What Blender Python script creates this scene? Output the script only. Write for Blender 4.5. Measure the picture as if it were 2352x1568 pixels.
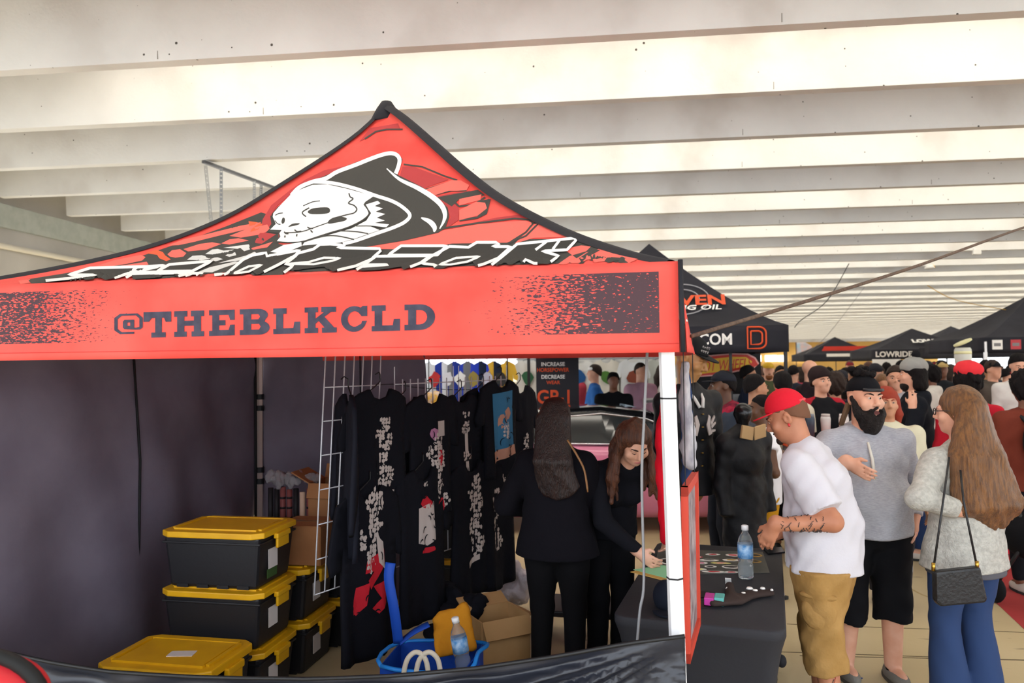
import bpy, bmesh, math, random
import numpy as np
from mathutils import Vector, Matrix
from mathutils.bvhtree import BVHTree
for _o in list(bpy.data.objects): bpy.data.objects.remove(_o)
SC = bpy.context.scene; COL = SC.collection
rnd = random.Random(7)
# ------------------------------------------------------------------ camera
FPX = 1750.0
_psi = math.radians(6.5); CAMP = np.array([0, 0, 1.9]); _p = math.atan(48 / FPX); _rho = math.radians(0.6)
_f = np.array([-math.sin(_psi) * math.cos(_p), math.cos(_psi) * math.cos(_p), math.sin(_p)])
_r = np.array([math.cos(_psi), math.sin(_psi), 0.0]); _u = np.cross(_r, _f)
CR = _r * math.cos(_rho) - _u * math.sin(_rho); CU = _u * math.cos(_rho) + _r * math.sin(_rho)
cam = bpy.data.cameras.new('camera'); camo = bpy.data.objects.new('camera', cam); COL.objects.link(camo)
cam.sensor_width = 36.0; cam.lens = 36.0 * FPX / 2352.0; cam.clip_end = 400
camo.matrix_world = Matrix(((CR[0], CU[0], -_f[0], 0), (CR[1], CU[1], -_f[1], 0), (CR[2], CU[2], -_f[2], 1.9), (0, 0, 0, 1)))
cam.dof.use_dof = True; cam.dof.focus_distance = 3.6; cam.dof.aperture_fstop = 3.2
SC.camera = camo
# ------------------------------------------------------------------ sky, exposure
SC.view_settings.view_transform = 'Standard'; SC.view_settings.look = 'None'
SC.view_settings.gamma = 1.0; SC.view_settings.use_curve_mapping = False
SC.view_settings.exposure = 0.30
wd = bpy.data.worlds.new('overcast_sky'); SC.world = wd; wd.use_nodes = True
_bg = wd.node_tree.nodes['Background']; _bg.inputs[0].default_value = (0.87, 0.93, 1.0, 1); _bg.inputs[1].default_value = 3.2
STRIP = 11.5          # ceiling strip lamps
_sl = bpy.data.lights.new('sun', 'SUN'); _sl.energy = 7.0; _sl.angle = math.radians(4); _sl.color = (1, .97, .93); sun = bpy.data.objects.new('sun', _sl); COL.objects.link(sun)
sun.rotation_euler = Vector((.62, -.16, -.77)).to_track_quat('-Z', 'Y').to_euler()   # from the open left side; the deck shades the hall
# ------------------------------------------------------------------ pixel helpers (2352 x 1568 frame)
def ray(x, y): return _f + CR * (x - 1176) / FPX + CU * (784 - y) / FPX
def W(x, y, d): return CAMP + ray(x, y) * d
def Zp(x, y, z):
    d = ray(x, y); return CAMP + d * (z - 1.9) / d[2]
def PX(P):
    v = np.array(P) - CAMP; d = v @ _f; return (1176 + FPX * (v @ CR) / d, 784 - FPX * (v @ CU) / d, d)
# ------------------------------------------------------------------ materials
def lin(h):
    h = h.lstrip('#'); c = [int(h[i:i + 2], 16) / 255 for i in (0, 2, 4)]
    return tuple(v / 12.92 if v <= .04045 else ((v + .055) / 1.055) ** 2.4 for v in c) + (1,)
MATS = {}
def M(name, hexc, rough=.7, metal=0, var=None, vs=6.0, bump=0, bs=40.0, emit=0, trans=0, ior=1.45, sheen=0, coat=0, stretch=None, alpha=None):
    """procedural material: colour noise between hexc and var, optional bump"""
    key = name
    if key in MATS: return MATS[key]
    m = bpy.data.materials.new(name); m.use_nodes = True; nt = m.node_tree; b = nt.nodes['Principled BSDF']
    b.inputs['Base Color'].default_value = lin(hexc); b.inputs['Roughness'].default_value = rough; b.inputs['Metallic'].default_value = metal
    b.inputs['IOR'].default_value = ior; b.inputs['Specular IOR Level'].default_value = .18 if rough >= .78 else .35 if rough >= .6 else .5
    if sheen: b.inputs['Sheen Weight'].default_value = sheen
    if coat: b.inputs['Coat Weight'].default_value = coat; b.inputs['Coat Roughness'].default_value = .05
    if trans: b.inputs['Transmission Weight'].default_value = trans
    if alpha is not None: b.inputs['Alpha'].default_value = alpha
    if emit: b.inputs['Emission Color'].default_value = lin(hexc); b.inputs['Emission Strength'].default_value = emit
    tc = None
    if var or bump:
        tc = nt.nodes.new('ShaderNodeTexCoord'); mp = nt.nodes.new('ShaderNodeMapping'); nt.links.new(tc.outputs['Object'], mp.inputs[0])
        if stretch: mp.inputs['Scale'].default_value = stretch
    if var:
        n = nt.nodes.new('ShaderNodeTexNoise'); n.inputs['Scale'].default_value = vs; n.inputs['Detail'].default_value = 5
        nt.links.new(mp.outputs[0], n.inputs['Vector'])
        rp = nt.nodes.new('ShaderNodeValToRGB'); rp.color_ramp.elements[0].position = .35; rp.color_ramp.elements[1].position = .65
        rp.color_ramp.elements[0].color = lin(hexc); rp.color_ramp.elements[1].color = lin(var)
        nt.links.new(n.outputs['Fac'], rp.inputs[0]); nt.links.new(rp.outputs[0], b.inputs['Base Color'])
    if bump:
        n2 = nt.nodes.new('ShaderNodeTexNoise'); n2.inputs['Scale'].default_value = bs; n2.inputs['Detail'].default_value = 4
        nt.links.new(mp.outputs[0], n2.inputs['Vector'])
        bp = nt.nodes.new('ShaderNodeBump'); bp.inputs['Strength'].default_value = bump; bp.inputs['Distance'].default_value = .02
        nt.links.new(n2.outputs['Fac'], bp.inputs['Height']); nt.links.new(bp.outputs[0], b.inputs['Normal'])
    MATS[key] = m; return m
# ------------------------------------------------------------------ objects
def tag(o, label=None, cat=None, group=None, kind=None):
    if label: o['label'] = label
    if cat: o['category'] = cat
    if group: o['group'] = group
    if kind: o['kind'] = kind
    return o
def link(name, me, m=None, parent=None, smooth=False):
    o = bpy.data.objects.new(name, me); COL.objects.link(o)
    if m is not None and not me.materials: me.materials.append(m)
    if parent: o.parent = parent
    if smooth: me.polygons.foreach_set('use_smooth', [True] * len(me.polygons))
    return o
def thing(name, label, cat, loc=(0, 0, 0), rz=0, group=None, kind=None):
    o = bpy.data.objects.new(name, None); COL.objects.link(o); o.empty_display_size = .1
    o.location = [float(v) for v in loc]; o.rotation_euler = (0, 0, rz)
    return tag(o, label, cat, group, kind)
def copy_tree(o, parent=None):
    c = o.copy(); COL.objects.link(c); c.parent = parent
    for ch in [k for k in o.children]: copy_tree(ch, c)
    return c
class MB:
    """collects boxes, tubes, prisms ... into one mesh"""
    def __init__(s): s.v = []; s.f = []
    def add(s, vs, fs):
        k = len(s.v); s.v += [tuple(float(c) for c in p) for p in vs]; s.f += [tuple(i + k for i in f) for f in fs]; return s
    def box(s, c, d, R=None, taper=1.0):
        hx, hy, hz = d[0] / 2, d[1] / 2, d[2] / 2; vs = []
        for z in (-1, 1):
            t = taper if z < 0 else 1.0
            for x, y in ((-1, -1), (1, -1), (1, 1), (-1, 1)): vs.append(Vector((x * hx * t, y * hy * t, z * hz)))
        if R is not None: vs = [R @ v for v in vs]
        vs = [v + Vector([float(k) for k in c]) for v in vs]
        return s.add(vs, [(3, 2, 1, 0), (4, 5, 6, 7), (0, 1, 5, 4), (1, 2, 6, 5), (2, 3, 7, 6), (3, 0, 4, 7)])
    def b2(s, lo, hi): return s.box([(a + b) / 2 for a, b in zip(lo, hi)], [b - a for a, b in zip(lo, hi)])
    def tube(s, pts, r, n=8, closed=False):
        pts = [Vector([float(c) for c in p]) for p in pts]; m = len(pts); rs = r if hasattr(r, '__len__') else [r] * m
        vs = []; up = None
        for i, p in enumerate(pts):
            d = (pts[min(i + 1, m - 1)] - pts[max(i - 1, 0)]).normalized()
            if up is None: up = d.orthogonal().normalized()
            a = (up - d * up.dot(d)); a = a.normalized() if a.length > 1e-6 else d.orthogonal().normalized(); up = a; b = d.cross(a)
            for k in range(n):
                t = 2 * math.pi * k / n; vs.append(p + (a * math.cos(t) + b * math.sin(t)) * rs[i])
        fs = [(i * n + k, i * n + (k + 1) % n, (i + 1) * n + (k + 1) % n, (i + 1) * n + k) for i in range(m - 1) for k in range(n)]
        fs += [tuple(range(n - 1, -1, -1)), tuple((m - 1) * n + k for k in range(n))]
        return s.add(vs, fs)
    def bar(s, a, b, w, h=None): # rectangular bar between points
        a = Vector([float(c) for c in a]); b = Vector([float(c) for c in b]); d = b - a; q = d.to_track_quat('Z', 'Y').to_matrix()
        return s.box((a + b) / 2, (w, h or w, d.length), q)
    def lathe(s, prof, c=(0, 0, 0), n=20, R=None):
        vs = []; c = Vector([float(k) for k in c])
        for (r, z) in prof:
            for k in range(n):
                t = 2 * math.pi * k / n; q = Vector((r * math.cos(t), r * math.sin(t), z))
                vs.append((R @ q if R is not None else q) + c)
        m = len(prof)
        fs = [(i * n + k, i * n + (k + 1) % n, (i + 1) * n + (k + 1) % n, (i + 1) * n + k) for i in range(m - 1) for k in range(n)]
        fs += [tuple(range(n - 1, -1, -1)), tuple((m - 1) * n + k for k in range(n))]
        return s.add(vs, fs)
    def prism(s, poly, fn, t): # 2D polygon -> fn(u,v,w) , thickness along w
        n = len(poly); vs = [fn(a, b, 0) for a, b in poly] + [fn(a, b, t) for a, b in poly]
        fs = [tuple(range(n - 1, -1, -1)), tuple(range(n, 2 * n))] + [(i, (i + 1) % n, n + (i + 1) % n, n + i) for i in range(n)]
        return s.add(vs, fs)
    def grid(s, fn, nu, nv): # fn(u,v) surface
        vs = [fn(i / nu, j / nv) for j in range(nv + 1) for i in range(nu + 1)]
        fs = [(j * (nu + 1) + i, j * (nu + 1) + i + 1, (j + 1) * (nu + 1) + i + 1, (j + 1) * (nu + 1) + i) for j in range(nv) for i in range(nu)]
        return s.add(vs, fs)
    def sheet(s, fn, nu, nv, th): # grid with thickness: fn(u,v) -> point, offset along the local normal
        P = np.array([[fn(i / nu, j / nv) for i in range(nu + 1)] for j in range(nv + 1)], float)
        du = np.gradient(P, axis=1); dv = np.gradient(P, axis=0); N = np.cross(du, dv); N /= np.linalg.norm(N, axis=2, keepdims=True) + 1e-9
        Q = P - N * th; k = (nu + 1) * (nv + 1)
        fs = []
        for j in range(nv):
            for i in range(nu):
                a = j * (nu + 1) + i; b = a + 1; c = b + nu + 1; d = a + nu + 1
                fs += [(a, b, c, d), (k + d, k + c, k + b, k + a)]
        rim = [i for i in range(nu + 1)] + [j * (nu + 1) + nu for j in range(1, nv + 1)] + [nv * (nu + 1) + i for i in range(nu - 1, -1, -1)] + [j * (nu + 1) for j in range(nv - 1, 0, -1)]
        for a, b in zip(rim, rim[1:] + rim[:1]): fs.append((b, a, k + a, k + b))
        return s.add(list(P.reshape(-1, 3)) + list(Q.reshape(-1, 3)), fs)
    def mesh(s, name):
        me = bpy.data.meshes.new(name); me.from_pydata(s.v, [], s.f); me.update(); return me
    def build(s, name, m, parent=None, smooth=False, bevel=0, label=None):
        o = link(name, s.mesh(name), m, parent, smooth)
        if bevel:
            bm = o.modifiers.new('bevel', 'BEVEL'); bm.width = bevel; bm.segments = 2; bm.limit_method = 'ANGLE'
        if label: o['label'] = label
        return o
def rotz(a): return Matrix.Rotation(a, 3, 'Z')
def text_mesh(body, size=1.0, extrude=0.0, shear=0.0, bold=0.0, spacing=1.0, align='CENTER'):
    """lettering as a mesh in its own XY plane, from the built-in font"""
    cu = bpy.data.curves.new('lettering', 'FONT'); cu.body = body; cu.size = size; cu.extrude = extrude; cu.shear = shear; cu.offset = bold
    cu.space_character = spacing; cu.align_x = align; cu.align_y = 'CENTER'; cu.resolution_u = 3
    o = bpy.data.objects.new('lettering', cu); COL.objects.link(o)
    dg = bpy.context.evaluated_depsgraph_get(); me = bpy.data.meshes.new_from_object(o.evaluated_get(dg), depsgraph=dg)
    bpy.data.objects.remove(o); bpy.data.curves.remove(cu); return me
def put_text(name, body, m, parent, origin, ux, uy, width=None, height=None, **kw):
    """place lettering with its centre at origin, reading along ux, upright along uy (world vectors)"""
    me = text_mesh(body, **kw); co = np.array([v.co[:] for v in me.vertices])
    if len(co) == 0: return None
    lo = co.min(0); hi = co.max(0); c = (lo + hi) / 2; w = hi[0] - lo[0]; h = hi[1] - lo[1]
    sx = width / w if width else None; sy = height / h if height else sx; sx = sx or sy
    ux = np.array(ux, float); uy = np.array(uy, float); uz = np.cross(ux, uy); origin = np.array(origin, float)
    for v in me.vertices:
        p = origin + ux * (v.co[0] - c[0]) * sx + uy * (v.co[1] - c[1]) * sy + uz * v.co[2]
        v.co = [float(k) for k in p]
    me.update(); o = link(name, me, m)
    if parent: o.parent = parent; o.matrix_parent_inverse = parent_matrix(parent).inverted()
    return o
def parent_matrix(p):
    m = Matrix.LocRotScale(p.location, p.rotation_euler, p.scale)
    return (parent_matrix(p.parent) @ p.matrix_parent_inverse @ m) if p.parent else m
def keep(o, parent): # parent an object whose mesh is in world coordinates
    o.parent = parent; o.matrix_parent_inverse = parent_matrix(parent).inverted(); return o
def fill_poly(polys, step):
    """triangulate 2D outlines (first outer, others holes) into small triangles"""
    bm = bmesh.new(); edges = []
    for poly in polys:
        pts = []
        for (x0, y0), (x1, y1) in zip(poly, poly[1:] + poly[:1]):
            n = max(1, int(math.hypot(x1 - x0, y1 - y0) / step))
            pts += [(x0 + (x1 - x0) * i / n, y0 + (y1 - y0) * i / n) for i in range(n)]
        vs = [bm.verts.new((x, y, 0)) for x, y in pts]
        for a, b in zip(vs, vs[1:] + vs[:1]): edges.append(bm.edges.new((a, b)))
    bmesh.ops.triangle_fill(bm, use_beauty=True, use_dissolve=False, edges=edges)
    for _ in range(6):
        lng = [e for e in bm.edges if e.calc_length() > step * 1.6]
        if not lng: break
        bmesh.ops.subdivide_edges(bm, edges=lng, cuts=1); bmesh.ops.triangulate(bm, faces=bm.faces[:])
        if len(bm.faces) > 60000: break
    bm.verts.ensure_lookup_table(); bm.verts.index_update()
    vs = [(v.co.x, v.co.y) for v in bm.verts]; fs = [tuple(v.index for v in f.verts) for f in bm.faces]; bm.free(); return vs, fs
def smooth_line(pts, n=4, closed=False):
    """Catmull-Rom through 2D/3D points"""
    P = [np.array(p, float) for p in pts]; m = len(P); out = []
    for i in range(m if closed else m - 1):
        p0, p1, p2, p3 = (P[(i + k) % m] if closed else P[min(max(i + k, 0), m - 1)] for k in (-1, 0, 1, 2))
        for j in range(n):
            t = j / n; out.append(.5 * (2 * p1 + (p2 - p0) * t + (2 * p0 - 5 * p1 + 4 * p2 - p3) * t * t + (3 * p1 - p0 - 3 * p2 + p3) * t ** 3))
    if not closed: out.append(P[-1])
    return [tuple(float(k) for k in p) for p in out]
def stroke(pts, w, taper=False):
    """outline of a brush stroke along 2D points"""
    P = np.array(pts, float); n = len(P); L = []; R_ = []
    for i in range(n):
        d = P[min(i + 1, n - 1)] - P[max(i - 1, 0)]; d /= np.linalg.norm(d) + 1e-9; q = np.array((-d[1], d[0]))
        ww = w / 2 * ((math.sin(math.pi * (i + .4) / (n - .2)) ** .6) if taper else 1); L.append(P[i] + q * ww); R_.append(P[i] - q * ww)
    return [tuple(p) for p in L + R_[::-1]]
def cast(vs, fs, surf, off):
    out = []; ok = []
    for (x, y) in vs:
        d = Vector([float(k) for k in ray(x, y)]).normalized(); h = surf.ray_cast(Vector((0, 0, 1.9)), d)
        if h[0] is None: out.append((0, 0, 0)); ok.append(False); continue
        n = h[1] if h[1].dot(d) < 0 else -h[1]; out.append(tuple(h[0] + n * off)); ok.append(True)
    return out, [f for f in fs if all(ok[i] for i in f)]
def _flat(name, V, FS, surf, m, parent, off):
    out, FS = cast(V, FS, surf, off)
    if not FS: return None
    used = sorted({i for f in FS for i in f}); ix = {a: b for b, a in enumerate(used)}
    me = bpy.data.meshes.new(name); me.from_pydata([out[i] for i in used], [], [tuple(ix[i] for i in f) for f in FS]); me.update(); o = link(name, me, m)
    return keep(o, parent) if parent else o
def strokes(name, lines, surf, m, parent, off=.003, step=8, closed=False, taper=False):
    """brush lines (points, width) printed on a surface"""
    for pts, w in lines:
        P = []
        q = list(pts) + ([pts[0]] if closed else [])
        for a, b in zip(q[:-1], q[1:]):
            n = max(1, int(math.hypot(b[0] - a[0], b[1] - a[1]) / step)); P += [(a[0] + (b[0] - a[0]) * i / n, a[1] + (b[1] - a[1]) * i / n) for i in range(n)]
        if not closed: P.append(q[-1])
        P = np.array(P, float); n = len(P); vs = []
        for i in range(n):
            d0 = P[(i + 1) % n if closed else min(i + 1, n - 1)] - P[(i - 1) % n if closed else max(i - 1, 0)]; d0 /= np.linalg.norm(d0) + 1e-9
            nn = np.array((-d0[1], d0[0])); ww = w / 2 * (max(.12, math.sin(math.pi * (i + .3) / (n - .4))) ** .7 if taper else 1)
            vs += [tuple(P[i] + nn * ww), tuple(P[i] - nn * ww)]
        m_ = n if closed else n - 1
        _flat(name, vs, [(2 * i, 2 * i + 1, (2 * i + 3) % (2 * n), (2 * i + 2) % (2 * n)) for i in range(m_)], surf, m, parent, off)
def fills(name, polys, surf, m, parent, off=.002, step=12):
    """filled outlines printed on a surface"""
    for p in polys:
        vs, fs = fill_poly([p], step); _flat(name, vs, fs, surf, m, parent, off)
def bvh_of(*objs):
    vs = []; fs = []
    for o in objs:
        k = len(vs); vs += [v.co.copy() for v in o.data.vertices]; fs += [tuple(i + k for i in p.vertices) for p in o.data.polygons]
    return BVHTree.FromPolygons(vs, fs)
def ground(px, d):
    P = W(px, 826, d); return np.array([P[0], P[1], 0.0])
def to_local(P, base, rz):
    v = np.array(P, float) - base; c, s = math.cos(-rz), math.sin(-rz); return np.array([v[0] * c - v[1] * s, v[0] * s + v[1] * c, v[2]])
# ================================================================== STRUCTURE
def concrete(name, c1, c2, pits=True):
    m = M(name, c1, .85, var=c2, vs=.9, bump=.15, bs=30); nt = m.node_tree; b = nt.nodes['Principled BSDF']
    if pits:
        tc = nt.nodes.new('ShaderNodeTexCoord'); vo = nt.nodes.new('ShaderNodeTexVoronoi'); vo.inputs['Scale'].default_value = 9; vo.inputs['Randomness'].default_value = 1
        nt.links.new(tc.outputs['Object'], vo.inputs['Vector'])
        wn = nt.nodes.new('ShaderNodeTexWhiteNoise'); wn.noise_dimensions = '3D'; nt.links.new(vo.outputs['Position'], wn.inputs['Vector'])
        mr = nt.nodes.new('ShaderNodeMapRange'); mr.inputs[1].default_value = 0; mr.inputs[2].default_value = 1; mr.inputs[3].default_value = .002; mr.inputs[4].default_value = .12
        pw = nt.nodes.new('ShaderNodeMath'); pw.operation = 'POWER'; pw.inputs[1].default_value = 3.5; nt.links.new(wn.outputs['Value'], pw.inputs[0]); nt.links.new(pw.outputs[0], mr.inputs[0])
        lt = nt.nodes.new('ShaderNodeMath'); lt.operation = 'LESS_THAN'; nt.links.new(vo.outputs['Distance'], lt.inputs[0]); nt.links.new(mr.outputs[0], lt.inputs[1])
        # stains: soft brown blotches
        n3 = nt.nodes.new('ShaderNodeTexNoise'); n3.inputs['Scale'].default_value = .45; n3.inputs['Detail'].default_value = 6; nt.links.new(tc.outputs['Object'], n3.inputs['Vector'])
        r3 = nt.nodes.new('ShaderNodeMapRange'); r3.inputs[1].default_value = .56; r3.inputs[2].default_value = .8; r3.inputs[3].default_value = 0; r3.inputs[4].default_value = .45; nt.links.new(n3.outputs['Fac'], r3.inputs[0])
        src = b.inputs['Base Color'].links[0].from_socket
        x1 = nt.nodes.new('ShaderNodeMix'); x1.data_type = 'RGBA'; nt.links.new(r3.outputs[0], x1.inputs[0]); nt.links.new(src, x1.inputs[6]); x1.inputs[7].default_value = lin('#a08f7c')
        x2 = nt.nodes.new('ShaderNodeMix'); x2.data_type = 'RGBA'; nt.links.new(lt.outputs[0], x2.inputs[0]); nt.links.new(x1.outputs[2], x2.inputs[6]); x2.inputs[7].default_value = lin('#4d4a45')
        nt.links.new(x2.outputs[2], b.inputs['Base Color'])
    return m
m_conc = concrete('precast_concrete', '#d8d8d6', '#cac9c7')
BZ, B0, BS = 4.7, 6.66, 1.62; Y1 = 110.0
ceil = tag(MB().b2((-10.6, B0 - 5 * BS - .3, 5.5), (46, Y1, 5.75)).build('ceiling', m_conc), kind='structure')
bm_ = MB()
for (ya, yb, za, zb) in ((-.14, 0, 0, 0),):
    t = .05
    vs = [(-9.75, -.14, BZ), (46, -.14, BZ), (46, 0, BZ), (-9.75, 0, BZ), (-9.75, -.14 - t, 5.5), (46, -.14 - t, 5.5), (46, t, 5.5), (-9.75, t, 5.5)]
    bm_.add(vs, [(3, 2, 1, 0), (4, 5, 6, 7), (0, 1, 5, 4), (1, 2, 6, 5), (2, 3, 7, 6), (3, 0, 4, 7)])
beam_me = bm_.mesh('beam'); beam_me.materials.append(m_conc)
m_strip = M('strip_lamp_glow', '#fff8ea', .5, emit=STRIP)
strip_me = MB().b2((-5.5, 0, 5.36), (44, .10, 5.42)).mesh('strip_lamp_or_fill'); strip_me.materials.append(m_strip)
fill_strip_me = MB().b2((-5.5, 0, 5.36), (44, .10, 5.42)).mesh('strip_lamp_or_fill'); fill_strip_me.materials.append(M('added_fill_strip_glow', '#eef3ff', .5, emit=STRIP * .13))  # weak cool fill strips, added to brighten the ceiling; not real lamps
nb = int((Y1 - B0) / BS)
for k in range(-5, nb + 1):
    o = link('beam', beam_me); o.location.y = B0 + BS * k; o.parent = ceil
    if k % 2 and k >= -3:
        s_ = link('strip_lamp_or_fill', fill_strip_me); s_.location.y = B0 + BS * k + .62; s_.parent = ceil  # added fill glow in the bays that hold no lamp
    if k % 2 == 0 and k >= -2:
        s_ = link('strip_lamp_or_fill', strip_me); s_.location.y = B0 + BS * k + .62; s_.parent = ceil
# formwork joint lines on the beams that stand close
jm = M('formwork_joint_grey', '#8d8a84', .9)
for px_, k in ((362, 0), (1800, 0), (605, 1), (1778, 1), (1705, 2), (1702, 3), (1330, 4), (2135, 4), (2090, 5), (1785, 6)):
    y = B0 + BS * k - .142; d = ray(px_, 300); 
    x = float(CAMP[0] + ray(px_, 250)[0] * y / ray(px_, 250)[1])
    keep(MB().b2((x - .004, y - .004, BZ + .02), (x + .004, y + .002, BZ + .42)).build('joint', jm), ceil)
# ledge girder at the left end of the beams
m_gird = concrete('girder_concrete', '#c4c2bd', '#b2b0ab', False); m_ledge = M('grey_green_ledge', '#b7beb8', .7, var='#aab2ac')
g = MB().b2((-10.9, -3, 3.42), (-10.14, Y1, 4.7)).build('girder', m_gird, ceil)
keep(MB().b2((-10.14, -3, 4.30), (-10.08, Y1, 4.7)).build('ledge', m_ledge), g)
keep(MB().tube([(-10.06, -3, 3.97), (-10.06, Y1, 3.97)], .05, 10).build('conduit', M('cream_conduit', '#d8d2c2', .5), None, True), g)
keep(MB().b2((-10.6, -3, 4.7), (-10.3, Y1, 5.5)).build('girder_stem', m_gird), g)
# floor: painted concrete, red lane, outside ground
mf = M('beige_floor_paint', '#bfae8a', .5, var='#b2a07b', vs=.8, bump=.06, bs=12); nt = mf.node_tree; b = nt.nodes['Principled BSDF']
tc = nt.nodes.new('ShaderNodeTexCoord'); mp = nt.nodes.new('ShaderNodeMapping'); mp.inputs['Scale'].default_value = (1.2, 5, 1); nt.links.new(tc.outputs['Object'], mp.inputs[0])
n = nt.nodes.new('ShaderNodeTexNoise'); n.inputs['Scale'].default_value = 3.0; n.inputs['Detail'].default_value = 8; nt.links.new(mp.outputs[0], n.inputs['Vector'])
r3 = nt.nodes.new('ShaderNodeMapRange'); r3.inputs[1].default_value = .66; r3.inputs[2].default_value = .72; r3.inputs[3].default_value = 0; r3.inputs[4].default_value = .7; nt.links.new(n.outputs['Fac'], r3.inputs[0])
x1 = nt.nodes.new('ShaderNodeMix'); x1.data_type = 'RGBA'; nt.links.new(r3.outputs[0], x1.inputs[0]); nt.links.new(b.inputs['Base Color'].links[0].from_socket, x1.inputs[6]); x1.inputs[7].default_value = lin('#6d5f4a'); nt.links.new(x1.outputs[2], b.inputs['Base Color'])
floor = tag(MB().b2((-10.2, -6, -.12), (46, Y1, 0)).build('floor', mf), kind='structure')
mj = M('floor_joint_dark', '#5d5240', .9)
for (a, c) in (((2010, 1440), (2352, 1452)), ((2060, 1510), (2352, 1516)), ((1830, 1498), (2100, 1507))):
    A = Zp(*a, 0); Cc = Zp(*c, 0); dd = (Cc - A) / np.linalg.norm(Cc - A); A = A - dd * .6; Cc = Cc + dd * 2
    keep(MB().bar((A[0], A[1], .0), (Cc[0], Cc[1], .0), .008, .003).build('floor_joint', mj), floor)
m_scuff = M('scuff_mark', '#a8946c', .8)
def floor_line(name, pts, w, m, parent, z=.002):
    P = [Zp(x, y, 0) for x, y in pts]; mb = MB(); vs = []
    for i, p in enumerate(P):
        d = P[min(i + 1, len(P) - 1)] - P[max(i - 1, 0)]; d = d / np.linalg.norm(d); q = np.array((-d[1], d[0], 0)) * w / 2; vs += [p + q + [0, 0, z], p - q + [0, 0, z]]
    mb.add(vs, [(2 * i, 2 * i + 1, 2 * i + 3, 2 * i + 2) for i in range(len(P) - 1)]); return keep(mb.build(name, m), parent)
floor_line('scuff', smooth_line([(2110, 1262), (2085, 1288), (2068, 1316), (2076, 1340), (2110, 1362), (2135, 1372)], 5), .02, m_scuff, floor)
floor_line('scuff', smooth_line([(2092, 1275), (2060, 1290), (2050, 1302)], 5), .015, m_scuff, floor)
A = Zp(2098, 1205, 0); Bq = Zp(2330, 1424, 0); dd = (Bq - A) / np.linalg.norm(Bq - A); nn = np.array((-dd[1], dd[0], 0)); nn = nn if nn[0] > 0 else -nn
A = A - dd * 14; Bq = Bq + dd * 3
tag(MB().add([A + [0, 0, .002], Bq + [0, 0, .002], Bq + nn * 2.2 + [0, 0, .002], A + nn * 2.2 + [0, 0, .002]], [(0, 1, 2, 3)]).build('trim_1', M('red_floor_paint', '#a8383a', .5, var='#98302f', vs=2)), kind='structure')
tag(MB().b2((-160, -120, -.3), (160, 200, -.125)).build('ground', M('pale_plaza_concrete', '#cfcecb', .9, var='#c2c1be', vs=1)), kind='structure')
# far end wall: tan, with a pale bulkhead over it
fw = tag(MB().b2((-10, Y1, 0), (46, Y1 + .4, 4.3)).build('wall_far', M('tan_wall_paint', '#c9a15c', .8, var='#bd9551', vs=.3)), kind='structure')
keep(MB().b2((-10, Y1 - .1, 4.3), (46, Y1 + .4, 5.6)).build('bulkhead', m_conc), fw)
# trapeze hanger under the beams left of the tent peak
hm = M('galvanised_strut', '#8f9294', .45, metal=.6); hd = M('dark_strut', '#5c5d60', .5, metal=.5)
H1 = Zp(467, 371, 4.66); H2 = Zp(645, 437, 4.66); hg = thing('strut_hanger', 'grey steel strut hanger with perforated drop straps fixed under the concrete beams', 'hanger', (H1[0], H1[1], 4.68))
keep(MB().bar(H1, H2, .05, .04).build('strut', hd), hg)
for (xa, ya, xb, yb, t) in ((472, 380, 489, 505, 0), (508, 386, 508, 500, .06), (584, 415, 584, 470, .6), (600, 425, 598, 470, .66)):
    P = H1 + (H2 - H1) * t if t else Zp(xa, ya - 6, 4.66); P = W(xa, ya, PX(P)[2]); Q = W(xb, yb + 40, PX(P)[2])
    mb = MB(); dd = (Q - P); n_ = 16
    for i in range(n_):
        a = P + dd * i / n_; c = P + dd * (i + .72) / n_; mb.bar(a, c, .04, .006)
    mb.bar(P + CR * .017, Q + CR * .017, .008, .008); mb.bar(P - CR * .017, Q - CR * .017, .008, .008)
    keep(mb.build('drop_strap', hm), hg)
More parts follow.
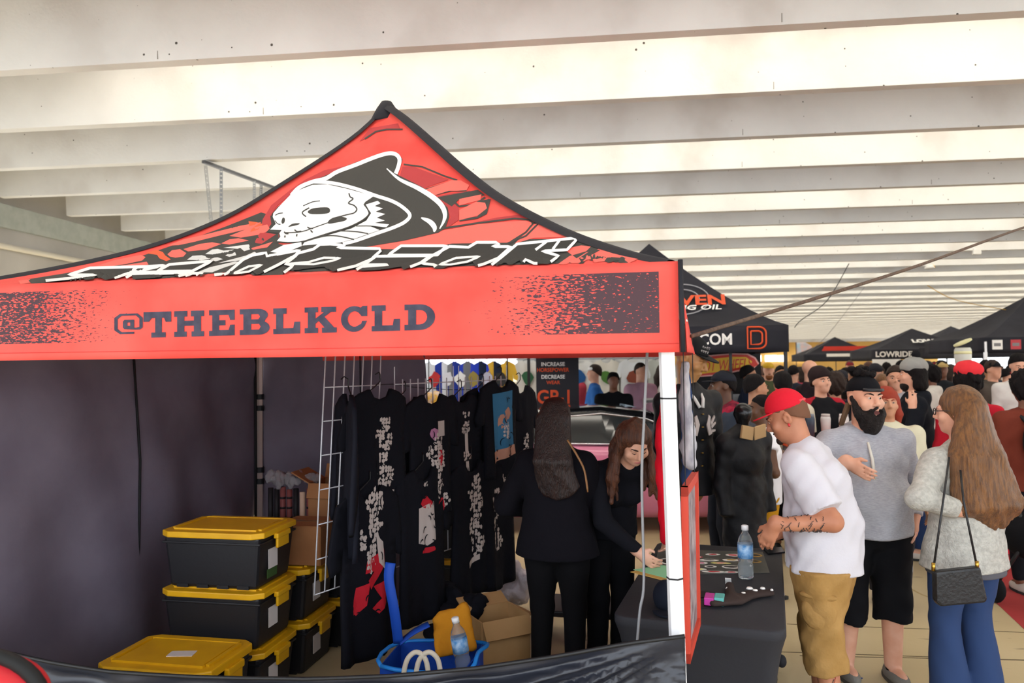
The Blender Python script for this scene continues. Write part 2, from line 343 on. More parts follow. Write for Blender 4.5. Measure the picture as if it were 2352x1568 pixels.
# ================================================================== FIGURES: smooth-union distance fields turned into one mesh per body or garment
def nrm(v): v = np.array(v, float); return v / (np.linalg.norm(v) + 1e-12)
def rot_to(yaw=0, pitch=0, roll=0):
    """head/limb frame: columns right, forward, up; yaw about up (left turn positive), pitch down positive, roll to the right positive"""
    return np.array((Matrix.Rotation(yaw, 3, 'Z') @ Matrix.Rotation(-pitch, 3, 'X') @ Matrix.Rotation(roll, 3, 'Y')))
class Field:
    def __init__(s, vox): s.p = []; s.vox = vox; s.cuts = []; s.noise = None
    def ell(s, c, r, R=None, k=.02, sub=False):
        c = np.array(c, float); r = np.array(r, float) * np.ones(3); R = np.eye(3) if R is None else np.array(R, float)
        e = np.abs(R) @ r if True else r; s.p.append(('e', c, r, R, k, sub, c - e, c + e)); return s
    def cone(s, a, b, ra, rb, k=.02, flat=False, sub=False):
        a = np.array(a, float); b = np.array(b, float); m = max(ra, rb); s.p.append(('c', a, b, (ra, rb), k, sub, np.minimum(a, b) - m, np.maximum(a, b) + m, flat)); return s
    def ec(s, a, b, ra, rb, u, k=.03, flat=False, sub=False): # elliptic cone: (side, depth) radii, u = side direction
        a = np.array(a, float); b = np.array(b, float); m = max(ra + rb); s.p.append(('x', a, b, (ra, rb, nrm(u)), k, sub, np.minimum(a, b) - m, np.maximum(a, b) + m, flat)); return s
    def chain(s, pts, rs, k=.02):
        for i in range(len(pts) - 1): s.cone(pts[i], pts[i + 1], rs[i], rs[i + 1], k)
        return s
    def cut(s, pt, n): s.cuts.append((np.array(pt, float), nrm(n))); return s
    def mesh(s, name):
        v = s.vox; lo = np.min([p[6] for p in s.p if not p[5]], 0) - 3 * v; hi = np.max([p[7] for p in s.p if not p[5]], 0) + 3 * v
        n = np.ceil((hi - lo) / v).astype(int) + 1; Fd = np.full(n, .5, np.float32)
        ax = [lo[i] + v * np.arange(n[i]) for i in range(3)]
        for p in s.p:
            k = p[4]; mg = k + 2.5 * v
            i0 = np.maximum(((p[6] - mg - lo) / v).astype(int), 0); i1 = np.minimum(np.ceil((p[7] + mg - lo) / v).astype(int) + 1, n)
            if np.any(i1 <= i0): continue
            sl = tuple(slice(a, b) for a, b in zip(i0, i1))
            X, Y, Z_ = (a.astype(np.float32) for a in np.meshgrid(ax[0][sl[0]], ax[1][sl[1]], ax[2][sl[2]], indexing='ij', sparse=True))
            if p[0] == 'e':
                c, r, R = p[1], p[2], p[3]; x, y, z = X - c[0], Y - c[1], Z_ - c[2]
                q = [(R[0, j] * x + R[1, j] * y + R[2, j] * z) for j in range(3)]
                k0 = np.sqrt(sum((q[j] / r[j]) ** 2 for j in range(3))); k1_ = np.sqrt(sum((q[j] / r[j] ** 2) ** 2 for j in range(3))) + 1e-6; d = k0 * (k0 - 1) / k1_
            else:
                a, b = p[1], p[2]; ab = b - a; L2 = float(ab @ ab) + 1e-12
                x, y, z = X - a[0], Y - a[1], Z_ - a[2]; t0 = (x * ab[0] + y * ab[1] + z * ab[2]) / L2; t = np.clip(t0, 0, 1)
                qx, qy, qz = x - ab[0] * t, y - ab[1] * t, z - ab[2] * t
                if p[0] == 'c': d = np.sqrt(qx * qx + qy * qy + qz * qz) - (p[3][0] + (p[3][1] - p[3][0]) * t)
                else:
                    ra, rb, u = p[3]; w = nrm(np.cross(ab, u)); u = nrm(np.cross(w, ab)); d_ = nrm(ab)
                    ru = ra[0] + (rb[0] - ra[0]) * t; rw = ra[1] + (rb[1] - ra[1]) * t; rm = np.minimum(ru, rw)
                    e = np.sqrt(((qx * u[0] + qy * u[1] + qz * u[2]) / ru) ** 2 + ((qx * w[0] + qy * w[1] + qz * w[2]) / rw) ** 2 + ((qx * d_[0] + qy * d_[1] + qz * d_[2]) / rm) ** 2); d = (e - 1) * rm
                if p[8]: d = np.maximum(d, (t0 - 1) * math.sqrt(L2))
            A = Fd[sl]
            if p[5]:
                d = -d; h = np.clip(.5 - .5 * (A - d) / k, 0, 1); A[...] = A + (d - A) * h + k * h * (1 - h)
            else:
                h = np.clip(.5 + .5 * (A - d) / k, 0, 1); A[...] = A + (d - A) * h - k * h * (1 - h)
        if s.noise or s.cuts:
            X, Y, Z_ = np.meshgrid(*[a.astype(np.float32) for a in ax], indexing='ij', sparse=True)
            if s.noise:
                am, fq, sd = s.noise
                wv = np.sin(fq * (X + .35 * Z_) + sd) * np.sin(fq * .9 * (Y - .3 * Z_) + 2 * sd) + .7 * np.sin(fq * .75 * (Z_ + .6 * X - .5 * Y) + 3 * sd) * np.sin(fq * 1.1 * (X - .8 * Y + .2 * Z_) + sd)
                Fd += am * (wv + .4 * np.sin(fq * 2.3 * (Z_ - .4 * X + .7 * Y) + sd) * np.sin(fq * 1.9 * (X + Y) - sd))
            for pt, nn in s.cuts: np.maximum(Fd, (X - pt[0]) * nn[0] + (Y - pt[1]) * nn[1] + (Z_ - pt[2]) * nn[2], out=Fd)
        return nets(Fd, lo, v, name)
def nets(Fd, lo, v, name):
    I = Fd < 0; n = Fd.shape
    cnt = np.zeros(tuple(k - 1 for k in n), np.int8)
    for dx in (0, 1):
        for dy in (0, 1):
            for dz in (0, 1): cnt += I[dx:n[0] - 1 + dx, dy:n[1] - 1 + dy, dz:n[2] - 1 + dz]
    cell = (cnt > 0) & (cnt < 8); ids = np.full(cell.shape, -1, np.int32); ci = np.argwhere(cell); ids[cell] = np.arange(len(ci))
    acc = np.zeros((len(ci), 3)); num = np.zeros(len(ci))
    for axis in range(3):
        o1, o2 = [k for k in range(3) if k != axis]
        for a in (0, 1):
            for b in (0, 1):
                p0 = ci.copy(); p0[:, o1] += a; p0[:, o2] += b; p1 = p0.copy(); p1[:, axis] += 1
                f0 = Fd[p0[:, 0], p0[:, 1], p0[:, 2]]; f1 = Fd[p1[:, 0], p1[:, 1], p1[:, 2]]; cr = (f0 < 0) != (f1 < 0)
                t = np.where(cr, f0 / (f0 - f1 + 1e-20), 0); q = p0.astype(float); q[:, axis] += t; acc[cr] += q[cr]; num[cr] += 1
    V = acc / num[:, None] * v + lo; FS = []
    for axis in range(3):
        o1, o2 = [k for k in range(3) if k != axis]
        s0 = [slice(None)] * 3; s1 = [slice(None)] * 3; s0[axis] = slice(0, -1); s1[axis] = slice(1, None)
        A, B = I[tuple(s0)], I[tuple(s1)]; e = np.argwhere(A != B)
        e = e[(e[:, o1] > 0) & (e[:, o2] > 0) & (e[:, o1] < n[o1] - 1) & (e[:, o2] < n[o2] - 1)]
        q = []
        for a, b in ((-1, -1), (0, -1), (0, 0), (-1, 0)):
            g = e.copy(); g[:, o1] += a; g[:, o2] += b; q.append(ids[g[:, 0], g[:, 1], g[:, 2]])
        q = np.stack(q, 1); inside = A[e[:, 0], e[:, 1], e[:, 2]]; flip = inside if axis != 1 else ~inside
        q[~flip] = q[~flip][:, ::-1]; FS.append(q)
    FS = np.concatenate(FS); FS = FS[(FS >= 0).all(1)]
    me = bpy.data.meshes.new(name); me.vertices.add(len(V)); me.vertices.foreach_set('co', V.astype(np.float32).ravel())
    me.loops.add(FS.size); me.loops.foreach_set('vertex_index', FS.ravel().astype(np.int32)); me.polygons.add(len(FS))
    me.polygons.foreach_set('loop_start', np.arange(0, FS.size, 4, dtype=np.int32)); me.polygons.foreach_set('use_smooth', np.ones(len(FS), bool)); me.update(calc_edges=True); me.validate()
    return me
def ik(a, c, l1, l2, hint):
    """middle joint between a and c for bone lengths l1, l2, bending towards hint; returns joint and reachable end"""
    a = np.array(a, float); c = np.array(c, float); d = c - a; L = np.linalg.norm(d); Lm = min(L, (l1 + l2) * .999); d = d / (L + 1e-9); c = a + d * Lm
    x = (l1 * l1 - l2 * l2 + Lm * Lm) / (2 * Lm); h = math.sqrt(max(l1 * l1 - x * x, 0)); n = np.array(hint, float); n = n - d * (n @ d); n = nrm(n)
    return a + d * x + n * h, c
class Fig:
    """a standing figure. Local axes: +X its right, +Y its front, Z up. All lengths scale with its height."""
    def __init__(s, H=1.75, g=1.0, lean=0, twist=0, hands=(None, None), elbows=(None, None), feet=None, head=(0, 0, 0), belly=0.0, shrug=0, hunch=0, sex='m', side_lean=0, curl=(.35, .35), hand_dir=(None, None), neck_fwd=0):
        s.H = H; s.g = g; s.belly = belly; s.sex = sex; s.curl = curl; s.hand_dir = hand_dir
        h = H; feet = feet or ((.09, .03), (-.09, -.02)); fr, fl = feet
        pelv = np.array([(fr[0] + fl[0]) / 2, (fr[1] + fl[1]) / 2 - .0, .525 * h]); s.pelv = pelv
        Rt = np.array(Matrix.Rotation(twist, 3, 'Z') @ Matrix.Rotation(side_lean, 3, 'Y') @ Matrix.Rotation(-lean, 3, 'X')); s.Rt = Rt; up = Rt[:, 2]; rt = Rt[:, 0]; fw = Rt[:, 1]
        s.up, s.rt, s.fw = up, rt, fw
        s.waist = pelv + up * .085 * h; s.chest = s.waist + up * .11 * h + fw * .005; s.neck = s.chest + up * .105 * h + fw * hunch * .06
        sw = (.105 if sex == 'm' else .093) * h * (1 + (g - 1) * .45)
        s.sh = [s.chest + up * (.066 + shrug) * h + rt * sw * sg + fw * hunch * .05 for sg in (1, -1)]
        s.hd = s.neck + up * .03 * h + nrm(up * .8 + fw * (.1 + neck_fwd)) * .07 * h
        s.Rh = Rt @ rot_to(*head) if False else np.array(Matrix.Rotation(twist, 3, 'Z')) @ rot_to(*head)
        s.hc = s.hd + s.Rh[:, 2] * .012 * h  # head centre
        s.hs = h / 1.75
        s.hip = [pelv + np.array(Matrix.Rotation(twist, 3, 'Z'))[:, 0] * .052 * h * sg * (1 + (g - 1) * .4) for sg in (1, -1)]
        s.ank = [np.array([fr[0], fr[1], .045 * h]), np.array([fl[0], fl[1], .045 * h])]; s.knee = []
        for i in (0, 1):
            k, e = ik(s.hip[i], s.ank[i], .2415 * h, .2415 * h, (0, 1, 0)); s.knee.append(k); s.ank[i] = e
        s.elb = []; s.wri = []
        for i, sg in enumerate((1, -1)):
            t = hands[i]
            if t is None: t = s.sh[i] + np.array([sg * .05 * g, .05, -.325 * h])
            hint = elbows[i] if elbows[i] is not None else (sg * .3, -1, -.2)
            e, w = ik(s.sh[i], t, .175 * h, .155 * h, hint); s.elb.append(e); s.wri.append(w)
    def torso(s, f, o=0, k=.05):
        h, g, b = s.H, s.g, s.belly; f_ = s.sex == 'f'
        hw = (.098 if not f_ else .103) * h * g; ww = (.086 if not f_ else .074) * h * g; cw = (.1 if not f_ else .088) * h * (1 + (g - 1) * .8)
        f.ec(s.pelv - s.up * .01, s.waist, (hw * .92 + o, .066 * h * g + o), (ww + o, .058 * h * g + b * .3 + o), s.rt, k)
        f.ec(s.waist, s.chest, (ww + o, .058 * h * g + b * .3 + o), (cw + o, .066 * h * (1 + (g - 1) * .7) + o), s.rt, k)
        f.ec(s.chest, s.neck - s.up * .035 * s.H, (cw * .98 + o, .064 * h + o), (cw * .6 + o, .045 * h + o), s.rt, k)
        for i in (0, 1): f.cone(s.sh[i] - s.up * .006 * h, s.neck - s.up * .010 * h, .033 * h + o * .7, .030 * h + o * .5, k)
        if b: f.ell(s.waist + s.fw * (.03 * h + b * .5) - s.up * .012 * h, (ww * .92 + o, .05 * h + b * .75 + o, .10 * h + o), s.Rt, k)
        if f_: 
            for sg in (1, -1): f.ell(s.chest + s.fw * .058 * h + s.rt * sg * .038 * h - s.up * .012 * h, .034 * h + o, None, .03)
        return f
    def arm(s, f, i, o=0, to=2.0, k=.025, flat=True):
        """to: 1 = elbow, 2 = wrist"""
        h, g = s.H, 1 + (s.g - 1) * .6; a, e, w = s.sh[i], s.elb[i], s.wri[i]; r = (.030 * h * g, .0235 * h * g, .0165 * h * g)
        if to <= 1: f.cone(a, a + (e - a) * to, r[0] * 1.02 + o, r[0] + (r[1] - r[0]) * to + o * 1.15, k, flat); return f
        f.cone(a, e, r[0] * 1.02 + o, r[1] + o, k); t = to - 1; f.cone(e, e + (w - e) * t, r[1] * 1.05 + o, r[1] + (r[2] - r[1]) * t + o, k, flat); return f
    def leg(s, f, i, o=0, to=2.0, k=.03, flare=0):
        h, g = s.H, 1 + (s.g - 1) * .8; a, n, w = s.hip[i], s.knee[i], s.ank[i]; r = (.051 * h * g, .034 * h * (1 + (g - 1) * .6), .022 * h)
        top = a + np.array([0, 0, -.02 * h])
        if to <= 1: f.cone(top, a + (n - a) * to, r[0] * 1.12 + o, r[0] * 1.0 + (r[1] - r[0]) * to + o + flare, k, True); return f
        f.cone(top, n, r[0] * 1.12 + o, r[1] + o, k); t = to - 1
        if o == 0: f.cone(n, n + (w - n) * .35, r[1], r[1] * 1.08, k); f.cone(n + (w - n) * .35 - np.array([0, .008, 0]), w, r[1] * 1.06, r[2], k); return f
        f.cone(n, n + (w - n) * t, r[1] + o, r[1] + (r[2] * 1.25 - r[1]) * t + o + flare, k, True); return f
    def hand(s, f, i):
        h = s.H / 1.75; sg = (1, -1)[i]; w = s.wri[i]; d = nrm(s.hand_dir[i]) if s.hand_dir[i] is not None else nrm(s.wri[i] - s.elb[i])
        # palm plane: side axis
        ref = np.array([0, 1.0, 0]) if abs(d[2]) > .6 else np.array([0, 0, 1.0])
        n = nrm(ref - d * (ref @ d)); sd = np.cross(d, n); cl = s.curl[i]
        # thumb side = n ; fingers spread along n; palm normal = sd towards body
        pn = sd if (sd @ (s.pelv - w)) > 0 else -sd
        p0 = w + d * .045 * h; f.ell(p0, (.046 * h, .04 * h, .018 * h), np.stack([d, n, pn], 1), .012)
        f.cone(w - d * .02, w + d * .02 * h, .0165 * s.H * (1 + (s.g - 1) * .6), .024 * h, .02)
        for j, (off, ln) in enumerate(((.029, .072), (.010, .08), (-.010, .075), (-.028, .06))):
            q = p0 + d * .036 * h + n * off * h; a1 = cl * .8; a2 = cl * 1.9
            d1 = d * math.cos(a1) + pn * math.sin(a1) + n * off * 1.5; d2 = d * math.cos(a2) + pn * math.sin(a2); m1 = q + nrm(d1) * ln * .5 * h; m2 = m1 + nrm(d2) * ln * .5 * h
            f.cone(q - d * .012, m1, .0098 * h, .0088 * h, .004); f.cone(m1, m2, .0088 * h, .0072 * h, .004)
        q = w + d * .022 * h + n * .026 * h; m1 = q + nrm(d * .75 + n * .75 + pn * .3) * .038 * h; m2 = m1 + nrm(d + n * .15 + pn * .35) * .03 * h
        f.cone(q, m1, .013 * h, .0105 * h, .008); f.cone(m1, m2, .0105 * h, .0082 * h, .004); return f
    def P(s, x, y, z): return s.hc + s.Rh @ (np.array([x, y, z]) * s.hs)
    def headp(s, f, detail=True, wide=1.0, mouth_open=0, nose=1.0):
        R, t = s.Rh, s.hs; w = wide
        f.cone(s.neck - s.up * .045 * s.H, s.P(0, -.018, -.055), .036 * s.H * (1 + (s.g - 1) * .4), .032 * s.H * (1 + (s.g - 1) * .3), .03)
        f.ell(s.P(0, -.012, .03), np.array((.076 * w, .096, .088)) * t, R, .02)
        f.ell(s.P(0, .03, -.02), np.array((.062 * w, .066, .08)) * t, R, .03)
        f.ell(s.P(0, .045, -.075), np.array((.046 * w, .046, .042)) * t, R, .035)
        f.ell(s.P(0, .072, -.100), np.array((.020 * w, .018, .016)) * t, R, .02)
        if not detail:
            f.cone(s.P(0, .088, .01), s.P(0, .112, -.03), .010 * t, .014 * t, .012)
            for sg in (1, -1): f.ell(s.P(sg * .078 * w, -.012, -.008), np.array((.012, .022, .034)) * t, R, .008)
            return f
        for sg in (1, -1):
            f.ell(s.P(sg * .030 * w, .098, .006), np.array((.019, .016, .013)) * t, R, .014, True)
            f.ell(s.P(sg * .031 * w, .082, .022), np.array((.024, .014, .008)) * t, R, .012)
            f.ell(s.P(sg * .047 * w, .068, -.030), np.array((.024, .02, .022)) * t, R, .025)
            f.ell(s.P(sg * .079 * w, -.010, -.008), np.array((.010, .023, .034)) * t, R @ rot_to(0, 0, sg * .15), .006)
            f.ell(s.P(sg * .088 * w, -.004, -.006), np.array((.008, .013, .020)) * t, R, .005, True)
            f.ell(s.P(sg * .030 * w, .081, .005), np.array((.0135, .0125, .0095)) * t, R, .004)
            f.ell(s.P(sg * .011 * w, .102, -.037), np.array((.009, .010, .008)) * t * nose, R, .006)
        f.cone(s.P(0, .092, .014), s.P(0, .117, -.028), .0085 * t, .0125 * t * nose, .012)
        f.ell(s.P(0, .090, -.066), np.array((.024 * w, .012, .0065)) * t, R, .006); f.ell(s.P(0, .087, -.079 - mouth_open * .012), np.array((.021 * w, .012, .008)) * t, R, .006)
        f.ell(s.P(0, .100, -.072 - mouth_open * .005), np.array((.022 * w, .010, .0022 + mouth_open * .008)) * t, R, .003, True)
        return f
    def body(s, vox, m, parent, detail=True, arms=True, legs=True, **kw):
        f = Field(vox); s.torso(f, -.006)
        for i in (0, 1): s.arm(f, i, 0, 2.0, flat=False); s.hand(f, i); s.leg(f, i, -.002)
        for i in (0, 1): f.ell(s.ank[i] + np.array([0, .05, -.02]), (.035, .10, .032), None, .02)
        s.headp(f, detail, **kw); return link('body', f.mesh('body'), m, parent)
    def shirt(s, vox, m, parent, name='t_shirt', sleeve=.55, o=.018, hem=.47, loose=.02, noise=(.004, 26, 1.0), hood=False, collar=True, k=.05):
        f = Field(vox); s.torso(f, o, k); h = s.H; hw = (.098 if s.sex == 'm' else .103) * h * s.g
        a = s.waist; hemp = np.array([s.pelv[0], s.pelv[1] + .012, hem * h])
        f.ec(a, hemp - [0, 0, .05], ((.09 if s.sex == 'm' else .08) * h * s.g + o, .062 * h * s.g + s.belly * .55 + o), (hw + o + loose, .072 * h * s.g + s.belly * .6 + o + loose), s.rt, k)
        for i in (0, 1): s.arm(f, i, o * (1.25 if sleeve < 1 else .8), sleeve)
        if hood:
            f.ell(s.neck - s.fw * .085 * s.hs - s.up * .015, (.105 * s.hs, .06 * s.hs, .075 * s.hs), s.Rt, .03)
            for sg in (1, -1): f.cone(s.neck + s.rt * sg * .07 - s.fw * .04, s.neck + s.rt * sg * .04 + s.fw * .095 - s.up * .07, .048, .034, .03)
        f.noise = noise; f.cut((0, 0, hem * h), (0, 0, -1)); o_ = link(name, f.mesh(name), m, parent)
        if collar and not hood:
            c = s.neck - s.up * .012 * h; pts = []
            for j in range(17):
                t = 2 * math.pi * j / 16; pts.append(c + s.rt * math.cos(t) * (.043 * h * (1 + (s.g - 1) * .4)) + s.fw * (math.sin(t) * .045 * h + .006) - s.up * (.014 * h * max(0, math.sin(t)) - .004))
            keep(MB().tube(pts, .009, 6).build('collar', m, None, True), parent) if False else MB().tube(pts, .009, 6).build('collar', m, o_, True)
        return o_
    def pants(s, vox, m, parent, name='trousers', to=1.93, o=.014, flare=.004, noise=(.003, 30, 2.0), top=.52):
        f = Field(vox); h = s.H
        f.ec(s.pelv - s.up * .015, s.pelv + s.up * .05, ((.098 if s.sex == 'm' else .103) * h * s.g + o * .6, .07 * h * s.g + o * .6), (.088 * h * s.g + o * .5, .062 * h * s.g + s.belly * .25 + o * .5), s.rt, .04)
        for i in (0, 1): s.leg(f, i, o, to, .03, flare)
        f.noise = noise; f.cut((0, 0, top * h), (0, 0, 1)); return link(name, f.mesh(name), m, parent)
    def shoes(s, m, parent, sole=None, L=.27, vox=.009):
        for i in (0, 1):
            f = Field(vox); a = s.ank[i]; dz = a[2] - .045 * s.H
            f.ell((a[0], a[1] - .035, .05 + dz), (.037, .05, .05), None, .03); f.ell((a[0], a[1] + .07, .04 + dz), (.044, .1, .04), None, .04); f.ell((a[0], a[1] + .02, .035 + dz), (.04, .11, .035), None, .03); f.cut((0, 0, .012 + dz), (0, 0, -1))
            sh = link('shoe', f.mesh('shoe'), m, parent)
            vs = [(a[0] + .046 * math.cos(t) * (1 if math.sin(t) < 0 else 1.05), a[1] + .025 + .148 * math.sin(t)) for t in (2 * math.pi * j / 20 for j in range(20))]
            MB().prism(vs, lambda x, y, w_: (x, y, dz + .001 + w_), .022).build('sole', sole or M('dark_sole', '#2a2a2a', .7), sh)
    def eyes(s, parent, iris='#3a2a1c', wide=1.0, lids=None):
        for sg in (1, -1):
            c = s.P(sg * .030 * wide, .0842, .004); e = MB().lathe([(0, -.0085), (.0065, -.0070), (.0102, -.003), (.0108, 0), (.0102, .003), (.0065, .0070), (0, .0085)], (0, 0, 0), 10).build('eye', M('eye_white', '#c9bdb4', .3), parent, True)
            e.location = [float(v) for v in c]; e.scale = (s.hs,) * 3
            d = s.Rh[:, 1]; MB().lathe([(0, 0), (.0052, -.0004), (.0058, -.001)], d * .0110, 10, Vector([float(k) for k in d]).to_track_quat('Z', 'Y').to_matrix()).build('iris', M('iris_' + iris[1:], iris, .2), e, True)
    def brows(s, parent, m, wide=1.0, th=.0045):
        for sg in (1, -1): MB().tube([s.P(sg * x * wide, y, z) for x, y, z in ((.012, .098, .022), (.028, .096, .029), (.046, .082, .026), (.053, .074, .020))], [th * .7, th, th * .8, th * .3], 6).build('eyebrow', m, parent, True)
    def hair(s, vox, m, parent, style='short', name='hair', L=.3, spread=1.0, noise=(.0035, 60, .5)):
        f = Field(vox); R, t = s.Rh, s.hs
        if style in ('short', 'long', 'buzz', 'curly', 'locs'):
            e = {'buzz': .004, 'curly': .035}.get(style, .013)
            f.ell(s.P(0, -.020, .040), (np.array((.078, .098, .088)) + e) * t, R, .02); f.ell(s.P(0, -.045, -.01), (np.array((.074, .07, .075)) + e * .8) * t, R, .03)
            if style in ('short', 'buzz'): f.cut(s.P(0, .055, .055), R @ np.array((0, .55, -.83))); 
            if style == 'curly': f.cut(s.P(0, .070, .045), R @ np.array((0, .85, -.5)))
        if style in ('long', 'locs'):
            for j, a in enumerate(np.linspace(-1.25, 1.25, 9)):
                x = math.sin(a) * .082; y = -.03 - math.cos(a) * .085 + .03; p0 = s.P(x, y, .03); p1 = s.P(x * 1.15 * spread, y - .01, -.1); p2 = s.hc + s.Rh @ (np.array([x * 1.25 * spread, y - .02, -.1]) * t) + np.array([0, 0, -L * (1 - .18 * abs(a))])
                f.cone(p0, p1, .034 * t, .038 * t, .02); f.cone(p1, p2, .038 * t, .022 * t, .02)
            f.cut(s.P(0, .060, .06), R @ np.array((0, .8, -.6))) if False else None
        f.noise = (.010, 75, .5) if style == 'curly' else noise; return link(name, f.mesh(name), m, parent)
    def cap(s, m, parent, back=False, brim=True, name='cap', bm=None, vox=.008, tall=0.0, tilt=0):
        f = Field(vox); R, t = s.Rh @ rot_to(0, tilt, 0), s.hs
        f.ell(s.P(0, -.014, .045), np.array((.088, .108, .085 + tall)) * t, R, .02); f.cut(s.P(0, 0, .042), R @ np.array((0, .06, -1)))
        c = link(name, f.mesh(name), m, parent)
        if brim:
            sg = -1 if back else 1; pts = []
            for j in range(13):
                a = math.pi * (.08 + .84 * j / 12); pts.append((math.cos(a) * .078, sg * (.065 + math.sin(a) * .105)))
            pts += [(-.07, sg * .05), (.07, sg * .05)]
            mb = MB(); zz = lambda x, y: .047 - .9 * x * x - (.10 * max(0, abs(y) - .07)) * (1 if not back else 5.5)
            mb.prism(pts, lambda x, y, w_: tuple(s.P(0, 0, 0) + R @ (np.array([x, y, zz(x, y) + w_]) * t)), .006); mb.build('brim', bm or m, c)
        MB().lathe([(0, .006), (.006, .004), (.008, 0)], s.P(0, -.014, .130 + tall), 8).build('button', bm or m, c, True)
        return c
def dress(root, *objs):
    return root
# ================================================================== MAIN TENT
TH = math.radians(4.5); TW, TD = 3.35, 3.05
_c = W(1545, 700, 2.75); TFR = np.array([_c[0], _c[1], 0.0]); TL = np.array([-math.cos(TH), math.sin(TH), 0]); TB = np.array([math.sin(TH), math.cos(TH), 0])
def T(lx, ly, z): # tent coordinates: lx metres to the LEFT of the front right leg, ly metres back
    return TFR + TL * lx + TB * ly + np.array([0, 0, z])
ctr = TFR + TL * TW / 2 + TB * TD / 2; _d = PX(ctr)[2]; _pk = W(888, 240, _d); PEAK = np.array([_pk[0], _pk[1], _pk[2]])
EZ, VH = 2.255, .325
prof = {'R': [(0, 2.255), (.1, 2.318), (.27, 2.458), (.47, 2.67), (.61, 2.86), (.756, 3.083), (.9, 3.30), (1, PEAK[2])],
        'L': [(0, 2.255), (.157, 2.318), (.4, 2.477), (.585, 2.669), (.728, 2.894), (.907, 3.209), (1, PEAK[2])]}
def hip_z(side, v):
    t = prof[side]; return float(np.interp(v, [a for a, _ in t], [b for _, b in t]))
_sm = {s: smooth_line(prof[s], 6) for s in prof}
for s in prof: prof[s] = [(min(max(a, 0), 1), b) for a, b in _sm[s]]
tent = thing('pop_up_tent', 'red and black printed pop-up vendor tent with hooded skull roof print', 'tent', tuple(TFR))
m_red = M('red_canopy_print', '#e2443c', .75, var='#ea5a50', vs=2.2, bump=.25, bs=9)
m_blk = M('black_canopy_trim', '#232228', .75, bump=.2, bs=12)
m_dk = M('charcoal_print', '#45433f', .8); m_wh = M('white_print', '#efece8', .75); m_coral = M('coral_print', '#f4695d', .75); m_mar = M('maroon_print', '#b0383a', .75); m_or = M('orange_print', '#ef5a35', .75)
cor = {'FR': T(0, 0, EZ), 'FL': T(TW, 0, EZ), 'BL': T(TW, TD, EZ), 'BR': T(0, TD, EZ)}
def panel(a, sa, b, sb, sag=.05):
    A, Bc = cor[a], cor[b]; PK = np.array([PEAK[0], PEAK[1], 0])
    def fn(u, v):
        pa = A * (1 - v) + PK * v; pb = Bc * (1 - v) + PK * v; p = pa * (1 - u) + pb * u
        p = p.copy(); p[2] = hip_z(sa, v) * (1 - u) + hip_z(sb, v) * u
        w = math.sin(math.pi * u) * math.sin(math.pi * min(1, v * 1.0)); p[2] -= sag * w
        p[2] += .006 * math.sin(9 * u + 23 * v) * w + .004 * math.sin(31 * u - 11 * v) * w
        return p
    return fn
pans = {}
for nm, a, sa, b, sb in (('front', 'FL', 'L', 'FR', 'R'), ('right', 'FR', 'R', 'BR', 'R'), ('back', 'BR', 'R', 'BL', 'L'), ('left', 'BL', 'L', 'FL', 'L')):
    mb = MB().grid(panel(a, sa, b, sb), 40, 40); o = mb.build('canopy_panel', m_red, None, True); keep(o, tent); pans[nm] = o
# black binding along the four hips
for c, s in (('FR', 'R'), ('FL', 'L'), ('BL', 'L'), ('BR', 'R')):
    pts = []; PK = np.array([PEAK[0], PEAK[1], 0])
    for i in range(41):
        v = i / 40; p = cor[c] * (1 - v) + PK * v; p = p.copy(); p[2] = hip_z(s, v) + .004; pts.append(p)
    n = np.cross(PK - cor[c] * [1, 1, 0], [0, 0, 1.0]); n /= np.linalg.norm(n); mb = MB()
    up = np.array([0, 0, 1.0]); vs = []
    for p in pts: vs += [p + n * .045 - up * .020, p + n * .022 + up * .002, p + up * .006, p - n * .022 + up * .002, p - n * .045 - up * .020]
    mb.add(vs, [(5 * i + j, 5 * i + j + 1, 5 * i + j + 6, 5 * i + j + 5) for i in range(40) for j in range(4)])
    keep(mb.build('hip_binding', m_blk, None, True), tent)
keep(MB().lathe([(.0, .02), (.03, .015), (.06, -.03), (.10, -.11), (.0, -.12)], PEAK, 12).build('peak_cap', m_blk, None, True), tent)
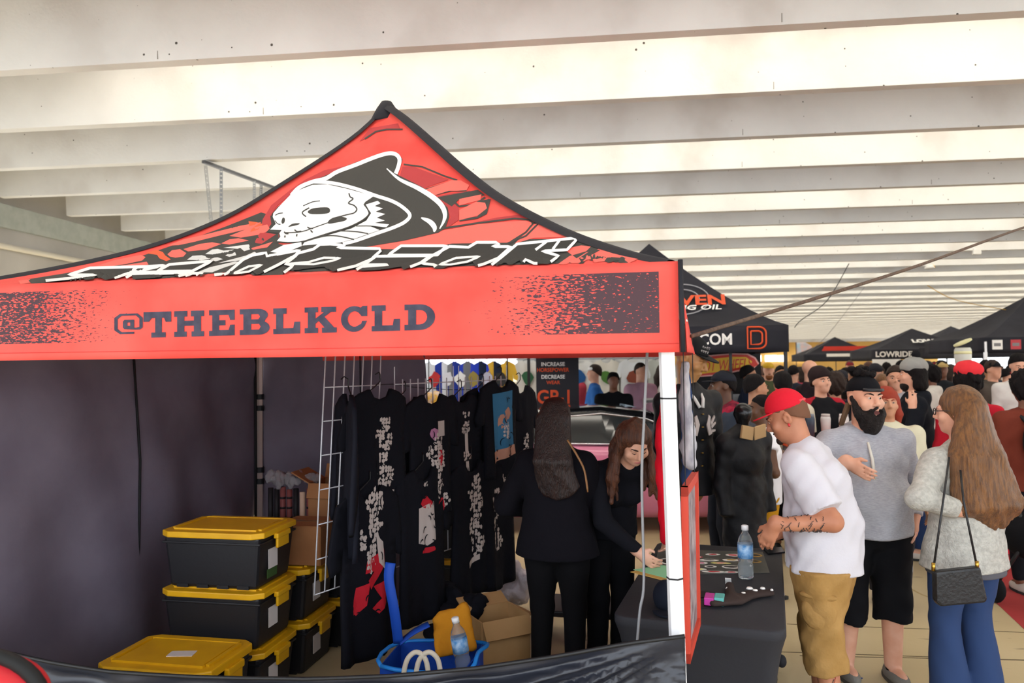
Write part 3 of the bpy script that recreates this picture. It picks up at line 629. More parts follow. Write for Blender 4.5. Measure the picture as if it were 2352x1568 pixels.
# valances
def val_mat(name, end):
    m = M(name, '#e5463d', .75, var='#ec5a50', vs=2.5, bump=.22, bs=7); nt = m.node_tree; b = nt.nodes['Principled BSDF']
    tc = nt.nodes.new('ShaderNodeTexCoord'); sx = nt.nodes.new('ShaderNodeSeparateXYZ'); nt.links.new(tc.outputs['Object'], sx.inputs[0])
    mp = nt.nodes.new('ShaderNodeMapping'); mp.inputs['Scale'].default_value = (60, 60, 190); nt.links.new(tc.outputs['Object'], mp.inputs[0])
    n = nt.nodes.new('ShaderNodeTexNoise'); n.inputs['Scale'].default_value = 1; n.inputs['Detail'].default_value = 2; nt.links.new(mp.outputs[0], n.inputs['Vector'])
    def ramp(x0, x1, v0, v1):
        r = nt.nodes.new('ShaderNodeMapRange'); r.inputs[1].default_value = x0; r.inputs[2].default_value = x1; r.inputs[3].default_value = v0; r.inputs[4].default_value = v1; nt.links.new(sx.outputs[0], r.inputs[0]); return r.outputs[0]
    xr = float(TFR[0])
    d1 = ramp(xr - .85, xr - .22, .18, .66); d2 = ramp(xr - 2.62, xr - 2.05, .56, .2)
    mx = nt.nodes.new('ShaderNodeMath'); mx.operation = 'MAXIMUM'; nt.links.new(d1, mx.inputs[0]); nt.links.new(d2, mx.inputs[1])
    lt = nt.nodes.new('ShaderNodeMath'); lt.operation = 'LESS_THAN'; nt.links.new(n.outputs['Fac'], lt.inputs[0]); nt.links.new(mx.outputs[0], lt.inputs[1])
    lim = nt.nodes.new('ShaderNodeMath'); lim.operation = 'LESS_THAN'; nt.links.new(sx.outputs[0], lim.inputs[0]); lim.inputs[1].default_value = xr - .05
    l2 = nt.nodes.new('ShaderNodeMath'); l2.operation = 'LESS_THAN'; nt.links.new(sx.outputs[2], l2.inputs[0]); l2.inputs[1].default_value = EZ - .035
    l3 = nt.nodes.new('ShaderNodeMath'); l3.operation = 'GREATER_THAN'; nt.links.new(sx.outputs[2], l3.inputs[0]); l3.inputs[1].default_value = EZ - VH + .07
    fac = lt.outputs[0]
    for l in (lim, l2, l3):
        q = nt.nodes.new('ShaderNodeMath'); q.operation = 'MULTIPLY'; nt.links.new(fac, q.inputs[0]); nt.links.new(l.outputs[0], q.inputs[1]); fac = q.outputs[0]
    x = nt.nodes.new('ShaderNodeMix'); x.data_type = 'RGBA'; nt.links.new(fac, x.inputs[0]); nt.links.new(b.inputs['Base Color'].links[0].from_socket, x.inputs[6]); x.inputs[7].default_value = lin('#4a353b'); nt.links.new(x.outputs[2], b.inputs['Base Color'])
    return m
m_val = val_mat('red_speckled_valance', 0)
def val_fn(A, B_, out, bulge=0.0, seed=0):
    A = np.array(A); B_ = np.array(B_); out = np.array(out)
    def fn(u, v):
        p = A + (B_ - A) * u; p = p.copy(); p[2] = EZ - VH * v
        w = .010 * v * math.sin(11 * u + seed) + .006 * v * math.sin(29 * u + 2 * v + seed) + .018 * v
        return p + out * (w + bulge * math.sin(math.pi * min(1, u * 1.3)) * v ** .7)
    return fn
vf = keep(MB().sheet(val_fn(T(TW, -.03, 0), T(-.02, -.03, 0), -TB), 90, 12, .003).build('valance', m_val, None, True), tent)
vr = keep(MB().sheet(val_fn(T(-.025, -.02, 0), T(-.025, TD, 0), -TL, .075, 2), 60, 12, .003).build('valance', m_red, None, True), tent)
keep(MB().sheet(val_fn(T(0, TD + .02, 0), T(TW, TD + .02, 0), TB, 0, 4), 40, 8, .003).build('valance', m_red, None, True), tent)
keep(MB().sheet(val_fn(T(TW + .02, TD, 0), T(TW + .02, 0, 0), TL, 0, 5), 40, 8, .003).build('valance', m_red, None, True), tent)
mb = MB(); mb.tube([T(-.028, -.055, EZ + .002), T(-.03, -.06, EZ - VH * .5), T(-.032, -.075, EZ - VH)], .009, 6); keep(mb.build('corner_binding', m_blk, None, True), tent)
# white print and stitching on the hem
keep(MB().sheet(lambda u, v: val_fn(T(TW, -.035, 0), T(-.02, -.035, 0), -TB)(u, .90 + .006 * v) - TB * .0005, 90, 1, .001).build('hem_stitching', M('dark_red_stitch', '#c23a36', .8)), tent)
# frame: four legs, perimeter bars, centre mast
m_pole = M('white_pole', '#e9e9ec', .35, coat=.3); m_alu = M('pole_aluminium', '#b9a79f', .4, metal=.3); m_jnt = M('pole_joint_black', '#1b1b1d', .6)
def hexpole(p, q, r): return MB().tube([p, q], r, 6)
for i, (lx, ly) in enumerate(((.03, .03), (TW - .03, .03), (TW - .03, TD - .03), (.03, TD - .03))):
    r = .029 if i == 0 else .026
    base = T(lx, ly, 0); top = T(lx, ly, EZ - .03)
    if i == 0: base = base + TL * -.045
    lg = keep(hexpole(base, top, r).build('leg', m_pole if i == 0 else m_alu), tent)
    if i == 0:
        for py in (915, 1327):
            c = W(1545, py, 2.75); t = (c[2]) / (EZ - .03); p = base + (top - base) * t; keep(MB().tube([p - [0, 0, .003], p + [0, 0, .003]], r + .0015, 6).build('joint_ring', m_jnt), lg)
    keep(MB().tube([base, base + [0, 0, .012]], .06, 8).build('foot_plate', m_alu), lg)
for a, b in ((0, 1), (1, 2), (2, 3), (3, 0)):
    P = [T(.03, .03, 0), T(TW - .03, .03, 0), T(TW - .03, TD - .03, 0), T(.03, TD - .03, 0)]; A, Bq = P[a], P[b]; mid = (A + Bq) / 2
    for (z0, z1) in ((2.18, 1.98), (1.98, 2.18)):
        keep(MB().bar(A * .97 + mid * .03 + [0, 0, z0], mid + [0, 0, z1], .02, .03).build('truss_bar', m_alu), tent); keep(MB().bar(Bq * .97 + mid * .03 + [0, 0, z0], mid + [0, 0, z1], .02, .03).build('truss_bar', m_alu), tent)
keep(MB().tube([PEAK - [0, 0, 1.15], PEAK - [0, 0, .05]], .02, 8).build('centre_mast', m_alu), tent)
# black velcro ties on the back left leg
for py in (912, 938, 1080, 1106):
    p = T(TW - .03, TD - .03, 0); z = W(548, py, PX(p)[2])[2]; keep(MB().tube([p + [0, 0, z - .022], p + [0, 0, z + .022]], .036, 8).build('velcro_tie', m_jnt), tent)
# ------------------------------------------------------------------ roof print (front panel)
SURF = bvh_of(pans['front']); pf = pans['front']
def k1(pts): return [(580 + x / 4.612, 320 + y / 4.612) for x, y in pts]
def k2(pts): return [(x / 3.794, 540 + y / 3.794) for x, y in pts]
def k3(pts): return [(900 + x / 3.675, 540 + y / 3.675) for x, y in pts]
def k4(pts): return [(800 + x / 2.352, 220 + y / 2.352) for x, y in pts]
fills('print_dark_ground', [[(-60, 668), (0, 652), (150, 628), (300, 597), (420, 556), (520, 520), (600, 488), (640, 500), (640, 560), (700, 575), (900, 560), (1100, 552), (1320, 548), (1440, 590), (1510, 612), (1300, 640), (1000, 648), (600, 657), (300, 662), (0, 666)]], SURF, m_dk, pf, .0015)
fills('print_coral_rocks', [k2(p) for p in (
    [(20, 410), (130, 400), (160, 430), (110, 450), (20, 440)], [(160, 400), (520, 355), (590, 370), (540, 395), (250, 420), (180, 430)],
    [(650, 320), (850, 270), (1000, 220), (1230, 175), (1270, 195), (1240, 225), (1100, 255), (900, 285), (700, 322)], [(1050, 270), (1280, 235), (1295, 260), (1180, 275)],
    [(1460, 170), (1500, 135), (1570, 125), (1625, 160), (1600, 190), (1530, 200), (1480, 190)], [(1600, 125), (1740, 80), (1850, 65), (1930, 80), (1800, 130), (1640, 145)],
    [(1460, 95), (1600, 40), (1800, -5), (2100, -80), (2280, -110), (2200, -60), (1900, 10), (1700, 60), (1560, 90)], [(1930, 75), (2000, 40), (2080, 30), (2170, 50), (2000, 85)],
    [(2000, 10), (2150, -50), (2330, -90), (2360, -40), (2250, 0), (2100, 25)], [(2180, 120), (2300, 85), (2380, 60), (2330, 110), (2210, 130)])], SURF, m_coral, pf, .0025)
fills('print_orange_rocks', [k2([(1270, 160), (1360, 130), (1420, 150), (1440, 180), (1490, 215), (1450, 230), (1390, 205), (1370, 175)]), k1([(-40, 870), (40, 880), (110, 900), (60, 960), (-20, 985)])], SURF, m_or, pf, .0025)
fills('print_robe', [k4([(60, 815), (450, 740), (700, 695), (960, 675), (1000, 690), (950, 750), (870, 795), (560, 800), (400, 830), (180, 830)]), k4([(960, 740), (1010, 690), (1060, 700), (1180, 765), (1000, 770), (900, 800)]),
    k3([(1450, 120), (1600, 90), (1680, 100), (1640, 140), (1500, 180), (1400, 250), (1150, 290), (1450, 290), (1700, 270), (2000, 240), (2080, 205), (1980, 180), (1780, 110), (1640, 150), (1560, 200)])], SURF, m_coral, pf, .0022)
fills('print_maroon_halo', [k1(p) for p in ([(1590, 290), (1700, 290), (2080, 430), (1820, 520), (1560, 400)], [(1960, 600), (2300, 545), (2310, 600), (2110, 640), (2190, 740), (2180, 860), (2050, 950), (2100, 830), (2060, 720)],
    [(760, 330), (1000, 280), (760, 395), (560, 470), (400, 590), (260, 710), (190, 820), (200, 900), (140, 990), (250, 1010), (100, 1110), (20, 1100), (80, 990), (110, 850), (200, 700), (400, 540), (560, 430)])] + [k4([(60, 250), (180, 185), (280, 178), (270, 150), (120, 175)]), k4([(550, 715), (800, 660), (950, 640), (960, 660), (700, 690), (560, 720)])], SURF, m_mar, pf, .0024)
strokes('print_black_lines', [(k4([(90, 235), (150, 195), (210, 183), (295, 183)]), 3.5), (k4([(0, 378), (60, 365), (130, 330)]), 2.5), (k4([(300, 372), (400, 385), (520, 435), (590, 458)]), 3.5), (k4([(410, 510), (540, 470), (580, 458)]), 3), (k4([(430, 545), (560, 515), (640, 515)]), 3),
    (k4([(500, 720), (700, 690), (900, 665), (975, 672), (1000, 690), (960, 740), (880, 790)]), 4), (k4([(990, 690), (1030, 690), (960, 760), (860, 800)]), 4), (k4([(540, 545), (600, 600), (680, 590), (740, 550)]), 4), (k4([(600, 675), (700, 660), (750, 610), (760, 560)]), 5)], SURF, m_dk, pf, .003)
fills('print_dark_patches', [k4([(480, 550), (700, 510), (740, 540), (600, 560), (560, 600)]), k4([(700, 570), (770, 560), (750, 640), (700, 665)]), k3([(1580, 200), (1640, 160), (1700, 120), (1760, 130), (1640, 200), (1600, 235)]), k3([(1850, 190), (1980, 200), (1900, 220), (1820, 240)])], SURF, m_dk, pf, .003)
fills('print_bone', [k4([(415, 510), (530, 470), (560, 458), (610, 460), (655, 485), (640, 512), (590, 515), (545, 515), (450, 545)]), k4([(600, 560), (720, 535), (715, 565), (600, 595)]), k4([(600, 620), (690, 575), (740, 580), (750, 610), (700, 650), (600, 675)])], SURF, m_coral, pf, .0032)
fills('print_hood', [k1([(410, 605), (560, 470), (760, 395), (1100, 245), (1440, 132), (1545, 150), (1590, 215), (1540, 380), (1800, 510), (1960, 620), (2070, 730), (2085, 830), (2045, 945), (1970, 995), (1600, 1080), (1180, 1150), (900, 1160), (520, 1200), (190, 1205), (300, 1150), (470, 1110), (255, 1100), (285, 1035), (280, 1000), (150, 985), (230, 900), (205, 800), (270, 720)])], SURF, m_dk, pf, .0035, 10)
strokes('print_hood_outline', [(smooth_line(k1([(415, 600), (500, 515), (640, 455), (780, 420), (900, 350), (1100, 275), (1300, 195), (1440, 155), (1520, 165), (1560, 215), (1550, 290), (1520, 370)]), 5), 9),
    (smooth_line(k1([(640, 455), (760, 460), (900, 478), (1100, 530), (1300, 600), (1480, 660), (1600, 730), (1670, 810), (1620, 880), (1500, 940), (1300, 1010), (1100, 1080), (960, 1115)]), 5), 8)], SURF, m_wh, pf, .0045, 6)
strokes('print_hood_highlight', [(smooth_line(k1([(1425, 315), (1560, 430), (1750, 520), (1900, 610), (2000, 700), (2040, 790), (2030, 870), (1985, 955)]), 5), 12), (smooth_line(k1([(1790, 838), (1880, 880), (1930, 940), (1925, 990)]), 5), 12)], SURF, m_wh, pf, .0045, 6, taper=True)
fills('print_skull', [k1([(640, 490), (800, 485), (1000, 530), (1290, 610), (1200, 670), (1180, 700), (1240, 780), (1225, 830), (1150, 880), (1000, 950), (850, 1000), (700, 1050), (500, 1092), (380, 1097), (262, 1088), (300, 1040), (288, 1005), (312, 970), (190, 965), (250, 905), (218, 830), (225, 790), (290, 715), (400, 600), (520, 535)]),
    k1([(1200, 700), (1330, 660), (1360, 685), (1300, 715), (1385, 740), (1310, 775), (1410, 800), (1320, 840), (1405, 870), (1300, 895), (1450, 910), (1420, 942), (1250, 930), (1350, 972), (1230, 1012), (1090, 1062), (930, 1105), (530, 1135), (560, 1090), (800, 1025), (1050, 955), (1210, 870), (1260, 790)]),
    k1([(190, 1202), (330, 1130), (520, 1098), (525, 1140), (400, 1190), (270, 1215)])], SURF, m_wh, pf, .0055, 9)
fills('print_skull_sockets', [k1(smooth_line(p, 4, True)) for p in ([(590, 775), (650, 740), (790, 730), (825, 755), (810, 790), (720, 802), (620, 800)], [(310, 880), (325, 840), (345, 850), (342, 890), (320, 905)], [(385, 935), (430, 905), (500, 900), (490, 915), (400, 937)], [(800, 890), (840, 850), (930, 830), (1000, 845), (985, 872), (900, 892), (820, 905)])], SURF, m_dk, pf, .0065, 8)
strokes('print_skull_lines', [(smooth_line(k1(p), 4), w) for p, w in (([(605, 735), (530, 785), (572, 830)], 3), ([(540, 715), (640, 672), (720, 662)], 2), ([(1025, 580), (1040, 620), (1070, 640), (1020, 685), (1080, 710), (1110, 750), (1080, 790), (1000, 810), (850, 850)], 3),
    ([(345, 1000), (520, 990), (700, 930), (800, 895)], 2), ([(340, 990), (355, 1008), (385, 1010)], 3), ([(450, 968), (475, 988), (520, 985)], 3), ([(585, 940), (610, 955), (645, 955)], 3), ([(345, 1052), (350, 1030)], 3), ([(470, 1040), (475, 1015)], 3), ([(640, 998), (618, 975)], 3), ([(245, 815), (285, 795), (325, 790)], 2),
    ([(740, 1040), (900, 985), (1100, 990), (1230, 1012)], 2.5), ([(540, 1100), (750, 1040), (900, 1035), (1080, 1072)], 2.5), ([(1190, 690), (1230, 760), (1235, 810), (1150, 880), (1000, 950), (800, 1010), (550, 1092)], 3), ([(1100, 930), (1250, 930), (1380, 945)], 2), ([(240, 870), (270, 905), (300, 912)], 2))], SURF, m_dk, pf, .0065, 5)
fills('print_bony_hand', [k2(p) for p in ([(1630, 220), (1680, 185), (1760, 180), (1820, 195), (1900, 180), (1830, 210), (1760, 225)], [(1790, 170), (1850, 130), (1900, 125), (1950, 140), (2040, 130), (1980, 165), (1880, 175)], [(1950, 115), (2050, 100), (2170, 85), (2180, 105), (2080, 125)], [(1960, 180), (2000, 145), (2050, 150), (2060, 180), (2000, 195)], [(1830, 215), (1890, 195), (1945, 215), (1880, 235)], [(2100, 120), (2170, 100), (2180, 130), (2130, 145)], [(1900, 250), (2100, 225), (2250, 170), (2220, 150), (2140, 185), (1960, 232)], [(1720, 330), (1830, 285), (2050, 235), (2100, 240), (1950, 290), (1850, 330)])], SURF, M('grey_white_print', '#d5d3cf', .75), pf, .0035, 8)
KANA = [k2([(230, 450), (400, 412), (600, 392), (840, 362), (600, 360), (790, 300), (1180, 290), (1400, 285), (1130, 345), (1000, 388), (800, 430), (600, 445), (400, 453)]), k2([(1130, 345), (1200, 293), (1450, 277), (1370, 335)]),
    k2([(1370, 332), (1480, 270), (1850, 240), (1680, 328)]), k2([(890, 445), (1000, 440), (1150, 358), (1670, 340), (1500, 390), (1300, 430), (1000, 448)]), k2([(1440, 437), (1550, 395), (1680, 348), (1790, 348), (1750, 376), (1960, 352), (1850, 392), (1640, 430)]),
    [(474, 650), (522, 632), (559, 600), (580, 590), (612, 584), (614, 592), (690, 578), (680, 590), (640, 612), (600, 632), (560, 642), (500, 651)],
    k1([(720, 1130), (830, 1125), (980, 1140), (905, 1165), (1350, 1175), (1360, 1200), (1260, 1290), (1100, 1360), (800, 1430), (550, 1450), (310, 1452), (440, 1352), (350, 1340), (500, 1220), (650, 1180)]),
    k1([(1440, 1245), (1580, 1145), (2060, 1145), (1960, 1245)]), k1([(1180, 1350), (1310, 1258), (1890, 1252), (1780, 1330), (1600, 1400), (1350, 1447), (1020, 1452), (1160, 1367), (1440, 1347)]),
    k3([(250, 255), (340, 190), (490, 110), (650, 117), (720, 75), (880, 75), (910, 92), (850, 112), (1010, 112), (900, 210), (780, 260), (600, 310), (450, 326), (270, 327), (380, 268)]),
    k3([(800, 302), (930, 200), (1060, 90), (1260, 70), (1540, 40), (1555, 60), (1480, 140), (1270, 150), (1410, 190), (1320, 260), (1200, 255), (1130, 222), (1080, 290), (830, 307)])]
fills('print_lettering_fill', KANA, SURF, M('lettering_black_print', '#3a3936', .8), pf, .0075, 10)
strokes('print_lettering_outline', [(p, 6.5) for p in KANA], SURF, m_wh, pf, .0085, 7, closed=True)
strokes('print_lettering_counter', [(k1([(380, 1338), (600, 1318), (760, 1272), (935, 1275), (850, 1305), (650, 1342)]), 5), (k3([(400, 265), (545, 208), (745, 195), (640, 240), (500, 265)]), 5), ([(535, 633), (572, 616), (603, 612), (572, 628)], 5)], SURF, m_wh, pf, .0085, 6, closed=True)
strokes('print_lettering_ticks', [(k3([(1215, 140), (1310, 68)]), 6), (k3([(1360, 135), (1420, 55)]), 6), (k2([(1215, 343), (1300, 285)]), 5), (k2([(1600, 390), (1660, 350)]), 4), (k2([(1690, 385), (1735, 352)]), 4)], SURF, m_wh, pf, .0085, 6)
# ------------------------------------------------------------------ valance lettering
VS = bvh_of(vf)
def rects(*r): return [[(a, b), (c, b), (c, d), (a, d)] for a, b, c, d in r]
def arc(cx, cy, rx, ry, a0, a1, n=10): return [(cx + rx * math.cos(math.radians(a0 + (a1 - a0) * i / n)), cy + ry * math.sin(math.radians(a0 + (a1 - a0) * i / n))) for i in range(n + 1)]
# glyphs in a 1 x 1 box, y up; list of (outline, holes...)
GL = {'T': [[[(.0, .62), (.0, 1), (1, 1), (1, .6), (.8, .6), (.74, .76), (.66, .76), (.66, .2), (.8, .2), (.8, 0), (.28, 0), (.28, .2), (.42, .2), (.42, .76), (.3, .76), (.2, .62)]]],
 'H': [[[(0, 0), (.42, 0), (.42, .2), (.34, .2), (.34, .42), (.66, .42), (.66, .2), (.58, .2), (.58, 0), (1, 0), (1, .2), (.9, .2), (.9, .78), (1, .78), (1, 1), (.56, 1), (.56, .78), (.66, .78), (.66, .62), (.34, .62), (.34, .78), (.44, .78), (.44, 1), (0, 1), (0, .78), (.1, .78), (.1, .2), (0, .2)]]],
 'E': [[[(0, 0), (.97, 0), (.97, .42), (.8, .42), (.74, .22), (.38, .22), (.38, .4), (.62, .4), (.62, .6), (.38, .6), (.38, .8), (.74, .8), (.8, .6), (.97, .6), (.97, 1), (0, 1), (0, .8), (.12, .8), (.12, .2), (0, .2)]]],
 'B': [[[(0, 0)] + arc(.66, .27, .34, .27, -90, 60) + arc(.62, .76, .32, .24, -40, 90) + [(0, 1), (0, .8), (.12, .8), (.12, .2), (0, .2)], [(.38, .6), (.38, .8), (.62, .8), (.68, .7), (.62, .6)], [(.38, .2), (.38, .42), (.64, .42), (.7, .31), (.64, .2)]]],
 'L': [[[(0, 0), (.97, 0), (.97, .46), (.76, .46), (.72, .22), (.36, .22), (.36, .78), (.48, .78), (.48, 1), (0, 1), (0, .78), (.1, .78), (.1, .2), (0, .2)]]],
 'K': [[[(0, 0), (.42, 0), (.42, .2), (.34, .2), (.34, .36), (.44, .46), (.62, .2), (.54, .2), (.54, 0), (1, 0), (1, .2), (.92, .2), (.62, .62), (.82, .8), (.98, .8), (.98, 1), (.52, 1), (.52, .8), (.6, .8), (.34, .56), (.34, .8), (.42, .8), (.42, 1), (0, 1), (0, .8), (.1, .8), (.1, .2), (0, .2)]]],
 'C': [[arc(.48, .5, .48, .5, -35, -180, 12) + arc(.48, .5, .48, .5, 180, 60, 12)[1:] + [(.8, 1), (.97, 1), (.97, .6), (.76, .6)] + arc(.5, .5, .25, .3, 40, 180, 8) + arc(.5, .5, .25, .3, -180, -50, 8)[1:] + [(.74, .3), (.78, .42), (.96, .42)]]],
 'D': [[[(0, 0)] + arc(.5, .5, .5, .5, -90, 90, 14) + [(0, 1), (0, .78), (.12, .78), (.12, .22), (0, .22)], [(.38, .22), (.38, .78)] + arc(.5, .5, .24, .28, 90, -90, 8)]],
 '@': [[[(.2, 0), (.7, 0), (.7, .1), (.26, .1), (.12, .26), (.12, .74), (.26, .9), (.76, .9), (.88, .74), (.88, .34), (.78, .3), (.7, .3), (.7, .7), (.36, .7), (.3, .62), (.3, .32), (.36, .24), (.74, .2), (.9, .2), (1, .3), (1, .78), (.82, 1), (.2, 1), (0, .8), (0, .2)], [(.46, .4), (.46, .56), (.56, .56), (.56, .4)]]]}
m_navy = M('dark_navy_print', '#3b3a48', .8, var='#4a4856', vs=25)
vl = []; x0s = [(40, 240, '@'), (245, 440, 'T'), (460, 670, 'H'), (705, 890, 'E'), (920, 1130, 'B'), (1155, 1350, 'L'), (1375, 1600, 'K'), (1630, 1820, 'C'), (1845, 2050, 'L'), (2075, 2290, 'D')]
for xa, xb, ch in x0s:
    top = 112 - .0285 * (xa - 245); hgt = 181
    if ch == '@': top, hgt = 125, 143
    for outl in GL[ch]:
        pl = [[(250 + (xa + (xb - xa) * gx) / 3.0545, 680 + (top + hgt * (1 - gy) - .0285 * (xb - xa) * gx) / 3.0545) for gx, gy in o] for o in outl]
        vs, fs = fill_poly(pl, 14); _flat('valance_letter', vs, fs, VS, m_navy, vf, .002)
fills('valance_side_print', [[(1552, 690), (1560, 695), (1572, 725), (1582, 745), (1565, 742), (1556, 720)]], bvh_of(vr), m_wh, vr, .003, 6)
# ------------------------------------------------------------------ side walls
m_wall = M('dark_sidewall_fabric', '#736b78', .8, var='#68606d', vs=3, bump=.3, bs=5)
def wave(u, v, s): return .03 * math.sin(7 * u + 3 * v + s) + .018 * math.sin(17 * u - 5 * v + 2 * s) + .012 * math.sin(31 * u + 9 * v)
lw = keep(MB().sheet(lambda u, v: T(TW + .03, TD * (1 - u), (EZ - .04) * (1 - v)) + TL * (wave(u, v, 0) * (.5 + v) - .03 + .10 * math.sin(5 * u + 30 * v) * max(0, .38 - v)), 70, 50, .004).build('sidewall', m_wall, None, True), tent)
lx1 = 1.92
bw = keep(MB().sheet(lambda u, v: T(TW - (TW - lx1) * u - .12 * v * u, TD + .05, (EZ - .04) * (1 - v)) + TB * (wave(u, v, 3) * .8), 40, 40, .004).build('sidewall', m_wall, None, True), tent)
mzip = M('zip_black', '#141416', .7)
keep(MB().tube([T(TW - .02, TD * .48, 2.2), T(TW - .04, TD * .5, 1.3), T(TW - .03, TD * .5, .6), T(TW - .01, TD * .51, .0)], .008, 6).build('seam_cord', mzip, None, True), tent)
keep(MB().tube([T(TW - .0, TD - .05, 2.2), T(TW - .01, TD - .06, 1.2), T(TW - .0, TD - .05, .0)], .012, 6).build('zip', mzip, None, True), tent)
keep(MB().tube([T(2.45, TD + .0, 2.2), T(2.44, TD - .01, 1.6), T(2.40, TD - .01, .8)], .006, 6).build('seam_cord', mzip, None, True), tent)
# half wall across the front
m_half = M('black_coated_half_wall', '#24262f', .30, bump=.25, bs=5)
edge = [(-120, 1480), (0, 1493), (100, 1515), (250, 1540), (450, 1553), (700, 1556), (900, 1549), (1100, 1531), (1300, 1500), (1450, 1473), (1573, 1458)]
ez = []
for x, y in edge:
    d = ray(x, y); n_ = TB; t = ((TFR - TB * .07) - CAMP) @ n_ / (d @ n_); P = CAMP + d * t; ez.append((float((P - TFR) @ TL), float(P[2])))
ez.sort(); exs = [a for a, _ in ez]; ezs = [b for _, b in ez]
def hw(u, v):
    lx = exs[0] + (TW + .02 - exs[0]) * u; top = float(np.interp(lx, exs, ezs)); z = top * (1 - v)
    rr = math.hypot(lx - exs[0], .6 * (top - z)); a = math.atan2(top - z, lx - exs[0] + .05)
    fold = .030 * math.sin(46 * a + 1.5 * lx + 1.0) * min(1, rr * 2.0) + .016 * math.sin(95 * a + 6 * lx) * min(1, rr * 2.4) + .012 * math.sin(16 * lx - 25 * v) + .012 * math.sin(21 * lx + 8 * v) * v
    return T(lx, -.07, z) - TB * (fold * min(1, v * 14 + .1) + .01)
keep(MB().sheet(hw, 170, 90, .004).build('half_wall', m_half, None, True), tent)
keep(MB().tube([hw(i / 60, 0) for i in range(61)], .008, 6).build('half_wall_hem', M('hem_dark', '#141417', .5), None, True), tent)
# cord hanging inside the front opening
cd = smooth_line([W(1487, 800, 2.95), W(1480, 950, 2.95), W(1474, 1100, 2.95), W(1479, 1330, 2.95), W(1470, 1400, 2.95), W(1463, 1480, 2.95)], 5)
tag(MB().tube(cd, .0055, 6).build('hanging_cord', M('grey_cord', '#8d8d90', .6), None, True), 'thin grey cord hanging from the red tent roof beside the white leg', 'cord')
# ================================================================== INSIDE THE TENT
m_tb = M('black_tote_plastic', '#17161a', .5, bump=.05, bs=30); m_ty = M('yellow_tote_lid', '#d9a30c', .45, var='#c9930a', vs=5); m_lab = M('white_paper_label', '#cfc6c2', .8); m_gl = M('green_paper_label', '#39512a', .8)
BW, BD_, BH = .59, .42, .295
def tote(label, frx, fry, z, rz=-TH, group='black totes with yellow lids', stick=1):
    """storage tote, local origin at its front right bottom corner"""
    t = thing('storage_tote', label, 'tote', (frx, fry, z), rz, group)
    mb = MB(); mb.box((-BW / 2, BD_ / 2, BH / 2), (BW, BD_, BH), taper=.9); bd = mb.build('tub', m_tb, t, False, .02)
    for i in range(4): MB().box((-BW * (.18 + .21 * i), BD_ * .045, .012), (.07, .012, .02)).build('foot_rib', m_tb, bd)
    MB().box((-BW / 2, BD_ / 2, BH * .86), (BW * 1.02, BD_ * 1.02, .012)).build('rim', m_tb, bd, False, .004)
    ld = MB(); pts = []
    w, d, c = BW / 2 + .02, BD_ / 2 + .02, .06
    for x, y in ((-w + c, -d), (w - c, -d), (w, -d + c * .7), (w, d - c * .7), (w - c, d), (-w + c, d), (-w, d - c * .7), (-w, -d + c * .7)): pts.append((x - BW / 2, y + BD_ / 2))
    ld.prism(pts, lambda x, y, w_: (x, y, BH - .012 + w_), .034); lid = ld.build('lid', m_ty, t, False, .006)
    MB().box((-BW / 2, BD_ / 2, BH + .024), (BW * .82, BD_ * .72, .008)).build('lid_panel', m_ty, lid, False, .003)
    for x, y, sx, sy in ((-BW / 2, .05, BW * .86, .02), (-BW / 2, BD_ - .05, BW * .86, .02), (-.03, BD_ / 2, .02, BD_ * .7), (-BW + .03, BD_ / 2, .02, BD_ * .7)): MB().box((x, y, BH + .026), (sx, sy, .01)).build('lid_rib', m_ty, lid)
    for x in (.028, -BW - .028):
        l = MB(); l.box((x, BD_ / 2, BH - .02), (.03, .15, .03)); l.box((x * 1.0, BD_ / 2, BH - .06), (.018, .13, .06)); l.build('latch', m_ty, t, False, .006)
    if stick: MB().box((.004 - .012, BD_ * .40, BH * .50), (.003, .10, .11), rotz(0)).build('label_card', m_lab, t)
    if stick == 2: MB().box((.004 - .018, BD_ * .40, BH * .22), (.003, .11, .05)).build('label_card', m_gl, t, label='green paper label')
    if stick == 3: MB().box((-BW * .42, BD_ * .42, BH + .029), (.13, .07, .002), rotz(.2)).build('label_card', m_lab, t)
    return t
PIT = .328
Sx, Sy = -1.87, 4.03
tote('black tote with yellow lid, topmost of the stack in front, with a green sticker', Sx, Sy, 2 * PIT, stick=2)
tote('black tote with yellow lid, middle of the stack in front', Sx, Sy, PIT); tote('black tote with yellow lid, bottom of the three-high stack', Sx, Sy, 0)
_t = tote('single black tote whose yellow lid carries a paper label, by the half wall', Sx - .04, Sy - .50, .0, stick=3); _t.scale = (1, 1, 1.32)
P = np.array([-1.80, 4.52, 0])
tote('black tote with yellow lid, upper of the pair under the cardboard box', P[0], P[1], PIT); tote('black tote with yellow lid, lower of the pair under the cardboard box', P[0], P[1], 0)
BX, BY = P[0], P[1]
P = np.array([-1.70, 4.98, 0])
tote('black tote with yellow lid, upper of the pair behind the wire grid', P[0], P[1], PIT); tote('black tote with yellow lid, lower of the pair behind the wire grid', P[0], P[1], 0)
CX, CY = P[0], P[1]
P = Zp(1052, 1190, 2 * PIT)
tote('black tote with yellow lid, upper of the pair behind the hanging shirts', P[0], P[1], PIT); tote('black tote with yellow lid, lower of the pair behind the hanging shirts', P[0], P[1], 0)
m_cb = M('cardboard', '#9a6a45', .85, var='#8a5c3a', vs=4, bump=.1, bs=40); m_cbl = M('cardboard_light', '#b08a5e', .85, var='#a27c50', vs=4)
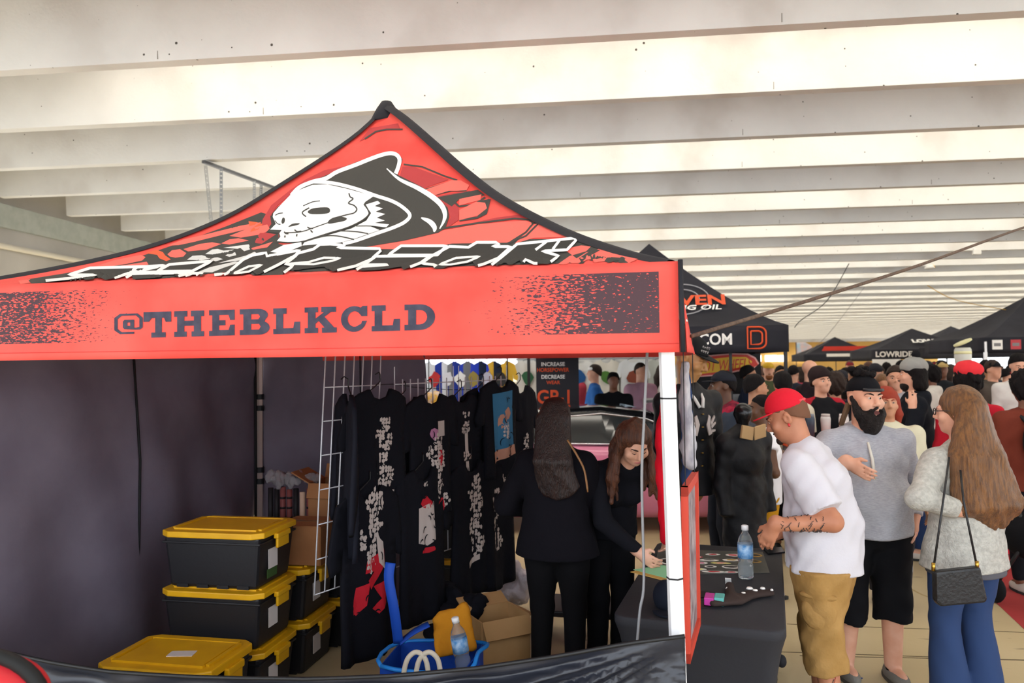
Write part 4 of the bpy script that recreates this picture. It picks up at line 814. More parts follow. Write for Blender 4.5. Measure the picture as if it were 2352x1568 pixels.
def carton(label, c, size, rz, flaps=(), m=m_cb, hollow=True):
    t = thing('cardboard_box', label, 'box', c, rz); w, d, h = size; th = .008
    for nm, cc, ss in (('box_wall', (0, -d / 2, h / 2), (w, th, h)), ('box_wall', (0, d / 2, h / 2), (w, th, h)), ('box_wall', (-w / 2, 0, h / 2), (th, d, h)), ('box_wall', (w / 2, 0, h / 2), (th, d, h)), ('box_bottom', (0, 0, .004), (w, d, th))): MB().box(cc, ss).build(nm, m, t)
    if 'closed' in flaps: MB().box((0, -d * .25, h), (w, d * .5 - .002, th)).build('flap', m, t); MB().box((0, d * .25, h), (w, d * .5 - .002, th)).build('flap', m, t); MB().box((0, 0, h + .005), (w * 1.0, .05, .002)).build('packing_tape', M('brown_tape', '#7d5632', .4), t)
    for fl, ang in flaps if isinstance(flaps, (list, tuple)) and flaps and not isinstance(flaps[0], str) else ():
        if fl in 'fb':
            s = -1 if fl == 'f' else 1; R = Matrix.Rotation(s * ang, 3, 'X'); MB().box(Vector((0, s * d / 2, h)) + R @ Vector((0, s * d * .2, 0)), (w, d * .4, th), R).build('flap', m, t)
        else:
            s = -1 if fl == 'l' else 1; R = Matrix.Rotation(-s * ang, 3, 'Y'); MB().box(Vector((s * w / 2, 0, h)) + R @ Vector((s * w * .22, 0, 0)), (w * .44, d, th), R).build('flap', m, t)
    return t
zt = 2 * PIT + .0
carton('closed brown cardboard box on the totes beside the poster tubes', (BX - .06, BY + .20, zt + .006), (.30, .30, .235), -TH, ('closed',))
carton('open brown cardboard box with raised flaps behind the poster tubes', (CX - .12, CY + .22, zt + .006), (.34, .26, .42), -TH, [('l', .5), ('b', 1.2), ('r', .3), ('f', -1.2)])
# poster tubes in clear sleeves
tub = M('poster_tube_black', '#1a1618', .6); tubr = M('poster_tube_red', '#7a3f3c', .6); tubw = M('poster_tube_kraft', '#c8a58d', .7)
clear = M('crumpled_clear_film', '#c9c2c4', .25, trans=.75, ior=1.1, bump=.8, bs=30)
# support crate behind the front stack
P0 = T(TW - .55, TD - .35, 0)
carton('tall brown carton standing behind the front tote stack', (P0[0] + .05, P0[1] - .02, 0), (.62, .40, .68), -TH, ('closed',))
TUBN = ['black wrapped poster tube at the outer end of the row', 'black wrapped poster tube next to the outermost one', 'red-checked poster tube beside two black tubes', 'red-checked poster tube beside another red-checked one', 'black wrapped poster tube beside the bare kraft tube', 'bare kraft poster tube among wrapped tubes', 'red-checked poster tube on the far side of the kraft tube', 'black poster tube at the open cardboard box end of the row']
k = 0
for (px, top, w_, mm) in ((622, 1120, .019, tub), (636, 1122, .019, tub), (650, 1118, .020, tubr), (665, 1124, .020, tubr), (680, 1122, .019, tub), (695, 1130, .020, tubw), (711, 1122, .021, tubr), (727, 1130, .02, tub)):
    b_ = W(px, 1195, 5.35); t_ = W(px, top, 5.35); tb = thing('poster_tube', TUBN[k], 'tube', (b_[0], b_[1], .69), 0, 'poster tubes behind the totes')
    MB().tube([(0, 0, 0), (0, 0, t_[2] - .69)], w_, 12).build('tube', mm, tb, True)
    if mm is tubr:
        for j in range(4): MB().tube([(0, 0, .06 + .07 * j), (0, 0, .075 + .07 * j)], w_ + .001, 12).build('check_band', tub, tb, True)
    if mm is not tubw:
        f = Field(.012); q = random.Random(k); 
        for j in range(7): f.ell((q.uniform(-.03, .03), q.uniform(-.03, .03), t_[2] - .69 + .03 + q.uniform(0, .07)), (.022, .022, .03), None, .008)
        f.noise = (.008, 90, k); link('film_sleeve', f.mesh('film_sleeve'), clear, tb)
    k += 1
# ------------------------------------------------------------------ wire grid wall and hanging shirts
GA = np.array([*W(722, 1366, 4.2)[:2], 0.0]); _B = W(1215, 1200, 6.05); GB = np.array([_B[0], _B[1], 0]); GD = nrm(GB - GA); GL_ = float(np.linalg.norm(GB - GA)); GN = np.array([GD[1], -GD[0], 0])  # towards the camera side
m_wire = M('white_wire', '#c9c9cf', .4, metal=.2)
def grid_panel(label, u0, u1, z0, z1, du, dz, r=.0035, lean=0):
    sl = lambda z: GD * (lean * (z - z0) / (z1 - z0))
    g = thing('wire_grid_panel', label, 'display rack', tuple(GA + GD * u0), 0, 'wire display grids'); o = np.array([0, 0, 0.0]) - 0
    n = int(round((u1 - u0) / du))
    for i in range(n + 1): MB().tube([GD * (du * i) + [0, 0, z0], GD * (du * i) + sl(z1) + [0, 0, z1]], r * 1.25, 6).build('upright_wire', m_wire, g, True)
    z = z0
    while z <= z1: MB().tube([sl(z) + [0, 0, z], sl(z) + GD * (u1 - u0) + [0, 0, z]], r, 6).build('cross_wire', m_wire, g, True); z += dz
    for uu in (0, u1 - u0): MB().tube([GD * uu + sl(z1) + [0, 0, z1], GD * uu + sl(z1) + [0, 0, z1 + .08]], .003, 5).build('hook', m_wire, g)
    return g
grid_panel('white wire display grid beside the tote stacks, partly bare', 0, .45, .63, 2.12, .075, .19, lean=.10)
grid_panel('white wire display grid behind the middle shirts', .66, 1.26, .63, 1.80, .075, .19); grid_panel('white wire display grid behind the shirts with blue art', 1.32, 1.92, .63, 1.80, .075, .19)
m_tee = M('black_tee_cotton', '#101017', .92, bump=.15, bs=30); m_prt = M('bone_white_print', '#b9aca6', .8); m_prr = M('red_shirt_print', '#b51f2c', .8); m_prp = M('pink_shirt_print', '#a86f90', .8); m_prb = M('blue_shirt_print', '#356a8c', .8); m_pro = M('peach_shirt_print', '#b0806c', .8); m_pry = M('ochre_shirt_print', '#9a7b3a', .8)
TEE = [(-.09, 0), (-.06, -.045), (0, -.06), (.06, -.045), (.09, 0), (.16, -.02), (.235, -.06), (.30, -.27), (.285, -.33), (.22, -.31), (.205, -.22), (.215, -.45), (.22, -.70), (.0, -.715), (-.22, -.70), (-.215, -.45), (-.205, -.22), (-.22, -.31), (-.285, -.33), (-.30, -.27), (-.235, -.06), (-.16, -.02)]
LST = TEE[:6] + [(.235, -.06), (.275, -.30), (.29, -.58), (.255, -.60), (.225, -.45), (.205, -.22), (.215, -.45), (.22, -.72)] + [(0, -.735)] + [(-.22, -.72), (-.215, -.45), (-.205, -.22), (-.225, -.45), (-.255, -.60), (-.29, -.58), (-.275, -.30), (-.235, -.06), (-.16, -.02)]
def hang_shirt(label, px, py, prints=(), ang=0.0, sc=1.0, outline=TEE, m=m_tee, off=.05, u=None, D=None, seed=0, name='t_shirt', hanger=True, stretch=1.0, cat='t-shirt'):
    """shirt on a hanger; neck centre at photo pixel (px, py), hung in front of the wire grid"""
    if D is None:
        d = ray(px, py); q = GA + GN * off; t = ((q - CAMP) @ GN) / (d @ GN); P = CAMP + d * t
    else: P = W(px, py, D)
    t_ = thing(name, label, cat, tuple(P), math.atan2(GD[1], GD[0]) + ang)
    vs, fs = fill_poly([outline], .035); q = random.Random(seed); a1, a2 = q.uniform(0, 6), q.uniform(0, 6)
    def zf(x, y): return (.018 * math.sin(22 * x + 4 * y + a1) + .010 * math.sin(47 * x + a2)) * min(1, -y * 1.6) - .02 * (x / .25) ** 2
    mb = MB(); mb.add([(x * sc, -zf(x, y) * sc - .012, y * sc * stretch) for x, y in vs], fs); n = len(vs); mb.add([(x * sc, -zf(x, y) * sc + .012, y * sc * stretch) for x, y in vs], [f[::-1] for f in fs])
    ol = {}; 
    # stitch the outline between front and back
    cnt = {}
    for f in fs:
        for a, b in zip(f, f[1:] + f[:1]): cnt[(a, b)] = 1
    mb.f += [(b, a, a + n, b + n) for (a, b) in cnt if (b, a) not in cnt]
    sh = mb.build('garment', m, t_, True)
    for pm, pls in prints:
        sil = [pl for pl in pls if len(pl) > 6 and pm is m_prt]
        if sil:
            mbp = MB(); ps = []
            x0, x1, y0, y1 = min(x for pl in sil for x, _ in pl), max(x for pl in sil for x, _ in pl), min(y for pl in sil for _, y in pl), max(y for pl in sil for _, y in pl); st = .021; yy = y0
            while yy < y1:
                xx = x0
                while xx < x1:
                    cx, cy = xx + q.uniform(-.005, .005), yy + q.uniform(-.005, .005)
                    if any(inside(cx, cy, pl) for pl in sil) and q.random() < .90: ps.append(blob(cx, cy, q.uniform(.010, .0135), q.uniform(.010, .0135), q.choice((5, 6, 7)), .25, q.random()))
                    xx += st
                yy += st
            for pl in ps: k0 = len(pl); mbp.add([(x * sc, -zf(x, y) * sc - .0155, y * sc * stretch) for x, y in pl], [tuple(range(k0))])
            mbp.build('print', pm, sh)['kind'] = 'stuff'
        for pl in pls:
            if pl in sil: continue
            v2, f2 = fill_poly([pl], .03); MB().add([(x * sc, -zf(x, y) * sc - .0155 - .0012 * (pls.index(pl) % 3), y * sc * stretch) for x, y in v2], f2).build('print', pm, sh)
    if prints:
        xs = [x for _, pls in prints for pl in pls for x, _y in pl]; ys = [y for _, pls in prints for pl in pls for _x, y in pl]
        for j in range(14):
            x0, y0 = q.uniform(min(xs), max(xs)), q.uniform(min(ys), max(ys)); a0 = q.uniform(0, 6.28); L_ = q.uniform(.025, .06); st = [(x0 + L_ * i / 5 * math.cos(a0 + .25 * i), y0 + L_ * i / 5 * math.sin(a0 + .25 * i)) for i in range(6)]; v2 = stroke(st, .0075, True)
            MB().add([(x * sc, -zf(x, y) * sc - .0195, y * sc * stretch) for x, y in v2], [(i, i + 1, 10 - i, 11 - i) for i in range(5)]).build('print_line', m, sh)
    if hanger: MB().tube([(-.13 * sc, 0, -.035), (-.02, 0, .03), (0, 0, .045), (.0, 0, .085), (.015, .02, .10), (.0, .04, .085)], .004, 5).build('hanger_wire', M('black_hanger', '#111113', .5), t_)
    return t_
def inside(x, y, pl):
    r = False
    for (x0, y0), (x1, y1) in zip(pl, pl[1:] + pl[:1]):
        if (y0 > y) != (y1 > y) and x < (x1 - x0) * (y - y0) / (y1 - y0) + x0: r = not r
    return r
def blob(cx, cy, rx, ry, n=9, j=.25, seed=0):
    q = random.Random(seed); return [(cx + rx * (1 + q.uniform(-j, j)) * math.cos(2 * math.pi * i / n), cy + ry * (1 + q.uniform(-j, j)) * math.sin(2 * math.pi * i / n)) for i in range(n)]
def figure(cx, cy, s, seed): # standing-figure shaped white print made of a few patches
    return [blob(cx, cy, .05 * s, .055 * s, 10, .2, seed), blob(cx + .01 * s, cy - .12 * s, .07 * s, .08 * s, 9, .25, seed + 1), blob(cx - .02 * s, cy - .25 * s, .06 * s, .08 * s, 9, .25, seed + 2), blob(cx + .02 * s, cy - .36 * s, .075 * s, .06 * s, 10, .2, seed + 3), blob(cx - .07 * s, cy - .06 * s, .025 * s, .035 * s, 7, .2, seed + 4)]
hang_shirt('black long-sleeved shirt turned edge-on at the end of the wire grid', 800, 905, [(m_prt, [blob(.0, -.12, .02, .03, 8, .2, 3)])], ang=1.0, outline=LST, off=.10, seed=1, name='long_sleeve_shirt', stretch=1.25, m=M('faded_black_cotton', '#15161f', .8, bump=.15, bs=20))
hang_shirt('black t-shirt with a white print of a cartoon figure on a vinyl record', 873, 893, [(m_prt, figure(.03, -.20, .8, 11) + [blob(.04, -.50, .08, .075, 16, .03, 5), [(-.04, -.585), (.12, -.58), (.12, -.66), (-.04, -.665)]])], off=.10, seed=2, stretch=1.05)
hang_shirt('black t-shirt with a narrow vertical white word, behind its neighbours', 932, 912, [(m_prt, [[(.0, -.12), (.03, -.12), (.025, -.30), (.005, -.30)]])], off=.02, seed=3)
hang_shirt('black t-shirt with a collage print of white, pink and red figures', 992, 905, [(m_prt, figure(.04, -.28, 1.0, 31) + [[(.03, -.16), (.11, -.16), (.11, -.25), (.03, -.25)]]), (m_prp, [blob(.0, -.23, .05, .035, 8, .3, 7)]), (m_prr, [blob(.06, -.38, .03, .06, 8, .3, 8), blob(.07, -.66, .03, .05, 8, .3, 9)])], off=.10, seed=4, stretch=1.1)
hang_shirt('black t-shirt with a white mushroom-shaped print over a pole', 1060, 905, [(m_prt, [blob(.03, -.23, .06, .05, 10, .2, 1), [(.015, -.27), (.05, -.27), (.05, -.40), (.015, -.40)], blob(.04, -.43, .06, .04, 8, .2, 2), [(.02, -.46), (.05, -.46), (.05, -.57), (.02, -.57)], blob(.03, -.14, .05, .02, 7, .2, 3)])], off=.06, seed=5)
hang_shirt('black t-shirt with a purple-haired figure print', 1110, 890, [(m_prp, [blob(.0, -.2, .055, .06, 9, .2, 4), blob(.02, -.56, .045, .05, 8, .2, 5)]), (m_prt, [blob(.01, -.32, .055, .09, 9, .15, 6)]), (m_pry, [[(-.02, -.40), (.05, -.40), (.04, -.50), (-.02, -.50)]]), (m_prb, [blob(.02, -.64, .05, .03, 8, .2, 7)])], off=.03, seed=6)
hang_shirt('black t-shirt with a large blue and peach picture print', 1152, 872, [(m_prb, [[(-.13, -.10), (.13, -.08), (.12, -.55), (-.10, -.58)]]), (m_pro, [blob(-.02, -.30, .05, .06, 9, .3, 8), blob(.05, -.25, .05, .05, 9, .3, 9), [(-.12, -.52), (.13, -.48), (.14, -.55), (-.12, -.60)]]), (m_prt, [blob(.03, -.38, .05, .06, 9, .3, 10)])], off=.10, seed=7)
hang_shirt('black t-shirt at the far end of the wire grid', 1195, 885, [(m_prt, figure(.05, -.35, .5, 71))], off=.02, seed=8, stretch=1.1)
# lower row
AKA = [[(-.05, -.30), (.10, -.27), (.11, -.33), (.04, -.38), (-.02, -.42), (-.04, -.38), (.01, -.35), (-.06, -.35)], [(-.11, -.40), (-.03, -.39), (-.05, -.48), (-.12, -.52), (-.13, -.47)], [(.0, -.41), (.12, -.40), (.12, -.50), (.04, -.53), (-.01, -.50), (.06, -.47)]]
hang_shirt('black t-shirt with a white cartoon portrait over red brush lettering', 850, 1118, [(m_prt, [blob(.03, -.07, .075, .06, 12, .15, 1), blob(.02, -.17, .06, .06, 10, .2, 2), blob(.0, -.28, .05, .08, 9, .25, 3), blob(-.07, -.22, .03, .06, 7, .3, 4), [(.03, -.20), (.09, -.24), (.11, -.36), (.05, -.32)]]), (m_prr, AKA)], off=.13, seed=12, stretch=1.35, sc=1.02)
hang_shirt('black t-shirt with a pale square group print low on the wire grid', 972, 1075, [(m_prt, [[(-.06, -.18), (.08, -.16), (.09, -.34), (.02, -.36), (-.06, -.34)]]), (m_prr, [blob(.01, -.16, .05, .03, 8, .3, 2), blob(.03, -.38, .06, .015, 8, .3, 3)]), (m_prt, [blob(.01, -.08, .03, .02, 7, .2, 5)])], off=.12, seed=13, stretch=1.35)
hang_shirt('black t-shirt with a tall white standing-figure print', 1083, 1058, [(m_prt, figure(.03, -.12, .9, 91) + [[(-.06, -.53), (.06, -.50), (.06, -.53), (-.06, -.56)]])], off=.08, seed=14, stretch=1.3)
hang_shirt('black t-shirt with two small white figures, lowest at the far end', 1142, 1045, [(m_prt, figure(-.02, -.20, .7, 81) + figure(.08, -.10, .4, 85))], off=.09, seed=15, stretch=1.35)
# line of cord and pegs above the shirts
tag(MB().tube(smooth_line([W(848, 886, 4.6), W(900, 882, 4.85), W(960, 890, 5.1), W(1010, 893, 5.3), W(1060, 895, 5.5), W(1130, 890, 5.8)], 4), .0025, 5).build('clothesline', M('black_cord', '#101012', .6), None, True), 'thin black cord strung behind the hanging t-shirts', 'cord')
# ------------------------------------------------------------------ blue soft crate with things in it
m_bl = M('blue_fabric', '#0d3f9c', .6, bump=.1, bs=30); m_lb = M('light_blue_piping', '#1f86e0', .5)
BCc = ground(995, 4.12); bt = thing('fabric_crate', 'blue collapsible fabric crate with light blue piping and long straps', 'crate', BCc, -.05)
cw, cd_, ch = .245, .17, .335
rim = [(-cw, -cd_, ch), (cw * .75, -cd_, ch - .01), (cw, -cd_ * .3, ch + .05), (cw * .9, cd_, ch + .02), (-cw, cd_, ch)]
for a, b in zip(rim, rim[1:] + rim[:1]):
    mb = MB(); mb.sheet(lambda u, v, a=a, b=b: (a[0] + (b[0] - a[0]) * u, a[1] + (b[1] - a[1]) * u, (a[2] + (b[2] - a[2]) * u) * (1 - v) + .01 * v), 8, 8, .006); mb.build('crate_side', m_bl, bt)
MB().prism([(x, y) for x, y, _ in rim], lambda x, y, w_: (x, y, .004 + w_), .01).build('crate_bottom', m_bl, bt)
MB().tube(smooth_line(rim, 4, True) + [rim[0]], .011, 8).build('piping', m_lb, bt, True)
lp = lambda x, y, d: to_local(W(x, y, d), BCc, -.05)
def ribbon(pts, w, n=(0, -1, 0), th=.004):
    mb = MB(); P = [np.array(p, float) for p in smooth_line(pts, 5)]; m = len(P); n = nrm(n)
    def fn(u, v):
        i = min(int(round(v * (m - 1))), m - 1); d = nrm(P[min(i + 1, m - 1)] - P[max(i - 1, 0)]); s = nrm(np.cross(d, n)); return P[i] + s * w * (u - .5)
    return mb.sheet(fn, 2, m - 1, th)
D0 = PX(BCc + [0, 0, ch])[2]
ribbon([lp(915, 1478, D0), lp(905, 1400, D0 - .02), lp(893, 1330, D0), lp(897, 1292, D0 + .02)], .055).build('strap', m_bl, bt, True)
ribbon([lp(918, 1475, D0), lp(950, 1450, D0), lp(985, 1432, D0 + .02)], .05, (0, -.3, 1)).build('strap', m_bl, bt, True)
for dx in (0, 28): MB().tube(smooth_line([lp(925 + dx, 1560, D0 - .19), lp(935 + dx, 1515, D0 - .2), lp(957 + dx, 1497, D0 - .2), lp(978 + dx, 1515, D0 - .2), lp(985 + dx, 1560, D0 - .19)], 5), .013, 8).build('rope_handle', M('cream_webbing', '#d8cdbb', .85), bt, True)
f = Field(.010)
pa, pb, pc, pd_ = (W(1000, 1425, D0 + .10), W(1066, 1392, D0 + .14), W(1010, 1500, D0), W(1085, 1485, D0 + .05))
for i in range(6):
    t = i / 5; a = pa * (1 - t) + pb * t; c = pc * (1 - t) + pd_ * t; f.cone(a, c, .024, .020, .03)
f.noise = (.006, 40, 1); tag(link('mustard_cloth', f.mesh('mustard_cloth'), M('mustard_cotton', '#b8791c', .9, bump=.2, bs=60)), 'mustard yellow cloth draped over the back of the blue crate', 'cloth')
def bottle(label, P, tilt=(0, 0), s=1.0, lay=None):
    t = thing('water_bottle', label, 'bottle', tuple(P), 0); t.rotation_euler = (tilt[0], tilt[1], .3)
    pl = M('clear_bottle_plastic', '#dfe8ee', .08, trans=.9, ior=1.2)
    MB().lathe([(0, 0), (.026 * s, .0), (.031 * s, .008), (.031 * s, .055 * s), (.027 * s, .065 * s), (.031 * s, .075 * s), (.031 * s, .145 * s), (.026 * s, .165 * s), (.013 * s, .188 * s), (.013 * s, .20 * s), (0, .2 * s)], (0, 0, 0), 18).build('bottle', pl, t, True)
    MB().lathe([(.0315 * s, .085 * s), (.0315 * s, .14 * s)], (0, 0, 0), 18).build('paper_label', M('blue_water_label', '#a9c4de', .5, var='#2f7fc0', vs=30), t, True)
    MB().lathe([(0, .198 * s), (.0145 * s, .198 * s), (.0145 * s, .216 * s), (.012 * s, .218 * s), (0, .218 * s)], (0, 0, 0), 14).build('bottle_cap', M('white_cap', '#e8e8ea', .4), t, True)
    return t
P = W(1068, 1545, D0 - .12); bottle('clear water bottle leaning in the blue crate', (P[0], P[1], P[2]), (0, -.17), 1.35)
# cardboard box and black clothes heap behind it
P = ground(1140, 4.75)
cb = carton('open light brown carton with a raised flap in front of the hoodie woman', (P[0] - .02, P[1], 0), (.32, .28, .36), .6, [('r', -.5), ('b', .4), ('f', -1.0)], m_cbl)
f = Field(.012); q = random.Random(2)
c0 = np.array([*W(1045, 826, 4.95)[:2], .42])
for i in range(16): f.cone(c0 + [q.uniform(-.20, .16), q.uniform(-.12, .14), q.uniform(-.40, .0)], c0 + [q.uniform(-.20, .20), q.uniform(-.12, .14), q.uniform(-.38, .02)], .055, .04, .03)
f.noise = (.010, 38, 2); f.cut((0, 0, .003), (0, 0, -1)); tag(link('clothes_heap', f.mesh('clothes_heap'), m_tee), 'heap of folded black clothes behind the blue crate', 'clothes')
cl = Zp(1075, 1360, .05); 
# clear bag of oddments by the shirts
f = Field(.012); c0 = np.array([*W(1180, 826, 5.9)[:2], .13])
for i in range(9): f.ell(c0 + [q.uniform(-.1, .1), q.uniform(-.08, .08), q.uniform(-.05, .2)], (.08, .08, .075), None, .03)
f.noise = (.010, 50, 1); f.cut((0, 0, .003), (0, 0, -1)); tag(link('clear_plastic_bag', f.mesh('clear_plastic_bag'), M('milky_film', '#b9afb4', .3, bump=.6, bs=30)), 'milky clear plastic bag of merchandise on the floor near the carton', 'bag')
# black low trolley behind the two women
tr = thing('folding_trolley', 'black low folding trolley on the floor behind the two women', 'trolley', tuple(np.array([*W(1325, 826, 5.35)[:2], 0])), -TH); mtk = M('black_steel', '#17171b', .5)
MB().box((0, 0, .20), (.55, .40, .04)).build('deck', mtk, tr, False, .008); MB().box((0, .0, .52), (.55, .40, .04)).build('deck', mtk, tr, False, .008)
for x in (-.26, .26):
    for y in (-.18, .18): MB().bar((x, y, .05), (x, y, .54), .03).build('post', mtk, tr); MB().lathe([(0, -.015), (.04, -.015), (.04, .015), (0, .015)], (x, y, .041), 14, Matrix.Rotation(math.pi / 2, 3, 'X')).build('wheel', mtk, tr, True)
# red thing in the foreground corner
f = Field(.012); c = W(-30, 1600, 1.9); f.ell(c, (.16, .10, .105), None, .02); o = link('red_shell', f.mesh('red_shell'), M('glossy_red_shell', '#c22a32', .35, coat=.4)); rb = thing('hard_case', 'glossy red rounded hard case with black rim in front of the half wall', 'case', (c[0], c[1], 0)); keep(o, rb)
keep(MB().tube([c + np.array([.168 * math.cos(t), -.02, .115 * math.sin(t)]) for t in np.linspace(0, 6.283, 33)], .018, 8).build('rim', M('black_rubber', '#161616', .7), None, True), rb)
keep(MB().bar((c[0], c[1], 0), (c[0], c[1], c[2]), .05).build('stand_post', M('black_rubber', '#161616', .7)), rb)
# ================================================================== MERCHANDISE TABLE
NL, NR, FRc, FLc = Zp(1397, 1428, .74), Zp(1806, 1440, .74), Zp(1806, 1262, .74), Zp(1500, 1247, .74)
ty = nrm((FRc - NR + FLc - NL) / 2 * [1, 1, 0]); tx = np.array([ty[1], -ty[0], 0]); tw = float((NR - NL) @ tx); tl = 1.50
TC = (NL + NR) / 2 * [1, 1, 0] + ty * tl / 2; trz = math.atan2(tx[1], tx[0])
tab = thing('merchandise_table', 'folding table under a fitted black stretch cover, holding stickers and socks', 'table', TC, trz)
m_cov = M('black_stretch_cover', '#2b2b30', .7, bump=.06, bs=60)
def rrect(w, l, rad, n=8):
    pts = []
    for cx, cy, a in ((w / 2 - rad, l / 2 - rad, 0), (-w / 2 + rad, l / 2 - rad, 90), (-w / 2 + rad, -l / 2 + rad, 180), (w / 2 - rad, -l / 2 + rad, 270)): pts += [(cx + rad * math.cos(math.radians(a + 90 * i / n)), cy + rad * math.sin(math.radians(a + 90 * i / n))) for i in range(n + 1)]
    out = []
    for p, q in zip(pts, pts[1:] + pts[:1]):
        m = max(1, int(math.hypot(q[0] - p[0], q[1] - p[1]) / .06)); out += [(p[0] + (q[0] - p[0]) * i / m, p[1] + (q[1] - p[1]) * i / m) for i in range(m)]
    return out
ring = rrect(tw, tl, .07); N_ = len(ring); mb = MB(); vs = []
lev = [(.742, .96), (.740, .985), (.732, 1.0), (.705, 1.0), (.695, .985)]
for z, s in lev: vs += [(x * (1 - (1 - s) * .6), y * (1 - (1 - s) * .3), z) for x, y in ring]
for j in range(1, 13):
    t = j / 12; z = .695 * (1 - t)
    for x, y in ring:
        cx = min(1, abs(x) / (tw / 2)); cy = min(1, abs(y) / (tl / 2)); corner = (cx * cy) ** 6
        pin = math.sin(math.pi * min(1, t * 1.02)) ; fx = 1 - .02 - (.16 * pin + .06 * t) * (1 - corner * .75) - .05 * t; fy = 1 - .02 - (.08 * pin + .04 * t) * (1 - corner * .75) - .03 * t
        vs.append((x * fx, y * fy, z))
nl = len(lev) + 12
fs = [(i * N_ + k, (i + 1) * N_ + k, (i + 1) * N_ + (k + 1) % N_, i * N_ + (k + 1) % N_) for i in range(nl - 1) for k in range(N_)] + [tuple(range(N_))]
mb.add(vs, fs); mb.build('fitted_cover', m_cov, tab, True)
for x in (-1, 1):
    for y in (-1, 1): MB().tube([(x * (tw / 2 - .10), y * (tl / 2 - .12), 0), (x * (tw / 2 - .09), y * (tl / 2 - .10), .70)], .014, 8).build('leg', M('grey_steel_leg', '#55565a', .4, metal=.6), tab, True)
    for y in (-1, 1): f = Field(.008); f.ell((x * (tw / 2 - .015), y * (tl / 2 - .02), .075), (.03, .03, .04), None, .02); link('foot_pocket', f.mesh('foot_pocket'), m_cov, tab)
TZ = .7435
def on_t(px, py): return Zp(px, py, TZ)
def flat_thing(name, label, cat, quad, th, m, z=0, smooth=False):
    P = [on_t(*q) for q in quad]; c = sum(P) / len(P); mb = MB(); n = len(P)
    mb.add([(p - c) * [1, 1, 0] + [0, 0, 0] for p in P] + [(p - c) * [1, 1, 0] + [0, 0, th] for p in P], [tuple(range(n)), tuple(range(2 * n - 1, n - 1, -1))] + [(i, n + i, n + (i + 1) % n, (i + 1) % n) for i in range(n)])
    o = mb.build(name, m); o.location = (float(c[0]), float(c[1]), TZ + z); 
    # face orientation
    bm = bmesh.new(); bm.from_mesh(o.data); bmesh.ops.recalc_face_normals(bm, faces=bm.faces[:]); bm.to_mesh(o.data); bm.free()
    return tag(o, label, cat)
mat_d = M('clear_grey_mat', '#4a4a46', .35, var='#55554f', vs=10)
sh = flat_thing('sticker_mat', 'thin grey plastic mat on the table covered with stickers', 'mat', [(1512, 1262), (1752, 1268), (1768, 1316), (1500, 1320)], .003, mat_d)
q = random.Random(9); SC_ = [M('sticker_white', '#d9d6d0', .5), M('sticker_red', '#b5323a', .5), M('sticker_ochre', '#b08a3a', .5), M('sticker_yellow', '#d3d07a', .5), M('sticker_pink', '#c06a86', .5)]
SC_.append(M('sticker_black', '#1a1a1c', .5))
STK = ['white die-cut sticker with red edge at the far side of the mat', 'white and red sticker next to the ochre badge sticker', 'long white sticker with black outline', 'white sticker with ochre centre', 'large ochre badge sticker with dark art', 'small white sticker with pink art beside the red frame', 'yellow strip sticker with pink art', 'round white sticker with black ring', 'large white oval sticker with black lettering shape', 'white sticker with yellow art at the near edge of the mat', 'long white and red sticker at the near edge of the mat', "small white and red sticker beside the bottle's base", 'ochre sticker with black art beside the bottle', 'small red sticker with white art beside the red frame', 'black and white striped sticker beside the mint paper']
for i, (px, py, w, h, m0, m1) in enumerate(((1637, 1274, 30, 7, 0, 1), (1685, 1276, 34, 9, 0, 1), (1628, 1287, 38, 8, 0, 5), (1680, 1287, 36, 8, 0, 2), (1735, 1276, 30, 12, 2, 5), (1612, 1294, 24, 8, 0, 4), (1655, 1294, 40, 6, 3, 4), (1632, 1302, 26, 7, 0, 5), (1680, 1303, 44, 10, 0, 5), (1606, 1308, 30, 7, 0, 3), (1640, 1314, 44, 6, 0, 1), (1680, 1315, 28, 7, 0, 1), (1735, 1290, 26, 9, 2, 5), (1603, 1280, 22, 6, 1, 0), (1530, 1290, 36, 20, 0, 5))):
    st = thing('sticker', STK[i], 'sticker', tuple(on_t(px, py) * [1, 1, 0] + [0, 0, TZ + .0032]), 0, 'stickers on the mat')
    pl = blob(0, 0, w / 370 * .5, h / 370 * 1.15, 14, .15, i); MB().prism(pl, lambda x, y, w_: (x, y, w_), .0008).build('sticker_base', SC_[m0], st); pl2 = blob(0, 0, w / 370 * .3, h / 370 * .7, 10, .3, i + 50); MB().prism(pl2, lambda x, y, w_: (x, y, .0008 + w_), .0004).build('sticker_art', SC_[m1], st)
flat_thing('paper_folder', 'manila folder under the green paper on the table', 'folder', [(1448, 1314), (1500, 1305), (1545, 1318), (1528, 1334)], .004, M('manila', '#c39a54', .8))
flat_thing('green_paper', 'pale green sheet of paper under the woman\'s hand', 'paper', [(1455, 1310), (1520, 1300), (1552, 1304), (1532, 1330)], .002, M('mint_paper', '#8fc79b', .8), .0045)
P = on_t(1713, 1327); bottle('clear water bottle with blue label standing on the table', P * [1, 1, 0] + [0, 0, TZ], s=1.28)
ph = flat_thing('phone', 'black phone lying at the far corner of the table', 'phone', [(1752, 1262), (1795, 1259), (1803, 1270), (1765, 1274)], .009, M('black_glass', '#101114', .15))
